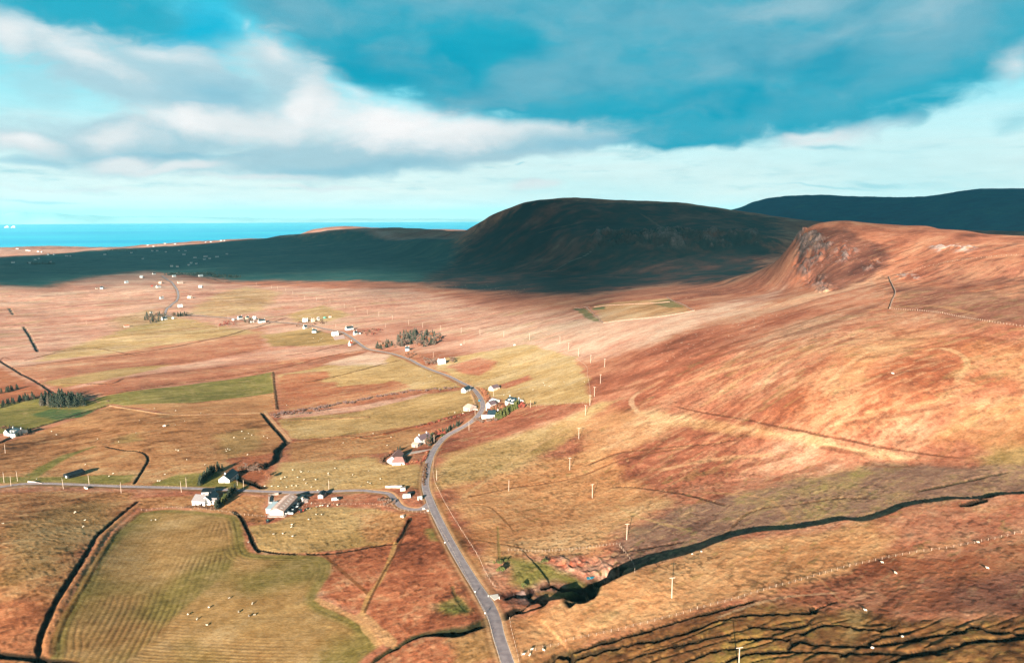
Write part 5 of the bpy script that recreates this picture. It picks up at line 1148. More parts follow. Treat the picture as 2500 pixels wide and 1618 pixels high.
HOUSES = [('white house in the roadside village, two gables beside dark bushes', 746, 785, 16, 20, 'white', 'blueroof', 'v'), ('cream cottage among bushes in the roadside village', 764, 785, 10, 0, 'cream', 'sheet', 'v'), ('small white cottage half buried in village bushes', 777, 782, 8, 10, 'white', 'greyroof', 'v'),
 ('pale green shed at the far end of the village gardens', 793, 777, 8, 0, 'teal', 'teal', 's'), ('pinkish hut with parked things at the end of the village', 806, 775, 7, 0, 'cream', 'sheet', 's'), ('white cottage with dark dormer roof below the village track', 745, 802, 12, 15, 'white', 'slate', 'v'),
 ('white cottage with dark roof alone on the village green', 768, 812, 14, 15, 'white', 'slate', 'v'), ('long white bungalow with grey blue roof above the road', 853, 805, 24, -3, 'white', 'slate', 'v'), ('white cottage with dark windows below the long bungalow', 868, 817, 13, 10, 'white', 'slate', 'v'), ('tiny white annexe with dark door beside the windowed cottage', 878, 815, 6, 10, 'white', 'slate', 's'),
 ('big white house with pale pink roof beside the village road', 818, 819, 20, -12, 'white', 'blueroof', 'v'), ('white cottage with orange roof below the village road', 856, 843, 14, 25, 'white', 'redroof', 'v'), ('white house in front of the roadside conifer wood', 995, 856, 13, 20, 'white', 'slate', 'v'), ('long bright white house below the conifer wood', 1078, 888, 25, -18, 'white', 'blueroof', 'v'),
 ('white house at the foot of the dark tree clump', 401, 781, 14, 10, 'white', 'slate', 'v'), ('little white hut beside the road by the tree clump', 423, 778, 7, 0, 'white', 'blueroof', 's'), ('white gable poking out behind the dark tree clump', 369, 764, 5, 0, 'white', 'slate', 's'),
 ('white house just above the tree clump right of the lane', 440, 750, 12, -10, 'white', 'blueroof', 'v'), ('low bungalow with pink roof right of the climbing lane', 464, 728, 14, -4, 'cream', 'sheet', 'v'), ('white gabled house left of the climbing lane bend', 395, 730, 11, 15, 'white', 'greyroof', 'v'),
 ('white house left of the lane near the shadow edge', 387, 702, 12, 10, 'white', 'greyroof', 'v'), ('cream cottage just behind the house left of the lane', 392, 692, 9, 10, 'cream', 'sheet', 'v'), ('small red shed left of the lane near the shadow edge', 371, 699, 4, 0, 'red', 'red', 's'), ('long low white building right of the lane top', 440, 692, 14, 0, 'cream', 'sheet', 'v'),
 ('white house alone on the ridge right of the lane', 490, 702, 11, 10, 'white', 'blueroof', 'v'), ('white house in the shadow edge above the ridge', 490, 675, 12, 5, 'white', 'blueroof', 'v'), ('white house in shadow above the top of the lane', 425, 676, 9, 10, 'white', 'blueroof', 'v'), ('white house on the lit slope left of the lane top', 346, 678, 9, 10, 'white', 'blueroof', 'v'), ('white house just inside the shadow left of the lane', 376, 670, 8, 10, 'white', 'slate', 'v'),
 ('white house on the pink slope with a dark hedge', 309, 691, 9, 10, 'white', 'blueroof', 'v'), ('white house farthest left on the pink slope', 249, 705, 9, 15, 'white', 'slate', 'v'), ('small white barn joined to the farthest left slope house', 236, 705, 6, 0, 'cream', 'slate', 's'),
 ('orange roofed shed alone on the olive pasture', 309, 798, 13, -5, 'stone', 'redroof', 's'), ('small white shed at the left end of the garden hamlet', 570, 782, 8, 0, 'white', 'blueroof', 's'), ('white house with dark roof at the back of the garden hamlet', 586, 779, 14, 10, 'white', 'slate', 'v'), ('dark roofed cottage between trees in the garden hamlet', 604, 779, 9, 0, 'cream', 'slate', 'v'),
 ('pale grey roofed house near the right of the garden hamlet', 622, 780, 12, 0, 'white', 'blueroof', 'v'), ('large white house at the right end of the garden hamlet', 639, 787, 20, -10, 'white', 'slate', 'v'), ('low white wing in front of the garden hamlet', 616, 787, 9, 0, 'white', 'sheet', 's')]
for i_, (lab, px, py, w, an, wl_, rf, k) in enumerate(HOUSES):  # many pale roofs here carry the sun's brightening in their colour
    x, y = P(px, py); r = math.hypot(x, y); Lm = min(max(w * r / 1667 * .74, 5), 22); big = k == 'v'
    root = empty('cottage' if big else 'shed', x, y, None, math.radians(an + (38 if i_ % 3 else -30)) - math.atan2(x, y) * .4, lab, 'house' if big else 'shed', 'houses and sheds along the roads')
    wing(root, Lm, min(Lm * .62, 8.5), 3.6 if big else 2.4, 3.0 if big else 1.0, wl_, rf, detail=1 if (big and w > 10) else 0, chim=((-Lm / 2 + .6, Lm / 2 - .6) if big else ()))
FAR_SH = [(419, 651, 7), (433, 652, 6), (467, 643, 6), (480, 645, 5), (461, 648, 4), (476, 630, 8), (499, 634, 6), (502, 627, 11), (512, 632, 6), (530, 628, 9), (554, 621, 6), (437, 613, 5), (453, 613, 5), (449, 622, 8), (405, 616, 5), (372, 613, 5), (384, 613, 5), (349, 633, 4), (118, 622, 4), (132, 622, 4), (95, 632, 4), (86, 635, 5), (32, 642, 7), (73, 643, 7), (124, 641, 4), (163, 626, 7), (172, 626, 4), (256, 622, 6), (321, 618, 5)]
FAR_LIT = [(42, 608, 6), (66, 612, 7), (72, 613, 6), (94, 615, 6), (102, 616, 3), (361, 599, 8), (375, 602, 5), (403, 595, 7), (428, 596, 6), (502, 592, 4), (515, 591, 5), (540, 588, 7), (548, 588, 4)]
for lst, where, grp in ((FAR_SH, 'on the shaded coastal plain', 'far cottages on the shaded coastal plain'), (FAR_LIT, 'on the sunlit strip by the sea', 'far cottages on the sunlit coast strip')):
    for n_, (px, py, w) in enumerate(sorted(lst)):
        x, y = P(px, py); r = math.hypot(x, y); Lm = min(max(w * r / 1667 * .8, 8), 22)
        root = empty('far_cottage', x, y, None, math.radians(rng.uniform(-25, 25)) - math.atan2(x, y) * .5, 'tiny white cottage %s, %s from the left' % (where, ORD[n_]), 'house', grp)
        wing(root, Lm, 7.5, 4.0, 3.8, 'white', 'greyroof', detail=0)

# ------------------------------------------------------------------ utility poles
def make_pole(h=9.2, kind=0):
    root = empty('utility_pole', 0, 0, 0)
    m = MB(); m.tube((0, 0, -1), (0, 0, h), .22, .15, 8); m.build('pole', MT['polewood'], root)
    m = MB(); m.box((0, 0, h - .15), (2.4, .2, .22)); a = m.build('crossarm', MT['polewood'], root)
    for x in (-1.0, 0, 1.0):
        m = MB(); m.tube((x, 0, h - .1), (x, 0, h + .25), .07, .05, 6); m.build('insulator', MT['insul'], a)
    return root
def make_pole2(h=8.0):
    root = empty('telephone_pole', 0, 0, 0); m = MB(); m.tube((0, 0, -1), (0, 0, h), .17, .12, 8); m.build('pole', MT['polewood'], root)
    m = MB(); m.box((0, 0, h - .5), (.25, .25, .35)); m.build('terminal_box', MT['insul'], root); return root
POLE_A = [(1803, 1640), (1640, 1459), (1530, 1317), (1446, 1215), (1391, 1147), (1413, 1071), (1429, 1014), (1440, 989), (1451, 968), (1466, 936), (1476, 896), (1442, 886), (1412, 870), (1388, 854), (1367, 837), (1293, 830), (1230, 823), (1172, 818), (1126, 813), (1076, 807), (1032, 800), (998, 793), (958, 781), (925, 772), (897, 767), (867, 759), (841, 752), (806, 740), (773, 734), (744, 731), (715, 719), (698, 711), (678, 706), (663, 704), (626, 697)]
pts_a = [P(*p) for p in POLE_A]; proto = make_pole()
for i, (x, y) in enumerate(pts_a):
    o = proto if i == 0 else copy_tree(proto)
    a, b = pts_a[max(i - 1, 0)], pts_a[min(i + 1, len(pts_a) - 1)]; dirn = math.atan2(b[1] - a[1], b[0] - a[0])
    o.location = (x, y, H(x, y)); o.rotation_euler = (rng.uniform(-.02, .02), rng.uniform(-.02, .02), dirn + math.pi / 2 if i < 11 else dirn + math.pi / 2)
    setp(o, 'pale wooden power pole with crossarm on the moor line, %s up from the bottom edge' % ORD[i], 'utility pole', 'power poles crossing the moor')
POLE_B = [((1242, 1198), 'standing alone on the straw slope right of the road'), ((1066, 1172), 'beside the east fence where the road runs straight'), ((803, 1197), 'just above the side road by the grey shed'), ((1145, 1050), 'at the edge of the rust moor where the road dips'), ((1060, 1082), 'beside the road in front of the dark trees'),
 ((1205, 967), 'below the purple roofed cottage'), ((1295, 995), 'at the end of the hamlet hedge'), ((1160, 1013), 'on the verge opposite the stone barn'), ((1058, 872), 'in the pasture above the long bright white house'), ((1133, 840), 'beside the pale rock in the upper pasture'), ((941, 799), 'behind the bushy garden left of the conifer wood'), ((820, 799), 'at the village road fork'), ((795, 793), 'at the village gardens'),
 ((10, 1178), 'first from the left edge by the side road'), ((27, 1187), 'second from the left edge by the side road'), ((43, 1174), 'beside the white gate at the bend of the side road'), ((155, 1193), 'in front of the black barn'), ((218, 1184), 'right of the black barn'), ((296, 1203), 'above the dark ditch end'),
 ((455, 1191), 'on the far verge left of the cottage hedge'), ((443, 1201), 'on the near verge left of the L-shaped house'), ((581, 1199), 'on the near verge in the conifer shadow'), ((595, 1197), 'on the far verge in the conifer shadow'), ((13, 1106), 'on the brown moor below the two storey house'), ((533, 803), 'on the pasture left of the reddish bushes'), ((557, 778), 'left of the garden hamlet'), ((211, 792), 'alone on the olive pasture at the left')]
proto2 = make_pole2()
for i, ((px, py), lab) in enumerate(POLE_B):
    x, y = P(px, py); o = proto2 if i == 0 else copy_tree(proto2); o.location = (x, y, H(x, y)); o.rotation_euler = (rng.uniform(-.03, .03), rng.uniform(-.03, .03), rng.uniform(0, 3)); setp(o, 'slim wooden pole ' + lab, 'telephone pole', 'slim poles by houses and roads')

# ------------------------------------------------------------------ fences and walls
def fence(px, label, gap=3.0, h=1.15, name='wire_fence', r=.055, world=None, dens=1.0):
    pts = resample(smooth(PL(px) if world is None else world, 5), gap); n = len(pts)
    if n < 2: return
    root = empty(name, pts[0][0], pts[0][1], None, 0, label, 'fence', None); ox, oy, oz = root.location
    zs = [H(*p) for p in pts]
    me = None; lim = 96; rest = MB(); dd = np.hypot(pts[:, 0], pts[:, 1]); near = set(np.argsort(dd)[:lim].tolist())
    pm = MB(); pm.box((0, 0, h / 2 - .2), (r * 2, r * 2, h + .4)); pme = pm.mesh('fence_post', MT['wood'])
    for i, p in enumerate(pts):
        if i in near:
            o = bpy.data.objects.new('fence_post', pme); COL.objects.link(o); o.parent = root; o.location = (p[0] - ox, p[1] - oy, zs[i] - oz); o.rotation_euler = (rng.uniform(-.06, .06), rng.uniform(-.06, .06), rng.uniform(0, 1))
            if i % 12 == 0: o.scale = (1.5, 1.5, 1.2)
        else: rest.box((p[0] - ox, p[1] - oy, zs[i] - oz + h / 2 - .2), (r * 2, r * 2, h + .4))
    if rest.v: setp(rest.build('fence_posts', MT['wood'], root), kind='stuff')
    w = MB()
    for hh in (.25, .55, .85, h - .05):
        for i in range(n - 1):
            a = (pts[i][0] - ox, pts[i][1] - oy, zs[i] - oz + hh); b = (pts[i + 1][0] - ox, pts[i + 1][1] - oy, zs[i + 1] - oz + hh); w.tube(a, b, .012, .012, 3, cap=False)
    w.build('wires', MT['wire'], root)
fence([(1273, 1600), (1315, 1585), (1376, 1568), (1468, 1547), (1591, 1518), (1671, 1497), (1735, 1478), (1788, 1465), (1876, 1438), (1952, 1417), (2055, 1387), (2146, 1366), (2235, 1349), (2314, 1338), (2408, 1320), (2484, 1303), (2580, 1288)], 'long post and wire fence climbing right above the peat cuttings', 3.0)
fence([(2172, 754), (2271, 761), (2339, 773), (2416, 786), (2500, 798), (2620, 812)], 'post and wire fence below the dark heather at the right edge', 2.6, 1.3, r=.1)
fence([(2190, 672), (2260, 652), (2340, 636), (2430, 626), (2520, 622)], 'faint fence crossing the high moor on the right hill', 5, 1.2, r=.1)
fence([(1241, 1344), (1318, 1347), (1406, 1341), (1506, 1329), (1512, 1334), (1523, 1346)], 'post fence along the top of the red quarry', 1.8, 1.2)
fence([(1523, 1346), (1540, 1368), (1548, 1384), (1550, 1400)], 'short broken fence dropping to the burn right of the quarry', 3.2, 1.1)
fence([(1059, 1120), (1057, 1150), (1062, 1178), (1074, 1204), (1100, 1252), (1130, 1300), (1165, 1355), (1192, 1410), (1214, 1440)], 'wire fence along the east verge of the road', 3.0, 1.1)
fence([(1244, 1512), (1250, 1545), (1262, 1590), (1270, 1630)], 'wire fence beside the road at the bottom edge', 3.0, 1.1)
fence([(1052, 1256), (1080, 1300), (1105, 1345), (1140, 1412), (1166, 1462), (1190, 1508), (1200, 1545), (1214, 1590), (1224, 1630)], 'wire fence along the west verge of the road', 3.0, 1.1)
fence([(110, 1181), (200, 1184), (300, 1187), (440, 1190)], 'post fence along the far side of the side road', 2.6, 1.0)
fence([(345, 1246), (420, 1239), (500, 1244), (560, 1251), (600, 1258), (655, 1262)], 'wire fence across the top of the combed field', 3.0, 1.1)
fence([(690, 1262), (760, 1232), (850, 1232), (900, 1231), (945, 1236), (985, 1247), (1050, 1254)], 'wire fence round the yard pasture below the farm', 3.0, 1.1)
fence([(1328, 830), (1345, 840), (1390, 866), (1430, 893), (1434, 915), (1440, 950), (1441, 984)], 'fence down the right side of the olive pasture', 4, 1.2)
fence([(1310, 992), (1360, 986), (1400, 985), (1441, 984)], 'fence between the olive pasture and the rust moor', 4, 1.2)
fence([(1052, 1100), (1064, 1084), (1085, 1074), (1110, 1060), (1135, 1046)], 'pale rail fence along the outside of the road bend', 2.4, 1.1)
def wall(px, label, h=1.1, w=.6, m='stone', name='stone_wall', gap=4.0, cat='wall', broken=0.0):
    pts = resample(smooth(PL(px), 4) if len(px) > 2 else PL(px), gap); n = len(pts)
    if n < 2: return
    root_x, root_y = pts[0]; z0 = H(root_x, root_y); mb = MB(); t = np.gradient(pts, axis=0); t /= np.linalg.norm(t, axis=1)[:, None]; vs = []
    for i, p in enumerate(pts):
        z = H(*p) - z0; k = rng.uniform(.85, 1.1) * (1 - broken * rng.random()); nx, ny = -t[i][1], t[i][0]
        for a, hh in ((-w * .6, -.5), (-w * .4, h * k), (w * .4, h * k), (w * .6, -.5)): vs.append((p[0] - root_x + nx * a, p[1] - root_y + ny * a, z + hh))
    fs = [(i * 4 + a, i * 4 + a + 1, i * 4 + a + 5, i * 4 + a + 4) for i in range(n - 1) for a in range(3)] + [(0, 3, 2, 1), (n * 4 - 4, n * 4 - 3, n * 4 - 2, n * 4 - 1)]
    mb.add(vs, fs); o = mb.build(name, MT[m]); o.location = (root_x, root_y, z0); setp(o, label, cat); return o
MT['pinkwall'] = mat('lichened_drystone', alb((176, 138, 118)), noise=.35, scale=.6)
wall([(1432, 752), (1450, 768), (1473, 789)], 'pale drystone wall on the left side of the corrie enclosure', 1.3, 1.1, 'pinkwall')
wall([(1473, 789), (1530, 782), (1600, 775), (1650, 768), (1696, 759)], 'pale drystone wall along the near side of the corrie enclosure', 1.4, 1.5, 'pinkwall')
wall([(1628, 726), (1650, 738), (1696, 759)], 'pale drystone wall on the right side of the corrie enclosure', 1.3, 1.1, 'pinkwall')
wall([(1450, 750), (1500, 745), (1570, 742), (1638, 737)], 'low drystone dyke across the back of the corrie enclosure', 1.0, .8, 'pinkwall')
wall([(1402, 751), (1418, 753), (1426, 750), (1440, 750)], 'broken sheepfold wall at the corner of the corrie enclosure', 1.2, 1.2, 'pinkwall', broken=.5)
wall([(2170, 676), (2180, 700), (2186, 716), (2178, 735), (2172, 754)], 'pale dyke dropping to the fence on the right hill', 1.4, 1.2, 'pinkwall')
wall([(68, 1177), (85, 1178), (104, 1182)], 'pale concrete trough wall beside the side road', 1.0, .6, 'concrete', gap=2.5)
wall([(941, 1190), (960, 1190), (989, 1190)], 'long low pale concrete wall above the junction lay-by', 1.6, .6, 'concrete', gap=2.5)
wall([(206, 1190), (210, 1193), (216, 1193)], 'white culvert parapet on the side road', 1.0, .5, 'conc_lt', gap=1.5)
wall([(657, 1228), (662, 1212), (686, 1206)], 'stone pen wall behind the farm shed', 1.4, .5, 'stone', gap=2.5)
wall([(657, 1228), (672, 1230), (677, 1222)], 'low stone pen wall beside the lean-to', 1.2, .5, 'stone', gap=2.5)
wall([(1152, 1000), (1160, 1000), (1168, 1001)], 'broken stone wall beside the pale stone barn', 1.2, .8, 'stone', gap=2, broken=.5)

# ------------------------------------------------------------------ yard things
bp_ = MB(); bp_.tube((0, -.62, .65), (0, .62, .65), .65, .65, 14); bm_black = bp_.mesh('silage_bale', MT['wrapb'], False); bp2_ = MB(); bp2_.tube((0, -.62, .65), (0, .62, .65), .65, .65, 14); bm_white = bp2_.mesh('silage_bale', MT['wrapw'])
yb = PL([(694, 1257), (706, 1255), (722, 1236), (726, 1224), (714, 1227)]); k = 0
A_, B_ = np.array(P(697, 1256)), np.array(P(722, 1226)); ax = (B_ - A_) / np.linalg.norm(B_ - A_); an_ = math.atan2(ax[1], ax[0]); pr = np.array([ax[1], -ax[0]])
for i in range(13):
    for j in range(4):
        p = A_ + ax * (i * 1.42 + .3) + pr * (j * 1.4 + rng.uniform(-.1, .1)); wh = rng.random() < .3
        o = bpy.data.objects.new('silage_bale', bm_white if wh else bm_black); COL.objects.link(o); o.location = (p[0], p[1], H(*p) + .1); o.rotation_euler = (0, 0, an_ + rng.uniform(-.1, .1))
        setp(o, 'pale wrapped round silage bale beside the farm shed' if wh else 'black wrapped round silage bale beside the farm shed', 'silage bale', 'pale wrapped bales' if wh else 'black wrapped bales')
def simple(name, px, size, mats, label, cat, rot=0.0, parts=None):
    x, y = P(*px); root = empty(name, x, y, None, rot, label, cat)
    for nm, fn, mt in parts:
        m = MB(); fn(m); m.build(nm, MT[mt], root)
    return root
def wheels(m, xs, y, r=.34):
    for x in xs:
        for s in (-1, 1): m.tube((x, s * y, r), (x, s * (y - .22), r), r, r, 12)
def wheel_parts(root, xs, y, r=.34):
    for x in xs:
        for s in (-1, 1): m = MB(); m.tube((x, s * y, r), (x, s * (y - .22), r), r, r, 12); m.build('wheel', MT['tyre'], root)
c_ = simple('tarpaulin_stack', (716, 1229), None, None, 'pale green tarpaulin covered stack behind the bales', 'tarpaulin stack', an_, [('stack', lambda m: m.box((0, 0, .9), (6.6, 3.0, 1.8)), 'wood'), ('tarpaulin', lambda m: (m.add([(-3.5, -1.7, 1.4), (3.5, -1.7, 1.4), (3.5, 1.7, 1.4), (-3.5, 1.7, 1.4), (-3.3, 0, 2.5), (3.3, 0, 2.5)], [(0, 1, 5, 4), (2, 3, 4, 5), (1, 2, 5), (3, 0, 4), (0, 3, 2, 1)])), 'teal')])
c_ = simple('farm_trailer', (732, 1222), None, None, 'cream box trailer parked beyond the bales', 'trailer', .1, [('body', lambda m: m.box((0, 0, 1.5), (4.6, 2.2, 1.7)), 'cream'), ('drawbar', lambda m: m.box((3.0, 0, .6), (1.6, .15, .15)), 'metal')]); wheel_parts(c_, (-.8, .6), 1.15, .4)
def vehicle(px, label, rot, body='whitep', L=4.4, h=1.5, name='parked_car', van=False):
    x, y = P(*px); root = empty(name, x, y, None, rot, label, 'van' if van else 'car'); m = MB(); w = .88
    prof = [(-L/2, .3), (-L/2, .85 if not van else h), (-L/2 + .5, h) if not van else (-L/2 + .1, h + .35), (L * .12, h) if not van else (L * .25, h + .35), (L * .3, .95), (L/2, .8), (L/2, .3)]
    n = len(prof); m.add([(a, -w, b) for a, b in prof] + [(a, w, b) for a, b in prof], [tuple(range(n)), tuple(range(n, 2 * n))[::-1]] + [(i, n + i, n + (i + 1) % n, (i + 1) % n) for i in range(n)]); m.build('body', MT[body], root)
    m = MB(); m.box((-L * .08, 0, h - .33), (L * .38, w * 2 + .03, .4)); m.build('side_window', MT['glass'], root)
    wheel_parts(root, (-L * .3, L * .3), w + .04); return root
vehicle((744, 1222), 'silver car parked at the end of the farmyard', .9, 'grey'); vehicle((752, 1212), 'dark car parked on the farmyard edge', .7, 'black')
vehicle((818, 1221), 'white van among dark clutter below the side road', .3, van=True); vehicle((826, 1219), 'small dark car right of the white van', .5, 'black', 3.8)
vehicle((1170, 979), 'dark blue car on the hamlet road', 1.7, 'bluepaint'); vehicle((1003, 1205), 'dark car parked behind the white caravan', .4, 'black')
c_ = simple('caravan', (993, 1215), None, None, 'white caravan in the lay-by near the junction', 'caravan', .12, [('body', lambda m: m.box((0, 0, 1.5), (5.0, 2.2, 2.1)), 'whitep'), ('window', lambda m: m.box((0, -1.12, 1.8), (1.6, .04, .6)), 'glass'), ('drawbar', lambda m: m.box((3.0, 0, .6), (1.4, .12, .12)), 'metal')]); wheel_parts(c_, (0,), 1.1)
simple('tool_shed', (984, 1197), None, None, 'small cream hut at the end of the long low wall', 'hut', 0, [('wall', lambda m: m.box((0, 0, 1.0), (3.4, 2.2, 2.4)), 'cream'), ('roof', lambda m: m.box((0, 0, 2.28), (3.7, 2.5, .12)), 'greyroof')])
simple('bus_shelter', (1025, 1220), None, None, 'white bus shelter on the verge near the junction', 'bus shelter', .5, [('back_wall', lambda m: (m.box((0, .8, 1.1), (2.6, .12, 2.4)), m.box((-1.25, 0, 1.1), (.12, 1.5, 2.4)), m.box((1.25, 0, 1.1), (.12, 1.5, 2.4))), 'whitep'), ('roof', lambda m: m.box((0, 0, 2.36), (2.9, 1.9, .12)), 'whitep'), ('bench', lambda m: m.box((0, .45, .45), (2.0, .4, .06)), 'wood')])
simple('dinghy', (1442, 1412), None, None, 'small blue boat lying at the foot of the quarry', 'boat', .3, [('hull', lambda m: m.add([(-2, -.7, .6), (1, -.7, .6), (2.2, 0, .7), (1, .7, .6), (-2, .7, .6), (-1.8, -.4, 0), (.9, -.35, 0), (1.6, 0, .1), (.9, .35, 0), (-1.8, .4, 0)], [(0, 1, 6, 5), (1, 2, 7, 6), (2, 3, 8, 7), (3, 4, 9, 8), (4, 0, 5, 9), (5, 6, 7, 8, 9), (0, 4, 3, 2, 1)]), 'bluepaint'), ('thwart', lambda m: m.box((-.4, 0, .66), (.3, 1.3, .05)), 'whitep')])
simple('water_trough', (620 + 34, 1274), None, None, 'dark teal water tank below the farm shed', 'water tank', .3, [('tank', lambda m: m.tube((0, 0, -.2), (0, 0, 1.5), 1.1, 1.1, 14), 'black'), ('lid', lambda m: m.tube((0, 0, 1.5), (0, 0, 1.7), .5, .3, 12), 'teal')])
simple('tractor', (736, 1250), None, None, 'red farm machine on the slope right of the bales', 'tractor', .8, [('body', lambda m: (m.box((.7, 0, 1.0), (1.8, .8, .8)), m.box((-.6, 0, .9), (1.2, 1.0, .5))), 'red'), ('cab', lambda m: m.box((-.6, 0, 1.8), (1.3, 1.3, 1.2)), 'glass')])
tr_ = bpy.data.objects['tractor']; wheel_parts(tr_, (1.2,), .8, .4); wheel_parts(tr_, (-.8,), .95, .75)
def sign(px, label, rot=0.0):
    x, y = P(*px); root = empty('road_sign', x, y, None, rot, label, 'road sign'); m = MB(); m.tube((0, 0, -.3), (0, 0, 2.2), .05, .05, 6); m.build('post', MT['metal'], root); m = MB(); m.box((0, -.06, 2.0), (.6, .04, .6)); m.build('plate', MT['whitep'], root)
sign((1086, 1332), 'small white passing place sign on the west verge, lower straight', .2); sign((1184, 1506), 'small white passing place sign beside the road bulge', .2); sign((1160, 1453), 'small white sign opposite the concrete apron', .2)
bl = MB(); bl.tube((0, 0, 0), (0, 0, .9), .07, .07, 8)
for px_, lab in (((1192, 1458), 'left gate post of the concrete apron'), ((1219, 1462), 'right gate post of the concrete apron')):
    x, y = P(*px_); o = bl.build('gate_post', MT['whitep']); o.location = (x, y, H(x, y)); o.scale = (2, 2, 1.5); setp(o, lab, 'gate post')
def boulder_mesh(name, s):
    import bmesh
    bm = bmesh.new(); bmesh.ops.create_icosphere(bm, subdivisions=2, radius=1)
    for v in bm.verts:
        k = 1 + .28 * math.sin(v.co.x * 3.1 + s) * math.cos(v.co.y * 4.3 + s * 2) + .12 * math.sin(v.co.z * 9 + s); v.co *= k; v.co.z *= .62
    me = bpy.data.meshes.new(name); bm.to_mesh(me); bm.free(); me.materials.append(MT['stonep']); return me
MT['stonep'] = mat('pale_boulder', alb((226, 206, 192)), noise=.2, scale=1.5, bump=.4)
bms = [boulder_mesh('boulder', s) for s in (0.3, 1.7, 3.1)]
for i, (px, py, s, lab) in enumerate([(1035, 1243, 1.1, 'white boulder left of the junction mouth'), (1045, 1247, 1.0, 'white boulder at the junction corner'), (983, 1262, 1.6, 'grey boulder in the corner of the yard pasture'), (2130, 1581, .6, 'pale boulder on a dark bank of the cuttings'), (2203, 1553, .5, 'pale boulder right among the cuttings'), (402, 1040, 1.8, 'dark rocky knoll on the brown hill field'), (1256, 843, 2.0, 'white rock on top of the olive pasture'), (1126, 842, 1.8, 'white rock below the wood pasture pole'), (2180, 1152 - 240, 1.2, 'pale rock in the middle of the right slope'), (953, 862, .8, 'white stone on the verge below the wood'), (1690, 1352, .5, 'pale rock above the burn bank'), (1712, 1346, .6, 'second pale rock above the burn bank')]):
    x, y = P(px, py); o = bpy.data.objects.new('boulder', bms[i % 3]); COL.objects.link(o); o.location = (x, y, H(x, y) + s * .25); o.scale = (s, s * .8, s); o.rotation_euler = (0, 0, i); setp(o, lab, 'boulder')

# ------------------------------------------------------------------ trees and bushes
def leafmat(name, c, c2):
    m = bpy.data.materials.new(name); m.use_nodes = True; nt = m.node_tree; b = nt.nodes['Principled BSDF']; b.inputs['Roughness'].default_value = .8; b.inputs['Specular IOR Level'].default_value = .15
    g = nt.nodes.new('ShaderNodeNewGeometry'); n = nt.nodes.new('ShaderNodeTexNoise'); n.inputs['Scale'].default_value = .5; n.inputs['Detail'].default_value = 3; nt.links.new(g.outputs['Position'], n.inputs['Vector'])
    a = nt.nodes.new('ShaderNodeMath'); a.operation = 'MULTIPLY_ADD'; a.inputs[1].default_value = .5; nt.links.new(g.outputs['Random Per Island'], a.inputs[0]); nt.links.new(n.outputs[0], a.inputs[2])
    r = nt.nodes.new('ShaderNodeMapRange'); r.inputs['From Min'].default_value = .35; r.inputs['From Max'].default_value = 1.15; nt.links.new(a.outputs[0], r.inputs[0])
    mx = nt.nodes.new('ShaderNodeMix'); mx.data_type = 'RGBA'; mx.inputs[6].default_value = (*c, 1); mx.inputs[7].default_value = (*c2, 1); nt.links.new(r.outputs[0], mx.inputs[0]); nt.links.new(mx.outputs[2], b.inputs['Base Color']); return m
BARK = mat('bark', alb((150, 112, 96)), noise=.3, scale=2)
LM = dict(con=leafmat('conifer_needles', (.016, .026, .018), (.06, .066, .042)), mixed=leafmat('grey_green_conifer', (.04, .044, .032), (.15, .115, .085)), hedge=leafmat('hedge_conifer', (.02, .045, .015), (.16, .15, .045)), rust=leafmat('rust_leaves', (.16, .055, .03), (.38, .16, .08)), twig=leafmat('bare_twigs', (.10, .06, .045), (.26, .17, .13)), brown=leafmat('brown_shrub', (.07, .035, .022), (.22, .12, .07)), red=leafmat('red_shrub', (.16, .03, .02), (.34, .09, .06)), purple=leafmat('purplish_shrub', (.09, .05, .045), (.24, .15, .13)))
def leaf(mb, p, s, rg):
    a = Vector(rg.normal(size=3)).normalized(); b = a.orthogonal().normalized(); c = a.cross(b); p = Vector(p)
    k = rg.uniform(.6, 1.2) * s; mb.add([tuple(p + b * k), tuple(p - b * k * .5 + c * k * .8), tuple(p - b * k * .5 - c * k * .8), tuple(p + a * k * .5)], [(0, 1, 2), (0, 3, 1)])
def tree_proto(kind, seed, h=10., w=2.4, n=420):
    rg = np.random.default_rng(seed); tr = MB(); cr = MB()
    if kind == 'conifer':
        tr.tube((0, 0, -.5), (0, 0, h * .95), .22, .03, 6)
        for i in range(n):
            t = rg.random() ** .8; z = h * (.1 + .9 * t); rad = w * (1 - t) ** .75 * (.65 + .35 * math.sin(t * 34 + seed)) + .12; a = rg.uniform(0, 2 * math.pi); q = rad * math.sqrt(rg.uniform(.2, 1))
            leaf(cr, (q * math.cos(a), q * math.sin(a), z - q * .25), .72 * (1.1 - .45 * t), rg)
    elif kind == 'broad':
        tr.tube((0, 0, -.5), (0, 0, h * .5), .25, .12, 6)
        for k in range(7):
            a = k * 2.4; tr.tube((0, 0, h * (.3 + .03 * k)), (math.cos(a) * w * .8, math.sin(a) * w * .8, h * (.65 + .04 * k)), .09, .03, 4)
        cl = [(rg.normal(0, w * .42), rg.normal(0, w * .42), h * rg.uniform(.45, .88), rg.uniform(.5, 1) * w * .55) for _ in range(11)]
        for i in range(n):
            c = cl[i % 11]; d = Vector(rg.normal(size=3)).normalized() * c[3] * rg.uniform(.5, 1.05); leaf(cr, (c[0] + d.x, c[1] + d.y, c[2] + d.z * .8), .34, rg)
    else:
        for k in range(5): a = k * 1.3; tr.tube((0, 0, -.3), (math.cos(a) * w * .5, math.sin(a) * w * .5, h * .6), .06, .02, 4)
        cl = [(rg.normal(0, w * .4), rg.normal(0, w * .4), h * rg.uniform(.3, .72), rg.uniform(.5, 1) * w * .5) for _ in range(8)]
        for i in range(n):
            c = cl[i % 8]; d = Vector(rg.normal(size=3)).normalized() * c[3] * rg.uniform(.5, 1.05); leaf(cr, (c[0] + d.x, c[1] + d.y, max(.05, c[2] + d.z * .8)), .28, rg)
    return tr, cr
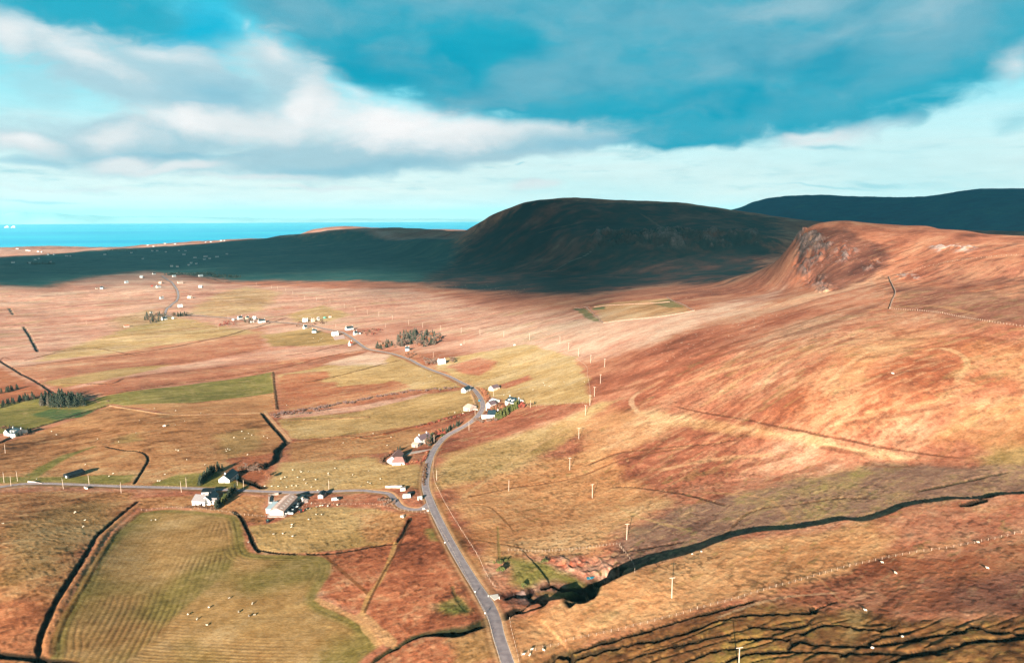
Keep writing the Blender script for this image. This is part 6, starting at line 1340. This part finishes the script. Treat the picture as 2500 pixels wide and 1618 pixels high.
PROTO = {}
def get_proto(kind, leafk, v):
    key = (kind, leafk, v)
    if key not in PROTO:
        t, c = tree_proto(kind, v * 7 + 3, *(dict(conifer=(9.5, 2.7, 360), broad=(7., 2.6, 420), shrub=(2.4, 1.7, 240))[kind])); PROTO[key] = (t.mesh('trunk', BARK), c.mesh('crown', LM[leafk]))
    return PROTO[key]
def plant(px, py, kind, leafk, s, label, group, cat='tree', name=None, xy=None):
    x, y = xy if xy is not None else P(px, py); name = name or dict(conifer='conifer_tree', broad='broadleaf_tree', shrub='bush')[kind]
    tm, cm = get_proto(kind, leafk, int(rng.integers(0, 4))); root = empty(name, x, y, None, rng.uniform(0, 6.28), label, cat, group)
    k = s * rng.uniform(.82, 1.18); root.scale = (k * rng.uniform(.9, 1.1), k * rng.uniform(.9, 1.1), k)
    for nm, me in (('trunk' if kind != 'shrub' else 'stem', tm), ('crown', cm)):
        o = bpy.data.objects.new(nm, me); COL.objects.link(o); o.parent = root
    return root
def inside(pt, poly):
    x, y = pt; c = False; n = len(poly)
    for i in range(n):
        a, b = poly[i], poly[(i + 1) % n]
        if (a[1] > y) != (b[1] > y) and x < (b[0] - a[0]) * (y - a[1]) / (b[1] - a[1]) + a[0]: c = not c
    return c
def grove(px, n, kinds, label, group, md=2.5, cat='tree'):
    poly = [P(*p) for p in px]; xs = [p[0] for p in poly]; ys = [p[1] for p in poly]; got = []; tries = 0
    while len(got) < n and tries < n * 60:
        tries += 1; p = (rng.uniform(min(xs), max(xs)), rng.uniform(min(ys), max(ys)))
        if inside(p, poly) and all((p[0] - q[0]) ** 2 + (p[1] - q[1]) ** 2 > md * md for q in got): got.append(p)
    for p in got:
        k = kinds[int(rng.integers(0, len(kinds)))]; lab = label if isinstance(label, str) else label[k[0] + k[1]]
        plant(0, 0, k[0], k[1], k[2], lab, group if isinstance(label, str) else group + ', ' + k[1], cat, xy=p)
def row(px, gap, kinds, label, group, jit=.6, cat='tree', sc=1.0):
    pts = resample(smooth(PL(px), 4) if len(px) > 2 else PL(px), gap)
    for p in pts:
        k = kinds[int(rng.integers(0, len(kinds)))]; plant(0, 0, k[0], k[1], k[2] * sc, label, group, cat, xy=(p[0] + rng.normal(0, jit), p[1] + rng.normal(0, jit)))
C1, C2 = ('conifer', 'con', 1.0), ('conifer', 'mixed', 1.0)
grove([(97, 990), (108, 976), (150, 972), (200, 978), (206, 992), (150, 999)], 58, [('conifer', 'con', 1.3), ('conifer', 'con', 1.2), ('conifer', 'mixed', 1.1)], 'dark conifer in the dense block beside the left green fields', 'conifers of the left plantation', 2.6)
row([(-12, 998), (0, 995), (40, 984), (88, 974)], 4.2, [('conifer', 'con', .75)], 'dark conifer in the shelter belt left of the block', 'conifers of the left shelter belt', 1.6)
row([(0, 990), (40, 980), (88, 970)], 4.4, [('conifer', 'con', .75)], 'dark conifer in the shelter belt left of the block', 'conifers of the left shelter belt', 1.6)
row([(-8, 962), (0, 960), (30, 954), (50, 948)], 3.0, [('conifer', 'con', .7)], 'dark conifer in the short belt at the left edge', 'conifers of the short left belt', 1.8)
grove([(912, 852), (925, 838), (950, 834), (962, 850), (940, 856)], 22, [('conifer', 'mixed', .95), ('broad', 'rust', .8), ('conifer', 'con', .8)], {'conifermixed': 'grey green conifer at the left end of the roadside wood', 'coniferc': '', 'conifercon': 'dark conifer at the left end of the roadside wood', 'broadrust': 'rust leaved tree at the left end of the roadside wood'}, 'left end of the roadside wood', 3.4)
grove([(965, 850), (975, 822), (1000, 812), (1030, 814), (1060, 818), (1088, 828), (1050, 846), (1020, 856), (1000, 846)], 100, [('conifer', 'mixed', 1.2), ('conifer', 'mixed', 1.1), ('conifer', 'con', 1.1), ('broad', 'rust', 1.1), ('broad', 'twig', 1.3), ('broad', 'twig', 1.2)], {'conifermixed': 'grey green conifer in the main roadside wood', 'conifercon': 'dark conifer in the main roadside wood', 'broadrust': 'rust leaved tree in the main roadside wood', 'broadtwig': 'bare brownish tree in the main roadside wood'}, 'main roadside wood', 3.2)
grove([(985, 870), (1000, 862), (1030, 862), (1022, 878), (1000, 880)], 9, [('broad', 'rust', .8), ('broad', 'brown', .7)], {'broadrust': 'rust leaved tree below the wood by the white house', 'broadbrown': 'brown tree below the wood by the white house'}, 'trees below the wood', 3)
grove([(1030, 892), (1036, 880), (1064, 880), (1066, 894)], 14, [('broad', 'twig', .85)], 'bare twiggy tree left of the long bright white house', 'bare trees by the bright white house', 3)
grove([(1094, 884), (1100, 878), (1112, 880), (1106, 888)], 6, [('broad', 'twig', .9), ('broad', 'brown', .8)], {'broadtwig': 'bare tree right of the long bright white house', 'broadbrown': 'brown tree right of the long bright white house'}, 'trees right of the bright white house', 3)
grove([(350, 786), (352, 772), (380, 768), (410, 772), (398, 782), (375, 790)], 34, [C1, C2, ('broad', 'brown', 1.)], {'conifermixed': 'grey green conifer in the clump round the lane', 'conifercon': 'dark conifer in the clump round the lane', 'broadbrown': 'brown tree in the clump round the lane'}, 'tree clump round the lane', 4)
grove([(416, 772), (450, 768), (470, 764), (450, 774), (420, 776)], 18, [C1, ('broad', 'brown', 1.)], {'conifercon': 'dark conifer right of the lane clump', 'broadbrown': 'brown tree right of the lane clump'}, 'trees right of the lane clump', 4)
grove([(590, 790), (598, 780), (618, 778), (620, 790)], 12, [('broad', 'brown', .9), ('conifer', 'con', .6)], {'broadbrown': 'brown garden tree in the garden hamlet', 'conifercon': 'dark garden conifer in the garden hamlet'}, 'garden hamlet trees', 4)
grove([(535, 796), (545, 786), (575, 786), (572, 796)], 14, [('shrub', 'red', 1.4)], 'reddish bush left of the garden hamlet', 'reddish bushes by the garden hamlet', 3, 'bush')
grove([(722, 800), (728, 785), (745, 790), (800, 782), (796, 790), (740, 800)], 20, [('shrub', 'brown', 1.4), ('broad', 'brown', .7)], {'shrubbrown': 'brown garden bush in the roadside village', 'broadbrown': 'small brown tree in the roadside village'}, 'village garden growth', 3.5, 'bush')
grove([(880, 812), (900, 802), (940, 806), (930, 814), (895, 820)], 26, [('shrub', 'brown', 1.3), ('shrub', 'red', 1.2)], {'shrubbrown': 'brown bush in the overgrown plot behind the village bungalow', 'shrubred': 'reddish bush in the overgrown plot behind the village bungalow'}, 'overgrown village plot', 2.8, 'bush')
row([(488, 1184), (500, 1172), (515, 1160), (530, 1150)], 1.9, [('conifer', 'con', .72)], 'dark conifer in the hedge left of the white cottage', 'conifers of the cottage hedge', .7)
row([(536, 1150), (545, 1148)], 2.0, [('conifer', 'con', .6)], 'dark conifer behind the white cottage chimney', 'conifers behind the cottage', .5)
row([(526, 1244), (536, 1238), (550, 1224), (562, 1212), (574, 1200)], 1.6, [('conifer', 'con', .62), ('conifer', 'hedge', .55)], 'tall dark hedge conifer right of the L-shaped house', 'conifers of the L-shaped house hedge', .6)
row([(452, 1240), (470, 1240), (500, 1242), (524, 1243)], 2.2, [('shrub', 'brown', .8)], 'low brown hedge bush below the L-shaped house', 'hedge bushes below the L-shaped house', .5, 'bush')
grove([(575, 1152), (600, 1140), (640, 1140), (650, 1150), (620, 1156), (590, 1156)], 18, [('broad', 'twig', .55), ('shrub', 'brown', 1.3)], {'broadtwig': 'bare willow in the hollow behind the cottage', 'shrubbrown': 'brown bush in the hollow behind the cottage'}, 'hollow behind the cottage', 3.0)
grove([(646, 1166), (654, 1160), (662, 1166), (656, 1172)], 3, [('broad', 'rust', .6)], 'rusty bush tree at the hollow edge', 'rusty trees at the hollow', 2.5)
row([(1215, 1026), (1225, 1020), (1240, 1010), (1252, 1002), (1264, 992)], 1.7, [('conifer', 'hedge', .75)], 'green conifer of the thick hamlet hedge', 'conifers of the hamlet hedge', .9)
row([(1210, 1024), (1222, 1016), (1238, 1006), (1252, 998), (1262, 990)], 2.0, [('conifer', 'hedge', .6)], 'green conifer of the thick hamlet hedge', 'conifers of the hamlet hedge', .9)
grove([(1196, 1010), (1200, 996), (1225, 996), (1245, 996), (1235, 1004), (1215, 1010)], 18, [('broad', 'rust', .75), ('broad', 'brown', .7), ('shrub', 'hedge', 1.4)], {'broadrust': 'orange leaved tree in the hamlet garden', 'broadbrown': 'brown tree in the hamlet garden', 'shrubhedge': 'green bush in the hamlet garden'}, 'hamlet garden growth', 2.6)
grove([(1262, 994), (1270, 986), (1280, 990), (1276, 997)], 6, [('shrub', 'red', 1.5)], 'red bush at the right end of the hamlet hedge', 'red bushes of the hamlet', 2, 'bush')
row([(1282, 992), (1290, 990), (1300, 988), (1310, 985)], 3.0, [('shrub', 'brown', 1.3), ('conifer', 'con', .3)], 'small dark tree along the fence right of the hamlet', 'small trees right of the hamlet', .7)
row([(1160, 1026), (1172, 1030), (1190, 1028), (1210, 1028)], 2.8, [('shrub', 'twig', 1.3), ('shrub', 'hedge', 1.1)], 'low mixed bush below the hamlet houses', 'bushes below the hamlet', .8, 'bush')
row([(1178, 952), (1185, 965), (1188, 978)], 2.6, [('shrub', 'rust', 1.2)], 'orange bush on the bank above the hamlet road', 'orange bushes on the hamlet road bank', .8, 'bush')
grove([(1040, 1088), (1042, 1076), (1054, 1068), (1062, 1074), (1054, 1084), (1046, 1092)], 14, [('broad', 'brown', .8), ('conifer', 'con', .6)], {'broadbrown': 'brown tree between the tall white house and the road', 'conifercon': 'dark conifer between the tall white house and the road'}, 'trees between tall house and road', 2.2)
grove([(1050, 1060), (1070, 1050), (1092, 1056), (1078, 1066), (1062, 1068)], 20, [('broad', 'rust', .5), ('shrub', 'red', 1.3), ('shrub', 'hedge', 1.2)], {'broadrust': 'rust leaved small tree above the road bend', 'shrubred': 'red bush above the road bend', 'shrubhedge': 'green bush above the road bend'}, 'growth above the road bend', 2.2)
row([(1088, 1058), (1096, 1052), (1108, 1046), (1120, 1038)], 2.4, [('conifer', 'con', .55)], 'dark conifer beside the dip in the road', 'conifers by the road dip', .8)
row([(940, 1134), (930, 1130), (950, 1110), (968, 1100), (978, 1098)], 2.0, [('shrub', 'brown', .9), ('shrub', 'rust', .8)], 'hedge bush around the brown roofed house', 'hedge of the brown roofed house', .6, 'bush')
row([(990, 1134), (1010, 1130), (1028, 1128), (1040, 1112), (1044, 1104)], 2.0, [('shrub', 'red', .8), ('shrub', 'rust', .8)], 'rusty hedge bush in front of the brown roofed house garden', 'garden hedge of the brown roofed house', .6, 'bush')
row([(972, 1102), (980, 1100)], 2.5, [('conifer', 'con', .5)], 'dark conifer behind the brown roofed house', 'conifers behind the brown roofed house', .5)
row([(1040, 1135), (1036, 1160), (1034, 1186)], 2.4, [('shrub', 'brown', .8)], 'brown hedge bush on the west verge of the road', 'hedge bushes on the west verge', .5, 'bush')
row([(668, 1013), (700, 1008), (760, 1000), (800, 994), (830, 986), (860, 982), (900, 974)], 3.6, [('shrub', 'purple', 1.25)], 'purplish bush in the long scrubby field boundary', 'bushes of the scrubby field boundary', 2.0, 'bush')
row([(900, 974), (960, 964), (1000, 956), (1060, 952), (1118, 948)], 5.0, [('shrub', 'purple', 1.1)], 'purplish bush in the long scrubby field boundary', 'bushes of the scrubby field boundary', 1.4, 'bush')
row([(668, 1017), (700, 1013), (760, 1006), (800, 1000)], 4.0, [('shrub', 'purple', 1.1)], 'purplish bush in the long scrubby field boundary', 'bushes of the scrubby field boundary', 2.0, 'bush')
row([(1010, 1043), (1050, 1034), (1100, 1022), (1140, 1012)], 3.6, [('shrub', 'red', .9), ('shrub', 'brown', .9)], 'reddish bush along the bank below the stone barn', 'bushes on the bank below the stone barn', .8, 'bush')
row([(60, 1062), (40, 1052), (20, 1046), (5, 1046)], 3.0, [('shrub', 'brown', 1.3), ('conifer', 'con', .5)], 'dark bush behind the two storey house', 'growth behind the two storey house', 1.2, 'bush')
row([(44, 1066), (60, 1060), (80, 1054)], 2.6, [('conifer', 'con', .45)], 'dark small conifer right of the two storey house', 'conifers right of the two storey house', .8)
plant(265, 984, 'broad', 'twig', .7, 'single bare tree at the corner of the green fields', None); plant(1222, 1378, 'shrub', 'hedge', 1.4, 'dark green bush on the old bank above the quarry track', None, 'bush'); plant(1221, 1398, 'shrub', 'hedge', 1.5, 'dark bush at the foot of the old bank', None, 'bush')
plant(1280, 1432, 'shrub', 'hedge', 1.2, 'dark bush beside the reddish mud track', None, 'bush'); plant(1330, 1372, 'shrub', 'hedge', .9, 'small dark bush on the quarry grass', None, 'bush')
for i, (px, py) in enumerate([(935, 1225), (950, 1226), (925, 1222), (962, 1230), (940, 1232)]): plant(px, py, 'shrub', 'twig', 1.1, 'bare scrub bush inside the bend of the side road', 'scrub by the side road bend', 'bush')
FARW = [((460, 672), (520, 671), 20), ((525, 676), (580, 677), 16), ((415, 672), (450, 670), 10), ((75, 645), (125, 645), 16), ((270, 612), (330, 611), 16)]
for q_, (a, b, n) in enumerate(FARW):
    A2, B2 = np.array(P(*a)), np.array(P(*b)); mb = MB(); rg = np.random.default_rng(q_)
    for k in range(n * 3):
        p = A2 + (B2 - A2) * rg.random() + rg.normal(0, 9, 2); z = H(*p); hh = rg.uniform(6, 11)
        for t in range(26):
            u = rg.random(); r_ = 3.0 * (1 - u) + .3; an = rg.uniform(0, 6.28); leaf(mb, (p[0] + r_ * math.cos(an), p[1] + r_ * math.sin(an), z + hh * u), 2.0, rg)
    o = mb.build('forest', LM['con']); setp(o, 'dark far conifer belt on the shaded coastal plain', None, None, 'stuff')

# ------------------------------------------------------------------ sheep
def sheep_mesh():
    # one continuous surface grown from a skeleton
    pts = [(0, 0, .62), (.32, 0, .62), (-.34, 0, .64), (.52, 0, .74), (.66, 0, .86), (.84, 0, .82), (.98, 0, .74), (-.5, 0, .58), (.34, .16, .5), (.34, .17, .26), (.35, .17, .02), (.34, -.16, .5), (.34, -.17, .26), (.35, -.17, .02), (-.34, .16, .5), (-.38, .17, .28), (-.36, .17, .02), (-.34, -.16, .5), (-.38, -.17, .28), (-.36, -.17, .02)]
    ed = [(0, 1), (0, 2), (1, 3), (3, 4), (4, 5), (5, 6), (2, 7), (1, 8), (8, 9), (9, 10), (1, 11), (11, 12), (12, 13), (2, 14), (14, 15), (15, 16), (2, 17), (17, 18), (18, 19)]
    rad = [.31, .28, .30, .18, .13, .10, .06, .07, .10, .05, .035, .10, .05, .035, .12, .055, .035, .12, .055, .035]
    me = bpy.data.meshes.new('sheep'); me.from_pydata(pts, ed, []); o = bpy.data.objects.new('tmp', me); COL.objects.link(o)
    sk = o.modifiers.new('s', 'SKIN'); o.modifiers.new('d', 'SUBSURF').levels = 1; o.modifiers['d'].render_levels = 1
    sv = me.skin_vertices[0].data
    for i, r in enumerate(rad): sv[i].radius = (r, r)
    sv[0].use_root = True
    dg = bpy.context.evaluated_depsgraph_get(); m2 = bpy.data.meshes.new_from_object(o.evaluated_get(dg)); bpy.data.objects.remove(o)
    m2.name = 'sheep'; m2.materials.clear(); m2.materials.append(mat('wool', alb((222, 208, 186), 1.0), noise=.08)); m2.materials.append(mat('sheep_face', alb((60, 50, 46))))
    for p in m2.polygons: p.material_index = 1 if (p.center.x > .7 or p.center.z < .3) else 0; p.use_smooth = True
    return m2
SHM = sheep_mesh()
FLOCKS = [('on the combed field in the bottom left', [(370, 1271), (380, 1270), (560, 1461), (510, 1484), (616, 1475), (583, 1495), (608, 1505), (622, 1502), (459, 1501), (481, 1513), (506, 1527), (607, 1325)]),
 ('on the brown slope left of the ditch', [(185, 1251), (182, 1253), (207, 1271), (203, 1287), (8, 1279)]),
 ('in the yard pasture below the farm', [(712, 1282), (711, 1288), (668, 1305), (691, 1304), (714, 1310), (754, 1269), (772, 1257), (785, 1257), (748, 1244), (757, 1243), (773, 1238), (781, 1236), (787, 1235), (801, 1234), (800, 1237), (824, 1234), (760, 1229)]),
 ('in the pasture above the side road', [(753, 1151), (735, 1153), (733, 1150), (696, 1166), (771, 1172), (727, 1166), (818, 1144), (801, 1156), (802, 1160), (861, 1160), (880, 1188), (898, 1178), (904, 1181), (929, 1170), (747, 1181), (724, 1187), (713, 1187), (700, 1190), (679, 1188), (663, 1188), (646, 1188), (775, 1198), (760, 1190), (742, 1172), (686, 1170), (715, 1148), (900, 1150), (911, 1059), (955, 1068), (945, 1088), (838, 1082)]),
 ('on the brown hill field', [(208, 1135), (266, 1163), (276, 1157), (385, 1175), (390, 1175), (403, 1159), (556, 1097), (561, 1099), (553, 1102), (551, 1098), (435, 1101), (456, 1123), (604, 1111), (615, 1063), (607, 1059), (571, 1069), (428, 1038), (451, 1028), (332, 1057), (238, 1072), (290, 1079), (340, 1027), (138, 1062), (126, 1054), (90, 1170), (500, 1135), (597, 1071), (590, 1054), (653, 1070), (644, 1066), (430, 1099)]),
 ('in the pale field above the brown hill', [(429, 1003), (490, 1009), (377, 998), (700, 990), (740, 930)]),
 ('on the village green', [(765, 826), (780, 827), (784, 828), (788, 825), (752, 834), (767, 835), (778, 834)]),
 ('in the olive pasture right of the hamlet', [(1327, 936), (1330, 942), (1341, 943), (1377, 933), (1427, 933), (1301, 952), (1267, 951), (1243, 957), (1230, 965), (1190, 960), (1345, 946)]),
 ('in the green field left of the stone barn', [(1095, 1008), (1110, 1008), (1130, 1010), (1128, 1004), (1050, 920), (1046, 921), (1052, 918), (960, 925)])]
for where, L_ in FLOCKS:
    for i, (px, py) in enumerate(L_):
        x, y = P(px, py); o = bpy.data.objects.new('sheep', SHM); COL.objects.link(o); o.location = (x, y, H(x, y) + .02); s = rng.uniform(.85, 1.1); o.scale = (s, s, s); o.rotation_euler = (0, 0, rng.uniform(0, 6.28)); setp(o, 'white sheep grazing ' + where, 'sheep', 'sheep ' + where)
for (px, py), lab, a in [((1298, 1587), 'sheep at the lower fence end, upper left of four', .3), ((1328, 1589), 'sheep at the lower fence end, farthest right of four', 2.6), ((1278, 1599), 'sheep at the lower fence end, farthest left of four', .2), ((1293, 1601), 'sheep at the lower fence end, lowest of four', 1.0), ((2113, 1492), 'black faced sheep alone above the cuttings', 2.7), ((2187, 1401), 'black faced sheep below the middle of the long fence', 2.0), ((2154, 1375), 'black faced sheep just under the long fence', 2.8), ((2388, 1326), 'black faced sheep against the long fence near the right edge', 3.0), ((2411, 1389), 'black faced sheep on rust moor near the right edge', 2.5)]:
    x, y = P(px, py); o = bpy.data.objects.new('sheep', SHM); COL.objects.link(o); o.location = (x, y, H(x, y) + .02); o.scale = (1.1, 1.1, 1.1); o.rotation_euler = (0, 0, a); setp(o, lab, 'sheep', None)

island('far_hills', [(-700, 531), (-400, 522), (-100, 523), (10, 522), (50, 516), (110, 517), (160, 522), (230, 527), (280, 529), (420, 528), (560, 532), (600, 533), (604, 529), (612, 533), (800, 533), (1300, 535)], 42000., 6000., alb((170, 200, 200)), 'pale blue island hills across the sea')
for (px, lab) in ((17, 'left of two white rocky islets in the sea'), (33, 'right of two white rocky islets in the sea')):
    d = ray(px, 556); hz = math.hypot(d[0], d[1]); r = CAMZ / (-d[2] / hz); x, y = r * d[0] / hz, r * d[1] / hz
    me = bms[0].copy(); o = bpy.data.objects.new('islet', me); COL.objects.link(o); o.location = (x, y, 10); o.scale = (70, 50, 75); setp(o, lab, 'islet')
